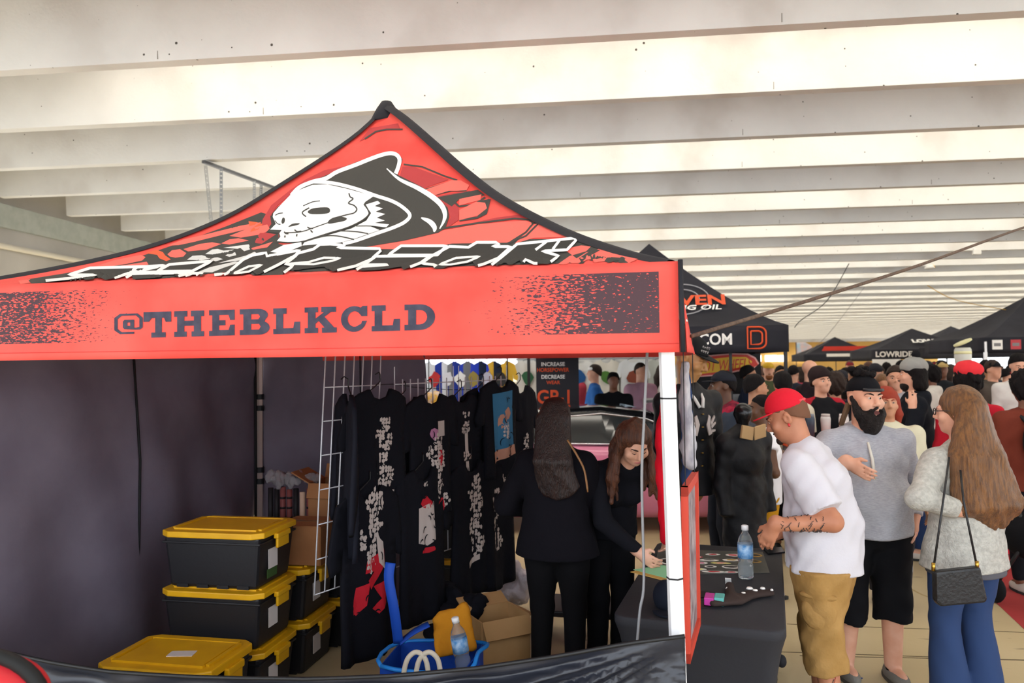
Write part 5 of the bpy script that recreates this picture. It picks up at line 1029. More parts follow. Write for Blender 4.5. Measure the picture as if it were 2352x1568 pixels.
# socks in packaging
P = on_t(1690, 1385); sk = thing('socks', 'pair of dark socks with white skull prints and a bright card band', 'socks', P * [1, 1, 0] + [0, 0, TZ], trz); lk = lambda x, y: to_local(on_t(x, y), P * [1, 1, 0] + [0, 0, TZ], trz)
msk = M('dark_brown_sock', '#3a2f2c', .9)
f = Field(.007); a_, b_, c_, d2 = (lk(1635, 1392) + [0, 0, .018], lk(1690, 1388) + [0, 0, .02], lk(1722, 1374) + [0, 0, .018], lk(1770, 1368) + [0, 0, .016])
f.ec(a_, b_, (.040, .016), (.045, .018), (0, 1, 0), .01); f.ec(b_, c_, (.045, .018), (.034, .016), (0, 1, 0), .01); f.ec(c_, d2, (.034, .016), (.028, .014), (0, 1, 0), .01); f.cone(lk(1680, 1385) + [0, 0, .018], lk(1676, 1355) + [0, 0, .02], .026, .022, .02); f.cut((0, 0, .0), (0, 0, -1)); so = link('sock_pair', f.mesh('sock_pair'), msk, sk)
for px, py, w in ((1683, 1383, .032), (1708, 1378, .02), (1735, 1371, .022), (1752, 1366, .022), (1674, 1366, .026), (1773, 1370, .013), (1722, 1366, .03)):
    p = lk(px, py) + [0, 0, .0365]; MB().lathe([(0, .0015), (w * .45, .001), (w * .6, -.006)], p, 10).build('skull_print', M('white_print', '#efece8', .75), so, True)
p = lk(1640, 1388); MB().box(p + [-.02, 0, .024], (.045, .09, .036)).build('card_band', M('magenta_card', '#b6318f', .5), sk, False, .004, 'magenta end of the card band'); MB().box(p + [.025, .004, .025], (.045, .085, .038)).build('card_band', M('teal_card', '#58a8a2', .5), sk, False, .004, 'teal part of the card band')
MB().box(lk(1673, 1350) + [0, 0, .035], (.03, .045, .004), Matrix.Rotation(-.9, 3, 'X')).build('swing_tag', M('grey_white_print', '#d5d3cf', .75), sk)
for i, (px, py) in enumerate(((1607, 1364), (1603, 1388))): P = on_t(px, py); tag(MB().lathe([(0, 0), (.055, 0), (.055, .003), (.0, .003)], P * [1, 1, 0] + [0, 0, TZ], 24).build('disc_magnet', M('matte_black_disc', '#1b1b1d', .4)), 'matte black round sticker beside the red frame' if i == 0 else 'black round sticker nearer the sock pair', 'sticker')
# folded dark cap on the table next to the leg
f = Field(.009); P = on_t(1531, 1395) * [1, 1, 0] + [0, 0, TZ]; f.ell(P + [0, .01, .05], (.062, .085, .075), None, .02); f.cut((0, 0, TZ), (0, 0, -1)); o = link('crown', f.mesh('crown'), M('navy_twill', '#171b27', .85)); cp = thing('baseball_cap', 'dark navy cap lying on the table behind the white leg', 'cap', P); keep(o, cp)
keep(MB().prism([(x, y) for x, y in arc(0, -.05, .07, .09, 180, 360, 10)], lambda x, y, w_: tuple(P + [x, y - .02, .004 + w_]), .006).build('brim', M('navy_twill', '#171b27', .85)), cp)
# ------------------------------------------------------------------ red framed picture on the right of the tent leg
A0, A1 = W(1574, 1118, 2.80), W(1578, 1520, 2.80); Bt, Bb = W(1600, 1084, 3.22), W(1604, 1436, 3.22)
frm = thing('picture_frame', 'red framed picture hung edge-on beside the white tent leg', 'frame', (A1[0], A1[1], A1[2])); mfr = M('red_frame_wood', '#c8402c', .5)
A0[2] = Bt[2] = (A0[2] + Bt[2]) / 2; A1[2] = Bb[2] = (A1[2] + Bb[2]) / 2
fd = nrm((Bt - A0) * [1, 1, 0]); fl = float(np.linalg.norm((Bt - A0)[:2])); fh = float(A0[2] - A1[2]); fn_ = np.array([fd[1], -fd[0], 0])
for nm, (u0, u1, z0, z1) in (('frame_bar', (0, .035, 0, fh)), ('frame_bar', (fl - .035, fl, 0, fh)), ('frame_bar', (0, fl, 0, .035)), ('frame_bar', (0, fl, fh - .035, fh))):
    o = MB().add([A1 * [1, 1, 0] + fd * u + fn_ * w + [0, 0, A1[2] + z] for w in (-.012, .012) for u, z in ((u0, z0), (u1, z0), (u1, z1), (u0, z1))], [(0, 1, 2, 3), (7, 6, 5, 4), (0, 4, 5, 1), (1, 5, 6, 2), (2, 6, 7, 3), (3, 7, 4, 0)]).build(nm, mfr); keep(o, frm)
keep(MB().add([A1 * [1, 1, 0] + fd * u + [0, 0, A1[2] + z] for u, z in ((.03, .03), (fl - .03, .03), (fl - .03, fh - .03), (.03, fh - .03))], [(0, 1, 2, 3)]).build('picture', M('photo_collage', '#6b5f66', .4, var='#b3a8ad', vs=14)), frm)
for sg in (.1, .9): keep(MB().tube([A1 * [1, 1, 0] + fd * fl * sg + [0, 0, A0[2]], A1 * [1, 1, 0] + fd * fl * sg + [0, 0, 2.0]], .002, 5).build('hanging_wire', m_jnt), frm)
# ------------------------------------------------------------------ hanging garments and mannequins at the right rear of the tent
def garment(label, name, cat, D, cols, m, seed=0, th=.05, extra=None):
    """loose hanging garment: photo column list (y, x_left, x_right) at camera distance D"""
    f = Field(.012); pts = [(W(xl, y, D), W(xr, y, D)) for y, xl, xr in cols]
    for (a, b), (c, d) in zip(pts[:-1], pts[1:]): f.ec((a + b) / 2, (c + d) / 2, (float(np.linalg.norm(b - a)) / 2, th), (float(np.linalg.norm(d - c)) / 2, th), CR, .015, False)
    f.noise = (.008, 30, seed); t = thing(name, label, cat, ((pts[-1][0] + pts[-1][1]) / 2)); keep(link('garment', f.mesh('garment'), m), t); return t
garment('bright red sweatshirt hanging beside the white tent leg', 'sweatshirt', 'sweatshirt', 3.75, [(850, 1536, 1548), (930, 1519, 1550), (1020, 1505, 1552), (1100, 1508, 1552), (1180, 1513, 1550), (1240, 1518, 1545)], M('red_fleece', '#c20e22', .9, bump=.15, bs=40), 1)
garment('grey and white plaid flannel shirt hanging next to the white tent leg', 'flannel_shirt', 'shirt', 3.9, [(835, 1565, 1578), (930, 1562, 1588), (1020, 1562, 1594), (1062, 1572, 1602)], M('grey_plaid', '#8f8e98', .9, var='#c7c5c9', vs=22, stretch=(1, 1, .35)), 2, .04)
garment('blue denim shirt hanging behind the plaid flannel', 'denim_shirt', 'shirt', 4.05, [(850, 1566, 1580), (950, 1566, 1590), (1060, 1567, 1592), (1110, 1568, 1584)], M('blue_denim', '#2c3e63', .85), 3, .04)
# mannequin with cap and black jacket
r, b, rz, L = (lambda px, d, a, lb: (thing('mannequin', lb, 'mannequin', ground(px, d), math.radians(a)), ground(px, d), math.radians(a), (lambda x, y, dd: to_local(W(x, y, dd), ground(px, d), math.radians(a)))))(1578, 5.45, -150, 'mannequin in a black baseball jacket with bone-hand print and black trucker cap')
FM = Fig(2.05, .84, head=(.55, .42, 0), hands=(None, None))
f = Field(.009); FM.torso(f, -.004); FM.headp(f, True); f.cone(FM.pelv, FM.pelv - [0, 0, .10], .13, .10, .03); lf = link('torso_form', f.mesh('torso_form'), M('wood_form', '#a8794a', .5), r)
MB().tube([FM.pelv - [0, 0, .1], [FM.pelv[0], FM.pelv[1], .03]], .018, 8).build('stand_pole', m_jnt, r, True); MB().lathe([(0, 0), (.16, 0), (.16, .015), (0, .03)], (FM.pelv[0], FM.pelv[1], .001), 20).build('stand_base', m_jnt, r, True)
mjk = M('black_satin_jacket', '#121216', .6, bump=.15, bs=30)
jk = FM.shirt(.010, mjk, r, 'jacket', 1.9, .020, .47, .02, (.006, 22, 1.0), collar=True)
cpm = M('black_cap_twill', '#17181a', .8); cc = FM.cap(cpm, r, tall=.012, vox=.008)
f = Field(.008); f.ell(FM.P(.0, -.04, .055), (.0905, .088, .082), FM.Rh, .01); f.cut(FM.P(0, -.03, .06), FM.Rh @ np.array((0, 1, .0))); f.cut(FM.P(0, 0, .048), FM.Rh @ np.array((0, 0, -1))); link('mesh_back', f.mesh('mesh_back'), M('tan_mesh', '#8a7240', .7), cc)
FD, RT = FM.Rh[:, 1], FM.Rh[:, 0]
def lettered(name, body, m, parent_root, parent, o, ux, uy, **kw):
    me = text_mesh(body); co = np.array([v.co[:] for v in me.vertices]); c = (co.max(0) + co.min(0)) / 2; w = co.max(0)[0] - co.min(0)[0]; s = kw['width'] / w
    for v in me.vertices: v.co = [float(k) for k in np.array(o) + np.array(ux) * (v.co[0] - c[0]) * s + np.array(uy) * (v.co[1] - c[1]) * s * kw.get('tall', 1)]
    me.update(); return link(name, me, m, parent)
for k_, wd_ in enumerate(('ブラック', 'クラウド')): lettered('cap_lettering', wd_, m_wh, r, cc, FM.P(.062, .088, .105 - .026 * k_), nrm(-RT * .7 + FD * .72) * -1 if False else nrm(RT * -.75 + FD * .66) * -1, FM.Rh[:, 2], width=.062, tall=1.2)
HANDP = [[(0, 0), (.02, .05), (.035, .04), (.03, -.01), (.05, -.05), (.02, -.06)], [(.035, .01), (.075, .045), (.08, .035), (.045, -.01)], [(.04, -.01), (.085, .01), (.085, 0), (.045, -.025)], [(.045, -.03), (.08, -.03), (.08, -.04), (.045, -.045)]]
sb = FM.chest + FM.fw * .155
for sg in (1, -1):
    for pl in HANDP: MB().prism([(x * 1.3, y * 1.3) for x, y in pl], lambda x, y, w_: tuple(sb + FM.rt * sg * (.03 + x * .8) + FM.up * (y - .02) + FM.fw * (w_ - .35 * (.03 + x) ** 1.5)), .012).build('bone_hand_print', m_prt, jk)
for j in range(6): MB().lathe([(0, .006), (.011, .004), (.012, 0)], FM.chest + FM.fw * (.158 - .004 * j) + FM.up * (.05 - .09 * j), 8).build('snap', M('brass', '#b8923f', .3, metal=1), jk, True)
for sg in (1, -1): MB().tube([FM.neck + FM.rt * .05 * sg + FM.fw * .06, FM.neck + FM.rt * .035 * sg + FM.fw * .12 - FM.up * .06, FM.neck + FM.rt * .012 * sg + FM.fw * .145 - FM.up * .12], .012, 6).build('rib_collar', M('white_rib', '#c9c6c2', .8), jk, True)
for k_ in range(2): MB().tube([FM.wri[1] + (FM.elb[1] - FM.wri[1]) * (.10 + .08 * k_), FM.wri[1] + (FM.elb[1] - FM.wri[1]) * (.13 + .08 * k_)], .062, 12).build('cuff_stripe', M('white_rib', '#c9c6c2', .8), jk, True)
# black hooded jacket on a stand
b = ground(1702, 5.3); r = thing('jacket_stand', 'black hooded jacket with tan collar patches hung on a black stand', 'jacket', b, math.radians(-150)); FJ = Fig(1.70, .74, hands=(None, None))
f = Field(.010); FJ.torso(f, .0); hj = FJ.shirt(.010, mjk, r, 'jacket', 1.75, .022, .36, .03, (.006, 24, .4), collar=False)
for sg in (1, -1): MB().prism([(0, 0), (.10, .02), (.09, .11), (-.005, .09)], lambda x, y, w_: tuple(FJ.neck + FJ.fw * (.085 + y * .1) + FJ.rt * sg * (.008 + x) + FJ.up * (y - .05) + FJ.fw * w_), .02).build('collar_patch', M('tan_suede', '#b5946a', .8), r, False, .004)
f = Field(.008); f.ell(FJ.neck + FJ.up * .13, (.06, .065, .07), None, .02); f.cone(FJ.neck, FJ.neck + FJ.up * .1, .04, .045, .02); f.noise = (.003, 60, 1); link('knob_head', f.mesh('knob_head'), M('black_gloss_form', '#121214', .25), r)
MB().tube([(FJ.pelv[0], FJ.pelv[1], .02), FJ.pelv], .02, 8).build('stand_pole', m_jnt, r, True); MB().lathe([(0, 0), (.16, 0), (.16, .015), (0, .03)], (FJ.pelv[0], FJ.pelv[1], .001), 20).build('stand_base', m_jnt, r, True)
for j in range(5): MB().lathe([(0, .006), (.011, .004), (.012, 0)], FJ.chest + FJ.rt * -.2 + FJ.up * (-.12 * j) - FJ.fw * .03, 8).build('snap', M('brass', '#b8923f', .3, metal=1), hj, True)
# grey rope from tent corner up to the beams
q0 = W(1588, 772, 3.0); q1 = W(2352, 522, 5.4); q2 = q1 + (q1 - q0) * .72; tag(MB().tube(smooth_line([q0, (q0 + q1) / 2 - [0, 0, .02], q1, q2], 8), .0085, 6).build('guy_rope', M('brown_rope', '#6b5648', .7, var='#4f4038', vs=60), None, True), 'long brown rope running from the red tent corner up to the ceiling', 'rope')
# tape marks on the floor
for k_, (px, py, w, h, a) in enumerate(((1952, 1451, .055, .03, .1), (1962, 1552, .05, .014, .3), (1975, 1557, .03, .02, -.5))):
    P = Zp(px, py, .0); o = MB().box((0, 0, .001), (w, h, .0015)).build('tape_mark', M('blue_tape', '#28509a', .6)); o.location = (P[0], P[1], .0015); o.rotation_euler.z = a; tag(o, 'blue tape square stuck on the beige floor' if k_ == 0 else ('torn strip of blue tape near the grey shoe' if k_ == 1 else 'tiny blue tape scrap beside the torn strip'), 'tape', None if k_ == 0 else 'tape scraps on the floor')
# ================================================================== BACKGROUND: other booths, car, signs
m_btf = M('black_booth_fabric', '#26262c', .8, var='#2e2e35', vs=2, bump=.15, bs=8); m_bpole = M('black_pole', '#131315', .5)
def booth(label, px, d, w, dep, rot, ez, vh, pk, m=None, leg=None, lp=(0, 1, 2, 3), off=(0, 0)):
    """pop-up booth tent, front right corner seen at photo column px and camera distance d"""
    m = m or m_btf; c = ground(px, d); a = math.radians(rot); Lx = np.array([-math.cos(a), math.sin(a), 0]); By = np.array([math.sin(a), math.cos(a), 0])
    Tt = lambda x, y, z: c + Lx * x + By * y + np.array([0, 0, z]); t = thing('booth_tent', label, 'tent', c); top = Tt(w / 2, dep / 2, pk)
    cs = [Tt(w, 0, ez), Tt(0, 0, ez), Tt(0, dep, ez), Tt(w, dep, ez)]; pn = []
    for i in range(4):
        A, B_ = cs[i], cs[(i + 1) % 4]
        def fn(u, v, A=A, B_=B_):
            p = A * (1 - v) * (1 - u) + B_ * (1 - v) * u + top * v; p = p.copy(); p[2] = ez + (pk - ez) * (v ** 1.25) - .03 * math.sin(math.pi * u) * math.sin(math.pi * v); return p
        pn.append(keep(MB().grid(fn, 14, 14).build('canopy_panel', m, None, True), t))
        keep(MB().sheet(lambda u, v, A=A, B_=B_: A + (B_ - A) * u - np.array([0, 0, vh * v]), 10, 4, .004).build('valance', m, None, True), t)
    for i in lp:
        P = cs[i] * [1, 1, 0] + (Tt(w / 2, dep / 2, 0) - cs[i] * [1, 1, 0]) * .02; keep(MB().bar(P, P + [0, 0, ez], .035).build('leg', leg or m_bpole), t)
    return t, Tt, -Lx, By, pn
UP = np.array([0, 0, 1.0])
m_org = M('orange_sign_print', '#d9532a', .6); m_gry = M('grey_sign_print', '#9a9a9e', .6)
bt1, T1, RX, BY1, pn1 = booth('black oil-brand booth tent with orange lettering behind the red tent', 1812, 8.75, 3.05, 3.05, 2.5, 2.30, .31, 3.52)
# roof lettering lies on the front slope
def on_roof(pn, px, py):
    bv = bvh_of(pn); d = Vector([float(k) for k in ray(px, py)]).normalized(); h = bv.ray_cast(Vector((0, 0, 1.9)), d); return h
def roof_text(name, body, m, t, pn, px, py, width, RXv, **kw):
    h = on_roof(pn, px, py)
    if h[0] is None: return
    n = h[1] if h[1][1] < 0 else -h[1]; n = np.array(n); uy = nrm(UP - n * (UP @ n)); ux = nrm(np.cross(uy, n)); return put_text(name, body, m, t, np.array(h[0]) + n * kw.pop('off', .03), ux, uy, width=width, **kw)
roof_text('roof_lettering', 'DRIVEN', m_org, bt1, pn1[0], 1568, 694, 1.02, RX, bold=.03)
roof_text('roof_lettering', 'RACING OIL', m_wh, bt1, pn1[0], 1570, 711, .9, RX, shear=.2, bold=.02)
h = on_roof(pn1[0], 1565, 690)
if h[0] is not None:
    n = np.array(h[1] if h[1][1] < 0 else -h[1]); uy = nrm(UP - n * (UP @ n)); ux = nrm(np.cross(uy, n)); o = np.array(h[0]) + n * .022
    for rr in (.34, .22): keep(MB().tube([o + ux * rr * math.cos(t) + uy * rr * math.sin(t) for t in np.linspace(0, 6.283, 33)], .008, 5).build('roof_ring', m_gry), bt1)
P = T1(1.56, -.012, 2.30 - .155); put_text('valance_lettering', 'DRIVENRACINGOIL.COM', m_wh, bt1, P, RX, UP, width=2.0 * .93, height=.135, bold=.02)
lo = T1(.36, -.014, 2.155)
for s_ in (1, .62): keep(MB().tube([lo + RX * x * s_ + UP * y * s_ for x, y in [(-.095, .125), (.03, .125)] + arc(.03, .055, .08, .07, 90, 0, 6) + arc(.03, -.055, .08, .07, 0, -90, 6) + [(-.095, -.125), (-.095, .0), (-.055, .0), (-.055, .07)][:1] + [(-.095, .125)]], .010, 5).build('valance_logo', m_org), bt1)
keep(MB().bar(T1(.63, .15, 0), T1(.63, .15, 2.2), .03).build('leg', m_bpole), bt1)
# tall banner inside that booth
c0, c1 = W(1232, 930, 10.75), W(1330, 930, 10.75); bx = nrm((c1 - c0) * [1, 1, 0]); bw_ = float(np.linalg.norm((c1 - c0)[:2])); bl = thing('banner', 'black pull-up banner with white and orange slogan lettering behind the car', 'banner', tuple(c0 * [1, 1, 0] + bx * bw_ / 2)); zt_ = W(1280, 815, 10.75)[2] + .1
bn = np.array([bx[1], -bx[0], 0]); ctr0 = c0 * [1, 1, 0] + bx * bw_ / 2
keep(MB().add([ctr0 + bx * s * bw_ / 2 + bn * w + UP * z for w in (0, .01) for s, z in ((-1, .05), (1, .05), (1, zt_), (-1, zt_))], [(3, 2, 1, 0), (4, 5, 6, 7), (0, 1, 5, 4), (1, 2, 6, 5), (2, 3, 7, 6), (3, 0, 4, 7)]).build('banner_sheet', M('banner_black', '#25242a', .6)), bl)
keep(MB().bar(ctr0 - bx * bw_ / 2 + UP * .03, ctr0 + bx * bw_ / 2 + UP * .03, .1, .06).build('banner_base', m_bpole), bl)
for body, py, wd_, m, hh in (('INCREASE', 836, .55, m_wh, .055), ('HORSEPOWER', 849, .75, m_org, .055), ('DECREASE', 865, .55, m_wh, .055), ('WEAR', 878, .32, m_org, .05), ('GP-1', 911, .76, m_org, .20)):
    p = W(1272, py, 10.75); p = p * [0, 0, 1] + ctr0 + bn * .014 - bx * .06; put_text('banner_lettering', body, m, bl, p, bx, UP, width=wd_ * bw_, height=hh, bold=.02)
# flame-shaped sign
sg0 = W(1680, 838, 11.2); m_sy = M('sign_yellow', '#e0b018', .5); m_sr = M('sign_red', '#c8301e', .5); fs_ = thing('flame_sign', 'red and yellow flame-shaped toy car sign on a black board', 'sign', tuple(sg0 * [1, 1, 0])); S = 1750 / 11.2
def sgn(pl, w0, th, m, nm): return keep(MB().prism([((x - 1680) / S, (838 - y) / S) for x, y in pl], lambda x, y, w_: tuple(sg0 + CR * [1, 1, 0] * x + UP * y - _f * [1, 1, 0] * (w0 + w_)), th).build(nm, m), fs_)
sgn([(1585, 806), (1748, 806), (1748, 905), (1585, 905)], -.06, .05, M('black_board', '#17171a', .7), 'board')
FL_ = [(1590, 830), (1632, 818), (1680, 814), (1715, 815), (1732, 824), (1740, 838), (1725, 846), (1690, 850), (1665, 857), (1635, 860), (1600, 862), (1590, 858)]
sgn([(x + (3 if x > 1665 else -3), y + (3 if y > 838 else -3)) for x, y in FL_], -.005, .02, M('sign_pink_edge', '#e0a6a0', .5), 'edge'); sgn(FL_, .016, .012, m_sr, 'flame_red')
sgn([(1600, 836), (1632, 824), (1680, 819), (1712, 820), (1726, 830), (1722, 840), (1690, 845), (1650, 853), (1605, 858)], .03, .006, m_sy, 'flame_yellow')
put_text('sign_lettering', 'HOT WHEELS', m_sr, fs_, sg0 + CR * [1, 1, 0] * (-18 / S) - _f * [1, 1, 0] * .042 + UP * .0, nrm(CR * [1, 1, 0] + UP * .06), UP, width=128 / S, height=24 / S, shear=.25, bold=.0)
for x in (-.4, .35): keep(MB().bar(sg0 * [1, 1, 0] + CR * [1, 1, 0] * x + _f * [1, 1, 0] * .09, sg0 * [1, 1, 0] + CR * [1, 1, 0] * x + _f * [1, 1, 0] * .09 + UP * 2.0, .04).build('post', m_bpole), fs_)
# ------------------------------------------------------------------ show car
cc0 = ground(1392, 9.3); crz = math.radians(3.0); car = thing('car', 'pink show car with black roof and bonnet parked behind the tent', 'car', cc0, crz)
m_pink = M('pink_car_paint', '#d77f9f', .25, coat=.8); m_cblk = M('black_car_paint', '#15161a', .15, coat=1.0); m_cgl = M('car_glass', '#1b2226', .06); m_chr = M('chrome_trim', '#d9dadf', .15, metal=1)
def loft(st, m, name, parent, cap=True):
    n = len(st[0]); mb = MB(); vs = [p for s in st for p in s]; fs = [(i * n + k, i * n + (k + 1) % n, (i + 1) * n + (k + 1) % n, (i + 1) * n + k) for i in range(len(st) - 1) for k in range(n)]
    if cap: fs += [tuple(range(n - 1, -1, -1)), tuple((len(st) - 1) * n + k for k in range(n))]
    return mb.add(vs, fs).build(name, m, parent, True)
def sect(x, w, zb, zt, r=.10):
    h = [(w * .88, zb), (w, zb + r), (w * 1.0, (zb + zt) / 2), (w * .985, zt - r * 1.1), (w * .93, zt - r * .3), (w * .8, zt)]
    pts = [(x, -y, z) for y, z in h] + [(x, y, z) for y, z in reversed(h)]; return pts
low = [(-2.25, .70, .45, .80), (-2.2, .80, .30, .92), (-1.9, .88, .20, 1.00), (-1.2, .90, .17, 1.0), (-.2, .90, .17, .97), (.9, .90, .17, .95), (1.3, .90, .18, .92), (1.9, .87, .20, .82), (2.2, .78, .26, .70), (2.28, .66, .34, .60)]
loft([sect(*s) for s in low], m_pink, 'lower_body', car)
ght = [(-1.95, .70, .62, .97, .99), (-1.35, .74, .60, .97, 1.22), (-.75, .76, .58, .97, 1.34), (-.1, .77, .57, .96, 1.37), (.45, .77, .55, .95, 1.31), (.95, .76, .54, .94, 1.12), (1.28, .74, .60, .93, .95)]
gh = loft([[(x, -wb, zb), (x, -(wb * .55 + wt * .45), zb + (zt - zb) * .55), (x, -wt, zt - .03), (x, -wt * .7, zt), (x, wt * .7, zt), (x, wt, zt - .03), (x, wb * .55 + wt * .45, zb + (zt - zb) * .55), (x, wb, zb)] for x, wb, wt, zb, zt in ght], m_cblk, 'cabin', car)
def side_pane(pl, nm, m, sg=-1, out=.006):
    def yy(x, z):
        xs = [g[0] for g in ght]; wb = np.interp(x, xs, [g[1] for g in ght]); wt = np.interp(x, xs, [g[2] for g in ght]); zb = np.interp(x, xs, [g[3] for g in ght]); zt = np.interp(x, xs, [g[4] for g in ght]); t = (z - zb) / max(.05, zt - .03 - zb); return sg * (wb + (wt - wb) * min(1, t * .8 + (.2 if t > .55 else 0) * 0) + out + .012)
    vs, fs = fill_poly([pl], .1); return MB().add([(x, yy(x, z), z) for x, z in vs], fs).build(nm, m, gh)
side_pane([(-1.55, 1.0), (-.62, 1.0), (-.62, 1.27), (-.95, 1.22), (-1.35, 1.10)], 'side_window', m_cgl); side_pane([(-.55, 1.0), (1.02, .98), (.62, 1.16), (.3, 1.25), (-.1, 1.29), (-.55, 1.28)], 'side_window', m_cgl)
MB().tube([(-1.6, -.775, .985), (-.5, -.795, .985), (1.1, -.79, .965)], .012, 6).build('belt_trim', m_chr, gh, True); MB().tube([(-1.5, -.69, 1.08), (-.95, -.66, 1.24), (-.1, -.64, 1.31), (.4, -.65, 1.25), (1.05, -.77, .99)], .010, 6).build('roof_trim', m_chr, gh, True)
MB().tube([(-.585, -.79, .99), (-.585, -.68, 1.28)], .018, 6).build('pillar', m_chr, gh, True)
MB().grid(lambda u, v: (.50 + .72 * v, (-.5 - .1 * v) * (1 - 2 * u), 1.315 - .36 * v - .02 * (2 * u - 1) ** 2), 8, 6).build('windscreen', m_cgl, gh, True)
hood = MB().grid(lambda u, v: (1.2 + .98 * v, (.80 - .10 * v) * (2 * u - 1), .945 - .18 * v * v - .03 * (2 * u - 1) ** 2 + .008), 10, 8).build('bonnet', m_cblk, car, True)
for k_ in range(3): MB().box((1.5 + .14 * k_, -.3, .915 - .05 * k_), (.09, .34, .02)).build('bonnet_vent', M('vent_silver', '#85878c', .3, metal=.6), hood)
for x in (-1.4, 1.42):
    for sg in (-1, 1):
        wh = MB().lathe([(.10, -.10), (.31, -.10), (.335, -.06), (.335, .06), (.31, .10), (.10, .10)], (x, sg * .80, .336), 26, Matrix.Rotation(math.pi / 2, 3, 'X')).build('wheel', M('tyre_black', '#141416', .8), car, True)
        MB().lathe([(0, -.09), (.20, -.105), (.22, -.09), (.22, .09), (.20, .105), (0, .09)], (x, sg * .80, .336), 20, Matrix.Rotation(math.pi / 2, 3, 'X')).build('rim', m_chr, wh, True)
MB().box((1.0, -.92, .985), (.14, .10, .10)).build('wing_mirror', m_cblk, car, False, .02); MB().box((2.24, -.45, .56), (.06, .34, .10)).build('headlamp', M('lamp_glass', '#d9dde2', .1), car, False, .02)
MB().box((.2, -.905, .55), (3.0, .01, .05)).build('side_stripe', m_cblk, car)
# pale blue curved panel behind the car
pw = [W(x, y, 10.0) for x, y in ((1436, 928), (1465, 936), (1490, 952), (1512, 974))]; pth = smooth_line(pw, 5); o = MB().sheet(lambda u, v: np.array(pth[min(int(u * 15), 15)]) + _f * .5 * v + UP * (-.03 * v), 15, 3, .035).build('raised_panel', M('pale_blue_gloss', '#a9bccd', .2, coat=.5)); wg = thing('rear_wing', 'pale blue curved rear wing on struts behind the dark car roof', 'car part', pw[1] * [1, 1, 0]); keep(o, wg)
for p in (pw[0], pw[3]): keep(MB().bar(p * [1, 1, 0] + _f * [.25, .25, 0], p + _f * .25 - UP * .03, .03).build('strut', m_bpole), wg)
# ------------------------------------------------------------------ white display wall with hanging tees behind the car
wa, wb_ = ground(1188, 13.9), ground(1550, 13.2); wx = nrm(wb_ - wa); wl = float(np.linalg.norm(wb_ - wa)); wn = np.array([wx[1], -wx[0], 0])
dw = thing('display_wall', 'white slatted display wall of a clothing stall behind the show car', 'display wall', wa)
keep(MB().add([wa + wx * u + wn * w + UP * z for w in (0, -.05) for u, z in ((0, 0), (wl, 0), (wl, 2.45), (0, 2.45))], [(0, 1, 2, 3), (7, 6, 5, 4), (0, 4, 5, 1), (1, 5, 6, 2), (2, 6, 7, 3), (3, 7, 4, 0)]).build('wall_panel', M('stall_white', '#e4e4e2', .7)), dw)
for i in range(4): keep(MB().bar(wa + wx * wl * (i + .5) / 4 + wn * .02, wa + wx * wl * (i + .5) / 4 + wn * .02 + UP * 2.5, .05).build('post', M('stall_grey', '#9fa4a8', .5)), dw)
for z in (1.0, 1.95): keep(MB().bar(wa + wn * .10 + UP * z, wb_ + wn * .10 + UP * z, .03).build('rail', M('stall_grey', '#9fa4a8', .5)), dw)
TEES = [('#d8d6d2', '#3b6b4f', 'white t-shirt with green print'), ('#c9cdd4', '#a33', 'pale grey t-shirt with red print'), ('#22358a', '#c8c8d0', 'royal blue t-shirt with pale print'), ('#6d6f74', '#d5d5d5', 'mid grey t-shirt with white print'), ('#2a3fb0', '#8a7a40', 'bright blue t-shirt with ochre print'), ('#d9cfd8', '#b05a86', 'off-white t-shirt with pink print'), ('#e2e2de', '#2f5f9a', 'white t-shirt with blue print'), ('#1b2338', '#aab', 'navy t-shirt with pale print'), ('#dcd8cc', '#507a3a', 'cream t-shirt with leaf green print'), ('#caa23a', '#333333', 'mustard t-shirt with black print'), ('#dfe3e6', '#8a4a3a', 'white t-shirt with rust print'), ('#c3c7c0', '#444', 'sage t-shirt with dark print')]
ra_, rb_ = ground(985, 12.9), ground(1165, 12.6); rx_ = nrm(rb_ - ra_); rl_ = float(np.linalg.norm(rb_ - ra_)); gr = thing('garment_rail', 'black garment rail of blue and grey t-shirts beyond the shirt display', 'garment rail', ra_)
keep(MB().tube([ra_ + UP * 2.02, rb_ + UP * 2.02], .015, 8).build('top_bar', m_bpole), gr)
for p_ in (ra_, rb_): keep(MB().tube([p_ + UP * .02, p_ + UP * 2.02], .015, 8).build('upright', m_bpole), gr); keep(MB().bar(p_ + [0, -.25, .02], p_ + [0, .25, .02], .03).build('foot', m_bpole), gr)
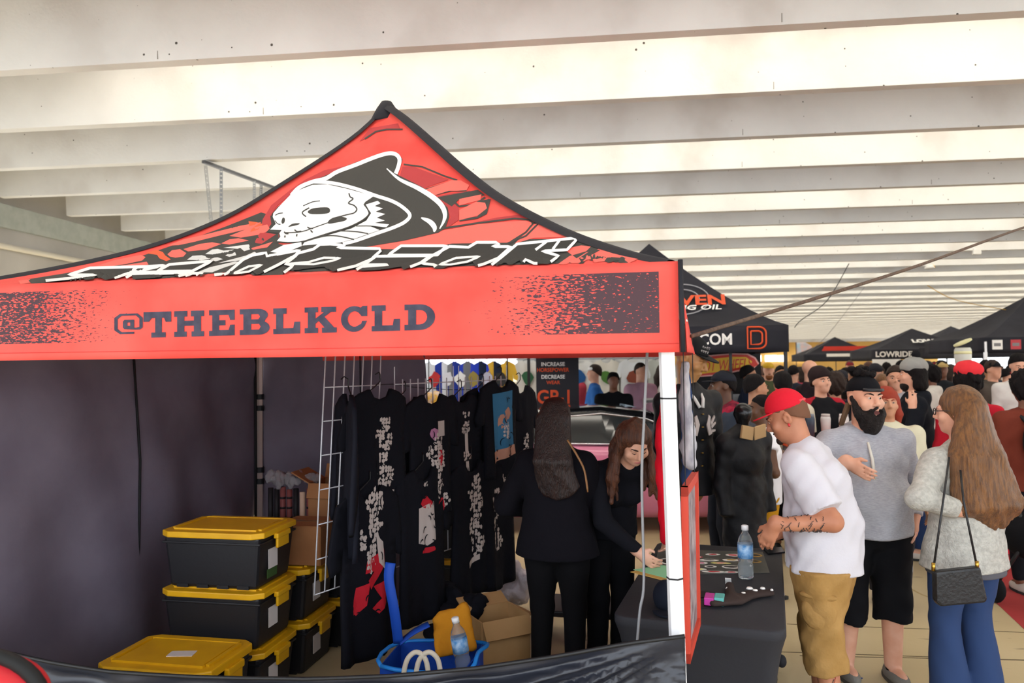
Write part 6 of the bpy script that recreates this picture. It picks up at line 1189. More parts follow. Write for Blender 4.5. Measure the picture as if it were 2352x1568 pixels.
for i, (c_, p_, lb) in enumerate(TEES):
    p_ = p_ if len(p_) == 7 else '#' + ''.join(ch * 2 for ch in p_[1:]); onrack = lb.split()[0] in ('royal', 'mid', 'bright', 'navy', 'pale', 'mustard')
    if onrack: P = ra_ + rx_ * rl_ * ([j for j, q_ in enumerate(TEES) if q_[2].split()[0] in ('royal', 'mid', 'bright', 'navy', 'pale', 'mustard')].index(i) + .5) / 6 + UP * 1.93
    else: P = wa + wx * wl * ([j for j, q_ in enumerate(TEES) if q_[2].split()[0] not in ('royal', 'mid', 'bright', 'navy', 'pale', 'mustard')].index(i) + .5) / 6 + wn * .16 + UP * 1.93
    t_ = thing('stall_t_shirt', lb + (' on the black garment rail' if onrack else ' on the white stall wall'), 't-shirt', P, math.atan2(wx[1], wx[0]) if not onrack else math.atan2(rx_[1], rx_[0]), 'shirts at the clothing stall')
    vs, fs = fill_poly([TEE], .06); MB().add([(x, .012 * math.sin(25 * x + i), z) for x, z in vs], fs).build('garment', M('stall_tee_%d' % i, c_, .9), t_, True); MB().prism(blob(0, -.30, .10, .12, 11, .25, i), lambda x, y, w_: (x, -.02 - w_, y), .004).build('print', M('stall_print_%d' % i, p_, .8), t_)
    MB().tube([(-.1, 0, -.01), (0, 0, .03), (0, 0, .06)], .004, 5).build('hanger_wire', M('black_hanger', '#111113', .5), t_)
# bright open daylight comes from outside on the left; colourful stall goods in front of it
for i, (px, py, w, h, c_, lb) in enumerate(((868, 868, .22, .5, '#b86a9a', 'stacked pink plush toys'), (912, 880, .2, .42, '#58a860', 'heap of green plush toys'), (952, 870, .2, .5, '#3f7fb8', 'heap of blue plush toys'), (992, 885, .2, .35, '#d0a040', 'heap of yellow plush toys'))):
    d_ = 12.2; P = ground(px, d_); q = random.Random(i); f = Field(.03)
    for j in range(12): f.ell(P + [q.uniform(-w, w) * .6, q.uniform(-.1, .1), 1.05 + q.uniform(0, h)], (.09, .09, .085), None, .03)
    t_ = thing('plush_heap', lb + ' on the stall table', 'toys', P * [1, 1, 0] + [0, 0, 1.0]); keep(link('plush', f.mesh('plush'), M('plush_%d' % i, c_, .9, var='#d8c8c0', vs=14)), t_)
P = ground(930, 12.2); st = thing('stall_table', 'white stall table holding plush toys', 'table', P, .05); MB().box((0, 0, .95), (1.5, .5, .05)).build('table_top', M('stall_white', '#e4e4e2', .7), st)
for x in (-.7, .7):
    for y in (-.2, .2): MB().bar((x, y, 0), (x, y, .93), .04).build('leg', M('stall_grey', '#9fa4a8', .5), st)
# ------------------------------------------------------------------ far booths
bt2, T2, RX2, _, pn2 = booth('far black booth tent with red and white bands', 2030, 31, 3.05, 3.05, 4, 2.10, .30, 2.85, lp=(0, 1))
keep(MB().add([T2(x, -.10, z) for x, z in ((2.3, 2.42), (.5, 2.42), (.4, 2.24), (2.4, 2.24))], [(0, 1, 2, 3)]).build('red_band', M('sign_red', '#c8301e', .5)), bt2); keep(MB().add([T2(x, -.015, z) for x, z in ((2.2, 2.12), (.3, 2.12), (.3, 2.0), (2.2, 2.0))], [(0, 1, 2, 3)]).build('white_band', m_wh), bt2)
bt3, T3, RX3, _, pn3 = booth('black booth tent with white lowrider lettering on roof and valance', 2262, 22.5, 3.05, 3.05, 5, 2.17, .30, 2.85, lp=(0, 1, 2, 3))
roof_text('roof_lettering', 'LOWRIDER', m_wh, bt3, pn3[0], 2150, 789, 1.35, RX3, height=.28, bold=.06, off=.10)
put_text('valance_lettering', 'LOWRIDERLIFESTYLE.COM', m_wh, bt3, T3(1.62, -.012, 2.03), RX3, UP, width=2.75, height=.17, bold=.03)
h = on_roof(pn3[3], 2068, 785)
keep(MB().add([T3(2.6, -.01, 2.0) + UP * z + RX3 * x for x, z in ((-.5, -.9), (.3, -.9), (.3, -.12), (-.5, -.12))], [(0, 1, 2, 3)]).build('white_backdrop', M('stall_white', '#e4e4e2', .7)), bt3)
bt4, T4, RX4, _, pn4 = booth('large black booth tent whose steep roof rises beside the lowrider booth', 2512, 19.2, 3.05, 3.05, 3, 2.2, .30, 3.08, lp=(0, 1, 2, 3))
bt5, T5, RX5, _, pn5 = booth('black booth tent on a white leg with square sponsor logos', 2676, 14.0, 3.05, 3.05, 3, 2.28, .28, 3.2, lp=(1, 2))
keep(MB().bar(T5(3.02, .02, 0), T5(3.02, .02, 2.2), .05).build('leg', M('white_pole', '#e9e9ec', .35)), bt5)
for x, c_ in ((2.82, m_wh), (2.5, M('sticker_red', '#b5323a', .5))): keep(MB().add([T5(x + a, -.012, z) for a, z in ((.09, 2.23), (-.09, 2.23), (-.09, 2.05), (.09, 2.05))], [(0, 1, 2, 3)]).build('valance_logo', c_), bt5); keep(MB().add([T5(x + a, -.014, z) for a, z in ((.06, 2.17), (-.06, 2.17), (-.06, 2.11), (.06, 2.11))], [(0, 1, 2, 3)]).build('valance_logo', M('logo_grey', '#7d7a7c', .6)), bt5)
booth('small charcoal booth tent peak between the two black booths', 2330, 27, 3.05, 3.05, 5, 2.35, .30, 3.1, m=M('charcoal_booth_fabric', '#3c3c42', .8), lp=(0, 1))
# feather flag, pastel banner, lamp tower, lit windows
def flag(label, px, py0, py1, d, w, c_, nm):
    P = ground(px, d); z1 = W(px, py0, d)[2]; z0 = W(px, py1, d)[2]; t_ = thing(nm, label, 'flag', P); MB().tube([(0, 0, 0), (0, 0, z1)], .02, 6).build('flag_pole', m_bpole, t_); MB().sheet(lambda u, v: (w * u * (1 if v > .2 else .6 + 2 * v) + .01, .03 * math.sin(4 * u), z1 + (z0 - z1) * v), 6, 10, .006).build('flag_cloth', M(nm + '_cloth', c_, .8, var='#e8b8b0', vs=2.5), t_, True); return t_
flag('white feather flag with red mark standing before the tan wall', 1920, 783, 812, 38, .42, '#e6e3e0', 'feather_flag'); flag('pastel rainbow banner hanging before the tan wall', 1829, 786, 830, 40, .78, '#a9c8dc', 'pastel_banner')
for i, (xa, xb) in enumerate(((1700, 1722), (1745, 1772), (1782, 1810), (1813, 1834), (1850, 1882))):
    a = W(xa, 822, 100); b_ = W(xb, 822, 100); z0, z1 = W(xa, 830, 100)[2], W(xa, 815, 100)[2]; o = MB().b2((a[0], 103.6, z0), (b_[0], 103.8, z1)).build('window_%d' % (i + 1), M('daylit_window', '#f4f8ff', .5, emit=3.0)); o.location.y = Y1 - 104; tag(o, kind='structure')
P = ground(2212, 10.5); z0, z1 = W(2212, 838, 10.5)[2], W(2212, 798, 10.5)[2]; lt = thing('lamp_tower', 'pale drum lamp with a tilted yellow disc on a pole above the crowd', 'lamp', P); MB().tube([(0, 0, .0), (0, 0, z0)], .02, 8).build('pole', m_bpole, lt); MB().lathe([(0, z0), (.09, z0), (.105, z0 + .05), (.105, z1 - .03), (.09, z1), (0, z1)], (0, 0, 0), 18).build('drum', M('milky_drum', '#c9c9c0', .4), lt, True)
MB().lathe([(0, -.01), (.12, -.01), (.12, .01), (0, .01)], (0, 0, z1 + .07), 18, Matrix.Rotation(-.45, 3, 'Y')).build('disc', M('yellow_disc', '#d8d3a0', .4), lt, True); MB().lathe([(.107, z1 - .09), (.107, z1 - .05)], (0, 0, 0), 18).build('drum_band', M('yellow_disc', '#d8d3a0', .4), lt, True)
# hanging cables under the ceiling
for k_, (pts, w, c_, lb) in enumerate((([(1950, 605, 14), (1900, 690, 14), (1840, 735, 14), (1825, 752, 14)], .008, '#2c2c2c', 'black cable with a socket hanging under the ceiling by the oil booth'), ([(1985, 660, 20), (1900, 770, 20), (1850, 812, 20)], .006, '#77777a', 'thin grey cable slanting down to the far booths'), ([(2130, 655, 16), (2200, 690, 16), (2352, 718, 16)], .008, '#c79a3a', 'yellow cord strung under the ceiling beams'))): tag(MB().tube(smooth_line([W(*p) for p in pts], 5), w, 5).build('ceiling_cable', M('cable_%d' % k_, c_, .6), None, True), lb, 'cable')
P = Zp(2135, 616, 4.6); sm = thing('ceiling_fixture', 'small round white fixture under a ceiling beam', 'fixture', P); MB().lathe([(0, -.03), (.12, -.02), (.14, .02), (.1, .09), (0, .1)], (0, 0, 0), 16).build('dome', M('white_fixture', '#c8c6c2', .5), sm, True); MB().tube([(.1, 0, .1), (.16, 0, .02)], .015, 6).build('bracket', M('cable_2', '#c79a3a', .6), sm)
P = Zp(2243, 582, 4.62); sm = thing('junction_box', 'small pale junction box on a ceiling beam', 'fixture', P); MB().box((0, 0, .04), (.2, .1, .14)).build('box', M('white_fixture', '#c8c6c2', .5), sm, False, .01); MB().tube([(0, 0, .1), (0, .0, .2)], .012, 6).build('conduit', M('white_fixture', '#c8c6c2', .5), sm)
# red draped table with goods and stroller at the right
P = ground(2310, 7.6); st = thing('red_table', 'table under a bright red cloth at the right-hand booth', 'table', P, .1); MB().box((0, 0, .82), (1.2, .6, .04)).build('table_top', M('wood_top', '#b08a5a', .7), st); MB().box((0, 0, .41), (1.16, .56, .79)).build('red_cloth', M('red_cloth', '#b8142a', .85), st, False, .02)
P = ground(2362, 5.62); sr = thing('pushchair', 'black pushchair with small wheels beside the backpack wearer', 'pushchair', P, .4)
for x, y in ((0, -.2), (0, .35)): MB().lathe([(.03, -.02), (.10, -.02), (.11, 0), (.10, .02), (.03, .02)], (x, y, .112), 20, Matrix.Rotation(math.pi / 2, 3, 'Y')).build('wheel', M('tyre_black', '#141416', .8), sr, True)
MB().tube([(0, -.2, .11), (0, .0, .5), (.1, .3, .95)], .014, 6).build('frame', m_bpole, sr, True); MB().tube([(0, .35, .11), (0, .05, .55)], .014, 6).build('frame', m_bpole, sr, True); f = Field(.02); f.ell((.12, .1, .55), (.16, .25, .18), None, .03); link('seat', f.mesh('seat'), M('black_jersey', '#111115', .9), sr)
# ================================================================== PEOPLE NEAR THE TENT
SK = {'tan': M('skin_tan', '#b97e60', .55, var='#a86c50', vs=9), 'fair': M('skin_fair', '#d9a58c', .55, var='#cf9579', vs=9), 'olive': M('skin_olive', '#c08d6e', .55, var='#b07c5d', vs=9), 'brown': M('skin_brown', '#7a4f3a', .55, var='#6b4331', vs=9), 'deep': M('skin_deep', '#65442f', .5, var='#593a2a', vs=9)}
HB = M('hair_black', '#130f10', .8, bump=.5, bs=40, stretch=(3, 3, .3)); HBR = M('hair_brown', '#5a3a22', .40, var='#86592f', vs=14, bump=.7, bs=60, stretch=(6, 6, .35)); HAU = M('hair_auburn', '#3d2013', .45, var='#5e3219', vs=14, bump=.6, bs=50, stretch=(5, 5, .4)); HDK = M('hair_dark_brown', '#2a1b14', .7, bump=.5, bs=40, stretch=(3, 3, .5))
def person(label, px, d, rz, group=None):
    b = ground(px, d); rz = math.radians(rz); r = thing('person', label, 'person', b, rz, group); return r, b, rz, (lambda x, y, dd: to_local(W(x, y, dd), b, rz))
# ---- man in white t-shirt and red cap, at the table
r, b, rz, L = person('man in white t-shirt, tan cargo shorts and red flat-brim cap looking down', 1905, 3.92, 62)
F1 = Fig(1.74, 1.14, lean=.07, hunch=.9, head=(.14, .42, 0), belly=.02, neck_fwd=.45, feet=((.10, .09), (-.10, -.02)), hands=(L(1782, 1225, 4.0), L(1778, 1205, 3.72)), elbows=((.4, -.4, -1), (-.35, -.40, -1)), curl=(.5, .5), hand_dir=(None, L(1766, 1232, 3.74) - L(1785, 1190, 3.72)))
bd = F1.body(.0075, SK['tan'], r, wide=1.03)
mwt = M('white_cotton', '#c6c3ca', .85, bump=.12, bs=60)
ts = F1.shirt(.009, mwt, r, 't_shirt', .80, .028, .475, .008, (.011, 19, .4))
mkh = M('khaki_twill', '#a98450', .85, var='#9a7643', vs=8, bump=.2, bs=50)
ps = F1.pants(.010, mkh, r, 'cargo_shorts', 1.36, .034, .012, (.009, 21, 1.3), .492)
# cargo pocket on the near leg
f = Field(.008); c = F1.hip[1] * .45 + F1.knee[1] * .55 + np.array([-.085, -.005, -.02]); f.ell(c, (.035, .085, .10), None, .02); f.noise = (.003, 40, 1); pk = link('cargo_pocket', f.mesh('cargo_pocket'), mkh, ps)
f = Field(.007); f.ell(c + [-.014, 0, .075], (.032, .092, .022), None, .01); link('pocket_flap', f.mesh('pocket_flap'), mkh, ps)
F1.shoes(M('black_shoe', '#191919', .6), r)
for i in (0, 1):
    k, a = F1.knee[i], F1.ank[i]; p = k + (a - k) * .58; f = Field(.009); f.cone(p, a, .052, .038, .01, False); link('sock', f.mesh('sock'), M('black_sock', '#131316', .9), r)
mcap = M('red_cap_felt', '#cf1f31', .8, bump=.1, bs=90)
F1.cap(mcap, r, tall=.022, vox=.007, tilt=-.04)
R = F1.Rh; mb = MB(); mb.tube([F1.P(x, y, .052) for x, y in ((.05, -.098), (.02, -.118), (-.02, -.118), (-.05, -.098))], .008, 6); mb.build('cap_strap', M('pink_red_strap', '#d84a52', .6), r, True)
F1.hair(.007, M('hair_faded_brown', '#6e4c3a', .8), r, 'buzz'); F1.brows(r, HDK); F1.eyes(r)
f = Field(.006); f.ell(F1.P(0, .088, -.103), (.026, .018, .022), R, .01); f.ell(F1.P(0, .097, -.058), (.026, .008, .006), R, .005); link('goatee', f.mesh('goatee'), HDK, r)
# tattoo ink wrapped on the forearm and calf, ear gauge
def ink(name, a, c, ra, rc, n, m, sd, parent):
    q = random.Random(sd); a = np.array(a); c = np.array(c); d = nrm(c - a); u = nrm(np.cross(d, (0, 0, 1) if abs(d[2]) < .8 else (1, 0, 0))); v = np.cross(d, u)
    for _ in range(n):
        t = q.uniform(.08, .92); an = q.uniform(0, 6.28); ln = q.uniform(.2, .7); st = q.uniform(-.09, .09); pts = []
        for j in range(7):
            tt = min(1, max(0, t + st * j / 6 + .012 * math.sin(3 * j))); rr = ra + (rc - ra) * tt; aa = an + ln * j / 6; pts.append(a + (c - a) * tt + (u * math.cos(aa) + v * math.sin(aa)) * rr)
        MB().tube(pts, .0018, 4).build(name, m, parent)
mink = M('tattoo_ink', '#3a3432', .7)
ink('tattoo_line', F1.elb[1], F1.wri[1], .0255 * 1.73 * 1.11, .0175 * 1.73 * 1.1, 75, mink, 3, bd)
ink('tattoo_line', F1.knee[1] + [0, -.006, 0], F1.ank[1], .062, .045, 34, mink, 5, bd); ink('tattoo_line', F1.knee[1] + [0, -.006, 0], F1.ank[1], .062, .046, 10, M('tattoo_red', '#a8483a', .7), 8, bd)
MB().tube([F1.P(-.086, -.004, -.035), F1.P(-.094, -.004, -.047)], .006, 6).build('ear_plug', M('red_ear_plug', '#d0303a', .4), bd, True)
# ---- bearded man in grey hoodie
r, b, rz, L = person('heavy bearded man in a light grey hoodie, black shorts and backwards black cap', 1976, 4.6, 186)
F2 = Fig(1.775, 1.32, head=(.22, -.02, -.03), belly=.09, feet=((.13, .0), (-.13, .05)), hands=(L(1950, 1062, 4.28), L(2092, 1222, 4.5)), elbows=((.9, -.3, -.6), (-.8, -.6, 0)), hand_dir=(L(1985, 1085, 4.2) - L(1950, 1062, 4.28), None), curl=(.3, .35))
bd = F2.body(.0075, SK['fair'], r, wide=1.13, mouth_open=.8, nose=1.2)
mgh = M('grey_melange_knit', '#9d9da5', .9, var='#aeaeb5', vs=50, bump=.15, bs=120, stretch=(1, 1, 5))
hd = F2.shirt(.010, mgh, r, 'hoodie', 1.62, .022, .49, .0, (.012, 18, 2.2), hood=True)
for sg in (1, -1):
    p0 = F2.neck + F2.rt * sg * .04 + F2.fw * .135 - F2.up * .05
    if sg > 0: MB().tube([p0, p0 + F2.fw * .05 - F2.up * .09, p0 + F2.fw * .075 - F2.up * .22], [.007, .009, .011], 6).build('drawstring', M('cream_drawstring', '#d9d5cb', .8), hd, True)
mbs = M('black_jersey', '#111115', .9, bump=.1, bs=40)
F2.pants(.011, mbs, r, 'shorts', 1.32, .030, .008, (.008, 18, .3), .505)
F2.shoes(M('grey_canvas_shoe', '#77746e', .85, bump=.2, bs=80), r, M('grey_sole', '#4d4a46', .7))
for i in (0, 1):
    k, a = F2.knee[i], F2.ank[i]; f = Field(.009); f.cone(k + (a - k) * .86, a, .044, .044, .01); link('sock', f.mesh('sock'), M('black_sock', '#131316', .9), r)
R = F2.Rh; f = Field(.007)
f.ell(F2.P(0, .050, -.110), (.078, .060, .066), R, .02); f.ell(F2.P(0, .060, -.155), (.060, .050, .055), R, .03)
for sg in (1, -1): f.cone(F2.P(sg * .088, .0, .005), F2.P(sg * .074, .045, -.085), .013, .030, .02); f.cone(F2.P(sg * .034, .103, -.068), F2.P(sg * .006, .112, -.052), .008, .007, .008); f.cone(F2.P(sg * .036, .100, -.066), F2.P(sg * .045, .085, -.10), .009, .018, .01)
f.ell(F2.P(0, .122, -.080), (.032, .034, .020), R, .008, True)
f.noise = (.004, 110, 1); link('beard', f.mesh('beard'), M('beard_black', '#1a1312', .7, bump=.8, bs=120), r)
F2.eyes(r, wide=1.1); F2.brows(r, HB, 1.12, .0042)
MB().prism(arc(0, 0, .020, .011, 0, 360, 14)[:-1], lambda x, y, w_: tuple(F2.P(x * 1.1, .0985 + w_, y - .080)), .003).build('open_mouth', M('mouth_dark', '#5a2422', .5), bd)
F2.cap(mbs, r, back=True, vox=.008, tall=.012)
MB().tube([F2.P(x, y, z) for x, y, z in ((-.066, .072, .052), (-.03, .098, .05), (.03, .098, .05), (.066, .072, .052))], .010, 6).build('cap_strap', M('black_strap', '#1e1e22', .5), r, True)
f = Field(.009); q_ = random.Random(4)
for j in range(26):
    a = q_.uniform(0, 6.28); rr = q_.uniform(.02, .075); f.ell(F2.P(rr * math.cos(a), -.02 + rr * math.sin(a), .155 + q_.uniform(-.02, .025)), (.020, .020, .018), None, .006)
link('hair_bun', f.mesh('hair_bun'), HB, r)
for x in (-.10, -.085, .09, .10): MB().tube([F2.P(x * .9, -.03, -.03), F2.P(x * 1.3, -.05, -.16)], [.016, .010], 8).build('dreadlock', M('hair_light_brown', '#5b4430', .7), r, True)
MB().tube([F2.wri[1] + .034 * np.array([math.cos(t), math.sin(t), .1]) for t in np.linspace(0, 6.28, 13)], .005, 5).build('wristband', M('pink_wristband', '#d9a5b8', .5), r, True)
# webbing strap with a black end, hanging from the far pocket
p = L(2070, 1262, 4.62); MB().tube(smooth_line([p, p + [.004, 0, -.12], p + [-.01, 0, -.25], p + [-.005, 0, -.31]], 4), [.008] * 13, 5).build('hanging_strap', M('grey_webbing', '#6b6a6c', .7), r, True)
MB().box(p + [-.005, 0, -.325], (.022, .02, .035)).build('strap_end', mbs, r)
# ---- woman with very long brown hair
r, b, rz, L = person('woman with waist-long brown hair in a grey knit sweater and jeans, seen from behind', 2210, 4.1, 22)
F3 = Fig(1.72, 1.1, sex='f', head=(.55, .05, 0), feet=((.10, .0), (-.10, .03)), hands=(None, L(2212, 1172, 3.93)), elbows=(None, L(2075, 1095, 3.95) - L(2150, 1075, 4.05)), hand_dir=(None, L(2240, 1168, 3.93) - L(2200, 1172, 3.93)), curl=(.3, .25))
bd = F3.body(.0085, SK['fair'], r)
mkn = M('grey_boucle_knit', '#a3a19a', .95, var='#bab8b0', vs=45, bump=.5, bs=90)
sw = F3.shirt(.010, mkn, r, 'sweater', 1.85, .024, .455, .035, (.005, 19, .9), k=.04)
f = Field(.010); h = F3.H; z0 = .455 * h
f.ec((F3.pelv[0], F3.pelv[1], z0 + .05), (F3.pelv[0], F3.pelv[1], z0 - .07), (.205, .165), (.215, .172), F3.rt, .02); f.cut((0, 0, z0 - .03), (0, 0, -1)); f.cut((0, 0, z0 + .03), (0, 0, 1)); link('sweater_hem_band', f.mesh('sweater_hem_band'), M('charcoal_chiffon', '#55545a', .85), r)
mjn = M('blue_denim', '#2c3e63', .85, var='#3a4f78', vs=7, bump=.2, bs=120)
F3.pants(.009, mjn, r, 'jeans', 1.97, .010, .045, (.003, 26, .5)); F3.shoes(M('dark_boot', '#26201c', .6), r)
f = Field(.009); R, t = F3.Rh, F3.hs; f.ell(F3.P(0, -.022, .040), (.093, .108, .102), R, .02); f.ell(F3.P(0, -.055, -.02), (.090, .085, .09), R, .03)
nb_ = F3.neck
for a in np.linspace(-1.3, 1.15, 13):
    x = math.sin(a); bk = math.cos(a); p0 = F3.P(x * .075, -.03 - .07 * bk, .02); p1 = nb_ + F3.rt * x * .135 - F3.fw * (.085 + .045 * bk) - F3.up * .05; p2 = p1 + np.array([0, 0, -.24]) + F3.rt * (.03 + .05 * x) - F3.fw * .035; p3 = p1 + np.array([0, 0, -.36 + .10 * abs(x)]) + F3.rt * (.06 + .05 * x) - F3.fw * .02
    f.cone(p0, p1, .040, .042, .02); f.cone(p1, p2, .042, .040, .018); f.cone(p2, p3, .040, .020, .018)
f.noise = (.004, 55, .7); link('long_hair', f.mesh('long_hair'), HBR, r)
F3.eyes(r)
gm = M('dark_glasses_frame', '#2b2220', .4); g_ = MB()
for sg in (1, -1): g_.tube([F3.P(sg * .032 + .024 * math.cos(t_), .108, .002 + .019 * math.sin(t_)) for t_ in np.linspace(0, 6.28, 15)], .0025, 5)
g_.tube([F3.P(-.008, .108, .004), F3.P(.008, .108, .004)], .0025, 5)
for sg in (1, -1): g_.tube([F3.P(sg * .056, .106, .006), F3.P(sg * .082, .02, .006)], .0025, 5)
g_.build('glasses', gm, r, True)
# shoulder bag
bagc = L(2192, 1345, 3.78); u_ = nrm(L(2250, 1340, 3.78) - L(2130, 1345, 3.78)); n_ = nrm(np.cross(u_, (0, 0, 1)))
mlb = M('black_leather', '#17171a', .4, bump=.2, bs=60)
pg = MB(); pl = [(-.115, .085), (.105, .10), (.135, -.055), (.125, -.075), (-.095, -.085), (-.115, -.06)]
pg.prism(pl, lambda x, y, w_: tuple(bagc + u_ * x + np.array([0, 0, y]) + n_ * w_), .05)
bag = thing('shoulder_bag', 'small black leather shoulder bag hanging at the long-haired woman\'s hip', 'bag', b, rz); pg.build('bag_body', mlb, bag, False, .012)
for x, tx, ty in ((-.115, 2165, 1160), (.10, 2213, 1150)):
    q0 = bagc + u_ * x + np.array([0, 0, .095]) + n_ * .025; q1 = L(tx, ty, 3.8); MB().tube([q0, q1] + ([L(2180, 1050, 3.92)] if x < 0 else [L(2206, 1080, 3.9)]), .006, 6).build('strap', mlb, bag, True)
    MB().tube([q0 + np.array([0, 0, -.01]), q0 + np.array([0, 0, .03])], .009, 8).build('gold_ring', M('brass', '#b8923f', .3, metal=1), bag, True)
# ---- woman in black hoodie seen from behind
r, b, rz, L = person('woman in a black hooded sweatshirt and leggings with long dark hair, seen from behind', 1272, 4.45, -8)
F4 = Fig(1.66, 1.12, sex='f', head=(-.1, .3, 0), feet=((.10, .02), (-.10, .0)), hands=(L(1310, 1165, 4.72), L(1235, 1165, 4.72)), elbows=((.9, -.3, -.9), (-.9, -.3, -.9)), curl=(.3, .3))
F4.body(.010, SK['fair'], r, detail=False)
mbh = M('black_fleece', '#0e0c12', .95, bump=.15, bs=60)
F4.shirt(.010, mbh, r, 'hoodie', 1.95, .034, .47, .03, (.005, 17, 1.7), hood=True)
F4.pants(.010, M('black_leggings', '#0b0a0d', .9), r, 'leggings', 1.95, .008, .0, (.002, 30, 1)); F4.shoes(M('black_shoe', '#191919', .6), r)
f = Field(.008); f.ell(F4.P(0, -.022, .040), (.090, .106, .100), F4.Rh, .02); f.ell(F4.P(0, -.05, -.02), (.086, .08, .09), F4.Rh, .03)
for a in np.linspace(-1.2, 1.2, 13):
    x = math.sin(a); bk = math.cos(a); p0 = F4.P(x * .074, -.03 - .065 * bk, .0); p1 = F4.neck + F4.rt * (x * .085 + .01) - F4.fw * (.115 + .06 * bk) - F4.up * .03; p2 = p1 + np.array([0, 0, -.10 - .10 * bk]) + F4.rt * (.03 + .03 * x) + F4.fw * .01
    f.cone(p0, p1, .034, .032, .02); f.cone(p1, p2, .032, .014, .018)
f.noise = (.003, 60, .4); link('long_hair', f.mesh('long_hair'), M('hair_very_dark', '#1d1110', .4, var='#2e1b15', vs=16, bump=.6, bs=50, stretch=(5, 5, .4)), r)
MB().tube(smooth_line([L(1303, 1010, 4.25), L(1325, 1045, 4.22), L(1342, 1080, 4.2), L(1350, 1130, 4.18)], 4), [.006] * 12 + [.004], 5).build('blond_lock', M('hair_honey', '#8a5f35', .5), r, True)
# ---- woman bending over the table
r, b, rz, L = person('woman with wavy auburn hair in a black top reaching over the merchandise table', 1392, 4.72, 206)
F5 = Fig(1.66, 1.0, sex='f', lean=.40, hunch=.8, head=(-.1, .62, .08), neck_fwd=.5, feet=((.09, .0), (-.09, -.05)), hands=(L(1467, 1268, 4.28), L(1530, 1225, 4.55)), elbows=((.8, -.2, -.6), (-.8, -.5, -.4)), hand_dir=(L(1500, 1295, 4.22) - L(1467, 1268, 4.28), None), curl=(.55, .5))
F5.body(.0075, SK['fair'], r)
mbt = M('black_soft_top', '#101016', .9, bump=.1, bs=60)
F5.shirt(.009, mbt, r, 'long_sleeve_top', 1.97, .014, .50, .01, (.003, 24, .3), collar=False)
F5.pants(.010, M('black_trousers', '#0d0d11', .9), r, 'trousers', 1.95, .012, .004); F5.shoes(M('black_shoe', '#191919', .6), r)
f = Field(.008); R = F5.Rh
f.ell(F5.P(0, -.028, .045), (.090, .104, .092), R, .02)
for sg in (1, -1):
    for j, (x, y) in enumerate(((.080, -.0), (.088, -.02), (.086, -.05), (.07, -.08))):
        p0 = F5.P(sg * x * .85, y, .045); p1 = F5.P(sg * (x + .018), y + .01, -.07); p2 = p1 + np.array([0, .01, -.14]) + F5.rt * sg * .03; p3 = p2 + np.array([0, 0, -.13]) + F5.rt * sg * (-.03 if j % 2 else .02)
        f.cone(p0, p1, .024, .028, .015); f.cone(p1, p2, .028, .028, .015); f.cone(p2, p3, .028, .012, .015)
f.ell(F5.P(0, .10, -.035), (.064, .055, .085), R, .02, True); f.noise = (.006, 45, .4); link('wavy_hair', f.mesh('wavy_hair'), HAU, r)
F5.brows(r, HDK)
for sg in (1, -1): MB().tube([F5.P(sg * x, y, z) for x, y, z in ((.017, .094, .000), (.030, .0965, -.003), (.045, .089, .0005))], [.001, .0022, .001], 5).build('lashes', HB, r)

MB().tube([F5.P(x, y, z) for x, y, z in ((-.02, .096, -.071), (-.008, .102, -.069), (.008, .102, -.069), (.02, .096, -.071))], [.002, .004, .004, .002], 6).build('lips', M('lip_rose', '#a5565a', .45), r, True)
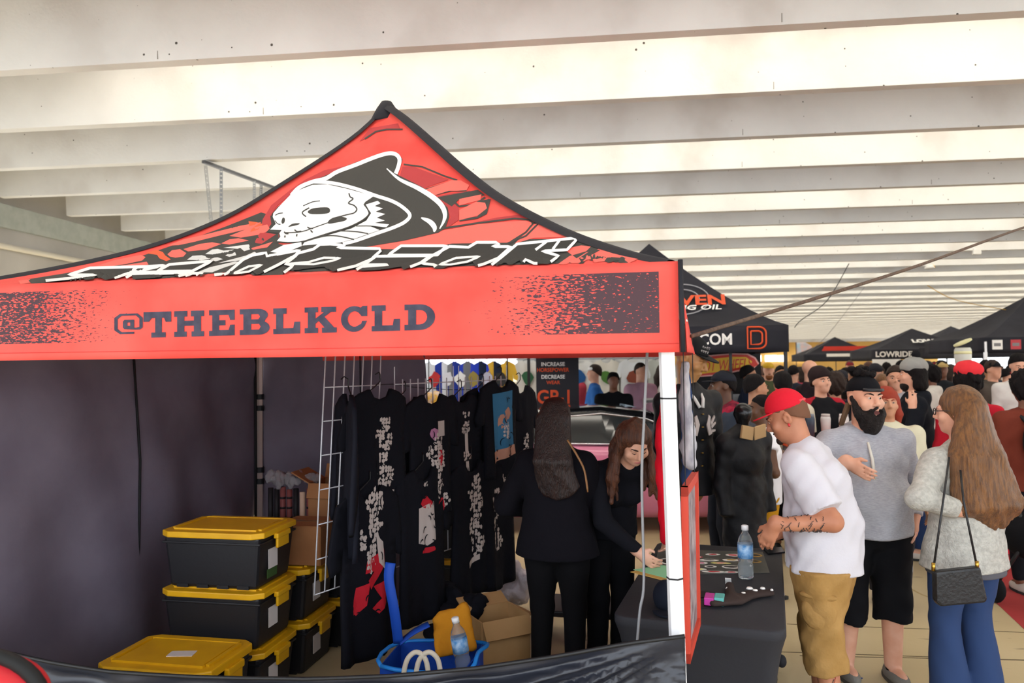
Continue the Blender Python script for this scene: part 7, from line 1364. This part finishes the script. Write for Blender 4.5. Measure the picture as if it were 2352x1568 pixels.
# ================================================================== PEOPLE FURTHER BACK
def hexm(kind, c, **k): return M('%s_%s' % (kind, c[1:]), c, k.pop('rough', .9), bump=.12, bs=40, **k)
PEOPLE = []
def crowd(label, px, d, rz, H=1.74, g=1.05, skin='olive', hair=('short', HB), top=('t_shirt', '#333338', .6), bottom='#22242c', head=(0, 0, 0), sex='m', hat=None, beard=None, hands=(None, None), feet=None, lean=0, group=None, hood=False, to=1.93, rich=False, name='person', elbows=(None, None)):
    r, b, rz_, L = person(label, px, d, rz, group); PEOPLE.append(b); vox = min(.024, max(.011, d * .0019))
    hands = tuple(h if h is None or not isinstance(h, tuple) or len(h) != 3 else L(*h) for h in hands)
    Fg = Fig(H, g, sex=sex, head=head, hands=hands, lean=lean, feet=feet, elbows=elbows, belly=.03 * max(0, g - 1) * 6)
    Fg.body(vox, SK[skin], r, detail=d < 9.5)
    Fg.shirt(vox, hexm('cloth', top[1]), r, top[0], top[2], .018 if top[2] < 1 else .024, .47, .015, (.006, 20, px * .01), hood=hood)
    Fg.pants(vox, hexm('trouser', bottom), r, 'trousers' if to > 1.5 else 'shorts', to, .014)
    Fg.shoes(M('black_shoe', '#191919', .6) if px % 2 else M('pale_shoe', '#b8b0a8', .7), r, vox=max(.012, vox * .8))
    if hair: Fg.hair(max(.010, vox * .8), hair[1], r, hair[0], L=hair[2] if len(hair) > 2 else .2)
    if hat:
        if hat[0] == 'cap': Fg.cap(hexm('hat', hat[1]), r, back=len(hat) > 2, vox=max(.008, vox * .7))
        else:
            f = Field(max(.009, vox * .7)); f.ell(Fg.P(0, -.02, .070), (.103, .124, .100), Fg.Rh, .02); f.cut(Fg.P(0, .02, .03), Fg.Rh @ np.array((0, .25, -1))); f.noise = (.002, 70, 1); ht = link(hat[0], f.mesh(hat[0]), hexm('hat', hat[1]), r)
            if hat[0] == 'pompom_beanie': f = Field(.012); f.ell(Fg.P(0, -.04, .185), (.04, .04, .038), None, .01); f.noise = (.004, 90, 1); link('pompom', f.mesh('pompom'), hexm('hat', '#17171a'), ht)
    if beard: f = Field(.010); f.ell(Fg.P(0, .055, -.10), (.058, .048, .05), Fg.Rh, .02); f.ell(Fg.P(0, .105, -.055), (.03, .012, .008), Fg.Rh, .008); link('beard', f.mesh('beard'), beard, r)
    if d < 9.5 and abs(((rz + 180) % 360) - 180) > 60: Fg.eyes(r); Fg.brows(r, hair[1] if hair else HB)
    return r, Fg, L
# -- beside the mannequins
r, Fg, L = crowd('man in black cap and slate t-shirt with a red plaid flannel over his shoulders', 1664, 6.6, 98, 1.79, 1.08, 'deep', ('buzz', HB), ('t_shirt', '#3b4350', .6), '#1d2028', hat=('cap', '#20222a'), hands=((1690, 1050, 6.4), None))
mpl = M('red_black_plaid', '#b02844', .9, var='#3a1a26', vs=14)
for sg in (1, -1):
    f = Field(.012); p = [Fg.neck + Fg.rt * sg * .05 - Fg.fw * .06 + Fg.up * .02, Fg.sh[0 if sg > 0 else 1] + Fg.up * .045 - Fg.rt * sg * .03, Fg.chest + Fg.rt * sg * .11 + Fg.fw * .10, Fg.waist + Fg.rt * sg * .12 + Fg.fw * .13]
    f.chain(p, [.058, .070, .062, .065], .03); f.noise = (.008, 34, sg); link('flannel_sleeve', f.mesh('flannel_sleeve'), mpl, r)
f = Field(.012); f.chain([Fg.sh[0] + Fg.up * .03, Fg.neck - Fg.fw * .09, Fg.sh[1] + Fg.up * .03], [.05, .06, .05], .03); f.ell(Fg.chest - Fg.fw * .11, (.17, .04, .16), Fg.Rt, .03); f.noise = (.008, 34, 1); link('flannel_back', f.mesh('flannel_back'), mpl, r)
r, Fg, L = crowd('man with short black hair and glasses in a grey jacket with orange collar', 1730, 7.35, -78, 1.74, 1.1, 'olive', ('short', HB), ('jacket', '#4a4d55', 1.9), '#1b1c22', beard=None)
MB().tube([Fg.neck + Fg.rt * .062 * math.cos(t) + Fg.fw * (.065 * math.sin(t) + .01) - Fg.up * .01 for t in np.linspace(0, 6.28, 17)], .02, 6).build('orange_collar', M('orange_knit', '#d2562a', .9), r, True)
for sg in (1, -1): MB().tube([Fg.P(sg * .032 + .022 * math.cos(t), .108, .002 + .017 * math.sin(t)) for t in np.linspace(0, 6.28, 13)], .0025, 5).build('glasses_rim', M('dark_glasses_frame', '#2b2220', .4), r)
r, Fg, L = crowd('boy in a white sleeveless t-shirt and mustard shorts beside the car bonnet', 1752, 6.2, 92, 1.60, .95, 'deep', ('buzz', HB), ('t_shirt', '#e4e3e8', .35), '#c08a1e', to=1.1, hands=((1732, 1032, 6.1), (1726, 1035, 6.0)))
crowd('man with swept black hair in a navy top behind the glasses wearer', 1716, 10.9, -100, 1.80, 1.0, 'olive', ('short', HB), ('sweater', '#1c2232', 1.9), '#20222a')
crowd('bearded man in black cap with yellow front and olive t-shirt', 1764, 12.5, 176, 1.84, 1.1, 'fair', None, ('t_shirt', '#4b5238', .6), '#2b2b2b', hat=('cap', '#b8932a'), beard=M('beard_red_brown', '#7a4a2c', .8))
r, Fg, L = crowd('man seen from behind in a cream t-shirt with small back print and black cap', 1797, 7.6, -6, 1.76, 1.22, 'olive', ('short', HB), ('t_shirt', '#cfc7b2', .7), '#24262c', hat=('cap', '#15161a'))
MB().prism(blob(0, 0, .05, .05, 11, .3, 4), lambda x, y, w_: tuple(Fg.chest - Fg.fw * (.150 + w_) + Fg.rt * x + Fg.up * (y + .0)), .006).build('back_print', M('maroon_print', '#b0383a', .75), r)
r, Fg, L = crowd('smiling young man in a black t-shirt and open red jacket', 1882, 8.0, 192, 1.78, 1.0, 'fair', ('short', HDK), ('t_shirt', '#17171b', .6), '#1c1e26', head=(.1, -.05, .1), hat=('beanie', '#2a1f20'))
for sg in (1, -1): f = Field(.014); i_ = 0 if sg > 0 else 1; f.chain([Fg.neck + Fg.rt * sg * .07, Fg.sh[i_] + Fg.up * .02, Fg.elb[i_], Fg.wri[i_]], [.045, .065, .058, .045], .03); f.chain([Fg.chest + Fg.rt * sg * .14 + Fg.fw * .05, Fg.pelv + Fg.rt * sg * .16 + Fg.fw * .04], [.05, .05], .04); f.noise = (.006, 30, 1); link('red_jacket_half', f.mesh('red_jacket_half'), M('red_jacket', '#a81f2e', .85), r)
crowd('bald man in a dark jacket with red yoke', 1857, 10.2, -75, 1.88, 1.12, 'fair', None, ('jacket', '#2a2024', 1.9), '#22242a')
crowd('woman with big dark curly hair seen from behind in a black top', 1918, 8.3, 10, 1.72, 1.0, 'olive', ('curly', HDK), ('sweater', '#17151a', 1.9), '#1a1a20', sex='f')
crowd('woman with reddish curls and a pale face behind the drinks counter', 1868, 10.6, 170, 1.62, 1.0, 'fair', ('curly', HAU), ('sweater', '#7a2a34', 1.9), '#1a1a20', sex='f')
# drinks counter with tumblers
P = ground(1935, 7.0); dc = thing('drinks_counter', 'white counter with orange trim holding tumblers', 'counter', P, .1); MB().box((0, 0, .55), (1.0, .4, 1.1)).build('counter_body', M('stall_white', '#e4e4e2', .7), dc, False, .01); MB().box((0, 0, 1.13), (1.08, .46, .05)).build('counter_top', m_org, dc, False, .01)
for k_, (x, c_, cap_, lb) in enumerate(((-.42, '#d8d8da', '#e6e2e0', 'white tumbler with pale lid'), (-.30, '#3a4656', '#7a828c', 'slate tumbler with grey lid'), (.0, '#d5d3cf', '#e6e2e0', 'white flask'), (.14, '#3c434c', '#d9532a', 'tall slate flask with orange lid'), (-.16, '#c9c4c2', '#b8b0ac', 'pale tumbler'))):
    pc = P + np.array([x, 0, 1.157]); tb = thing('tumbler', lb + ' on the drinks counter', 'tumbler', pc, 0, 'tumblers on the counter'); hh = .24 if k_ != 3 else .3; MB().lathe([(0, 0), (.035, 0), (.045, hh * .8), (.04, hh * .9), (0, hh * .9)], (0, 0, 0), 14).build('cup', hexm('tumbler', c_, rough=.4), tb, True); MB().lathe([(0, hh * .9), (.04, hh * .9), (.038, hh), (0, hh)], (0, 0, 0), 14).build('lid', hexm('tumbler', cap_, rough=.4), tb, True)
# -- right hand group
r, Fg, L = crowd('bearded man in grey pompom beanie and black rain jacket, hand on chest', 2100, 7.3, 78, 1.86, 1.08, 'fair', ('long', HB, .0), ('jacket', '#14171e', 1.9), '#26375c', hat=('pompom_beanie', '#8d8c88'), beard=M('beard_black', '#1a1312', .7), hands=(None, (2096, 932, 7.05)), elbows=(None, (-.4, .2, -1)), hood=True)
r, Fg, L = crowd('man in a pale grey hoodie with a green graphic behind the beanie wearer', 2056, 8.2, 160, 1.80, 1.1, 'fair', ('short', HDK), ('hoodie', '#9c9da3', 1.9), '#24262c', hood=True)
for pl in (blob(.03, .03, .07, .05, 10, .35, 2), blob(.05, -.10, .04, .09, 9, .35, 3)): MB().prism(pl, lambda x, y, w_: tuple(Fg.chest + Fg.fw * (.16 + w_) + Fg.rt * x + Fg.up * y), .008).build('chest_print', M('green_print', '#2f8a45', .8), r)
r, Fg, L = crowd('person with red locs in a cream t-shirt with green sleeve bands', 2032, 6.0, 175, 1.66, 1.25, 'olive', ('long', M('hair_red_locs', '#8a2f1c', .7), .1), ('t_shirt', '#c9c4aa', .85), '#2b2b30')
for i_ in (0, 1): a, e = Fg.sh[i_], Fg.elb[i_]; MB().tube([a + (e - a) * .78, a + (e - a) * .90], .085, 12).build('sleeve_band', M('green_band', '#3b9a45', .8), r, True)
r, Fg, L = crowd('person with a red head wrap over black curls in a red jacket', 2224, 6.8, -30, 1.80, 1.0, 'brown', ('curly', HB), ('jacket', '#b81f30', 1.9), '#1f2026')
f = Field(.010); f.ell(Fg.P(0, -.02, .10), (.118, .135, .088), Fg.Rh @ rot_to(0, -.15, .1), .02); f.cut(Fg.P(0, 0, .062), Fg.Rh @ np.array((.1, .15, -1))); f.noise = (.003, 50, 1); link('head_wrap', f.mesh('head_wrap'), M('red_jersey_wrap', '#d23038', .85), r)
r, Fg, L = crowd('person with dark curls in a rust plaid shirt wearing a black backpack', 2358, 6.2, 4, 1.76, 1.1, 'brown', ('curly', HB), ('overshirt', '#6b2f22', 1.9), '#121217')
f = Field(.014); f.ell(Fg.chest - Fg.fw * .20 - Fg.up * .04, (.155, .10, .23), Fg.Rt, .03); f.ell(Fg.waist - Fg.fw * .24 - Fg.up * .02, (.13, .05, .10), Fg.Rt, .03); bp_ = thing('backpack', 'black backpack with grey pocket worn over a rust plaid shirt', 'backpack', r.location, r.rotation_euler.z); link('pack_body', f.mesh('pack_body'), M('black_nylon', '#17181c', .6), bp_)
f = Field(.012); f.ell(Fg.waist - Fg.fw * .275 - Fg.up * .02, (.11, .035, .075), Fg.Rt, .02); link('front_pocket', f.mesh('front_pocket'), M('grey_nylon', '#4a4845', .7), bp_)
for sg in (1, -1): MB().tube([Fg.chest - Fg.fw * .13 + Fg.rt * sg * .09 + Fg.up * .12, Fg.sh[0 if sg > 0 else 1] * .5 + Fg.neck * .5 + Fg.up * .045, Fg.chest + Fg.fw * .13 + Fg.rt * sg * .10, Fg.waist + Fg.rt * sg * .16], .018, 6).build('shoulder_strap', M('black_nylon', '#17181c', .6), bp_, True)
crowd('man with dark-rimmed glasses in a cream jacket looking at a booth', 2336, 9.4, 172, 1.92, 1.05, 'fair', ('short', HB), ('jacket', '#c9c4bf', 1.9), '#2b2b30', head=(0, .3, 0))
crowd('man in a tan cap and dark jacket by the lowrider booth', 2162, 11.5, 165, 1.84, 1.05, 'brown', ('short', HB), ('jacket', '#1f2226', 1.9), '#22252c', hat=('cap', '#b39a66'))
crowd('man in a black cap and grey-brown hoodie by the white pole', 2278, 10.8, 200, 1.84, 1.08, 'fair', ('short', HDK), ('hoodie', '#4a423c', 1.9), '#22252c', hat=('cap', '#15161a'), hood=True)
# -- behind the car
r, Fg, L = crowd('man in a black t-shirt with white chest lettering behind the car', 1408, 11.2, 184, 1.72, 1.22, 'brown', ('short', HB), ('t_shirt', '#121216', .7), '#1b1b20')
p = Fg.chest + Fg.fw * .165 - Fg.up * .05
for body, m, dz, w in (('OF', m_wh, -.03, .22),): lettered('chest_lettering', body, m, r, r, p + Fg.up * dz, -Fg.rt, Fg.up, width=w)
r, Fg, L = crowd('stout man in a dusty pink t-shirt looking aside behind the car', 1470, 11.9, 218, 1.86, 1.3, 'fair', ('buzz', HDK), ('t_shirt', '#b48a9c', .75), '#2b2d36'); p = Fg.chest + Fg.fw * .185 - Fg.up * .06
MB().prism([(-.12, -.05), (.12, -.05), (.12, .05), (-.12, .05)], lambda x, y, w_: tuple(p + Fg.rt * x + Fg.up * y + Fg.fw * w_), .006).build('chest_print', M('pale_print', '#d8d2cc', .8), r); MB().prism([(-.09, -.02), (.09, -.02), (.09, .02), (-.09, .02)], lambda x, y, w_: tuple(p + Fg.rt * x + Fg.up * y + Fg.fw * (.007 + w_)), .003).build('chest_print_text', M('logo_grey', '#7d7a7c', .6), r)
crowd('man in a white cap and bright blue t-shirt behind the banner', 1367, 12.4, 95, 1.83, 1.15, 'fair', ('short', HDK), ('t_shirt', '#2f62a5', .7), '#3a3a40', hat=('cap', '#e2e0de'))
# -- the crowd: one by one, each with its own clothes
HAIRS = [('short', HB), ('short', HDK), ('long', HB, .2), ('long', HDK, .25), ('curly', HB), ('short', HAU), ('long', HBR, .2), ('buzz', HDK)]
HN = ['short black hair', 'short dark hair', 'long black hair', 'long dark hair', 'black curls', 'reddish hair', 'long brown hair', 'cropped hair']
TOPS = [('#17181c', 'black'), ('#2a2f3a', 'slate'), ('#5b2027', 'maroon'), ('#8d8f94', 'grey'), ('#1d2a22', 'dark green'), ('#c8c2ba', 'cream'), ('#28324f', 'navy'), ('#43382f', 'brown'), ('#a33a4a', 'rose'), ('#6c7078', 'steel grey')]
KIND = [('sweater', 1.9), ('t_shirt', .6), ('jacket', 1.9), ('hoodie', 1.9)]
HATS = [None, None, ('cap', '#17181c'), None, ('beanie', '#2a2a30'), None, ('cap', '#8a2530'), None]
HATN = {1: '', 2: ' and black cap', 4: ' and dark beanie', 6: ' and red cap'}
spots = [(1822, 12), (1838, 15), (1872, 13.5), (1896, 11.4), (1900, 17), (1930, 10.8), (1942, 14), (1952, 18), (1960, 11.5), (1968, 12.8), (1978, 15.5), (1988, 10.2), (1996, 19), (2008, 12.2), (2018, 15), (2026, 10.6), (2036, 17.5), (2046, 13), (2072, 12), (2080, 16), (2108, 11), (2128, 13.6), (2140, 10.4), (2146, 17), (2180, 12.5), (2190, 15.5), (2200, 19), (2236, 13), (2248, 16), (2262, 12), (2292, 14.5), (2310, 12.5), (2326, 16), (2345, 12), (1690, 12.6), (1742, 13.4), (1790, 12.1), (1808, 12.9), (1780, 15), (1750, 15.4), (1290, 12.3), (1335, 12.4), (1520, 12.2)]
seen = set()
for i, (px, d) in enumerate(spots):
    q = random.Random(i * 7 + 1); a = (i * 3 + i // 8) % 8; t_ = (i * 7 + 1) % 10; kd = (i * 5 + i // 4) % 4; ht = HATS[(i * 5 + 3) % 8] if a not in (2, 3, 6) else None
    while any(np.linalg.norm(ground(px, d) - p_) < .66 for p_ in PEOPLE): d += .25
    while (a, t_, kd) in seen: t_ = (t_ + 1) % 10
    seen.add((a, t_, kd)); hn = {None: '', '#17181c': ' and black cap', '#2a2a30': ' and dark beanie', '#8a2530': ' and red cap'}[ht[1] if ht else None]
    crowd('person with %s%s in a %s %s among the crowd' % (HN[a], hn, TOPS[t_][1], KIND[kd][0].replace('_', '-')), px, d, q.choice([0, 15, -20, 90, -90, 170, 190, 150, 210, 60, -60]), q.uniform(1.66, 1.86), q.uniform(.95, 1.2), q.choice(['fair', 'olive', 'brown', 'tan', 'fair', 'deep']), HAIRS[a], (KIND[kd][0], TOPS[t_][0], KIND[kd][1]), q.choice(['#1b1d24', '#26304a', '#2b2b2b', '#3a3a40']), sex='f' if a in (2, 3, 6) else 'm', hat=ht, hood=kd == 3, group='people in the crowd', head=(q.uniform(-.4, .4), q.uniform(-.1, .3), 0))
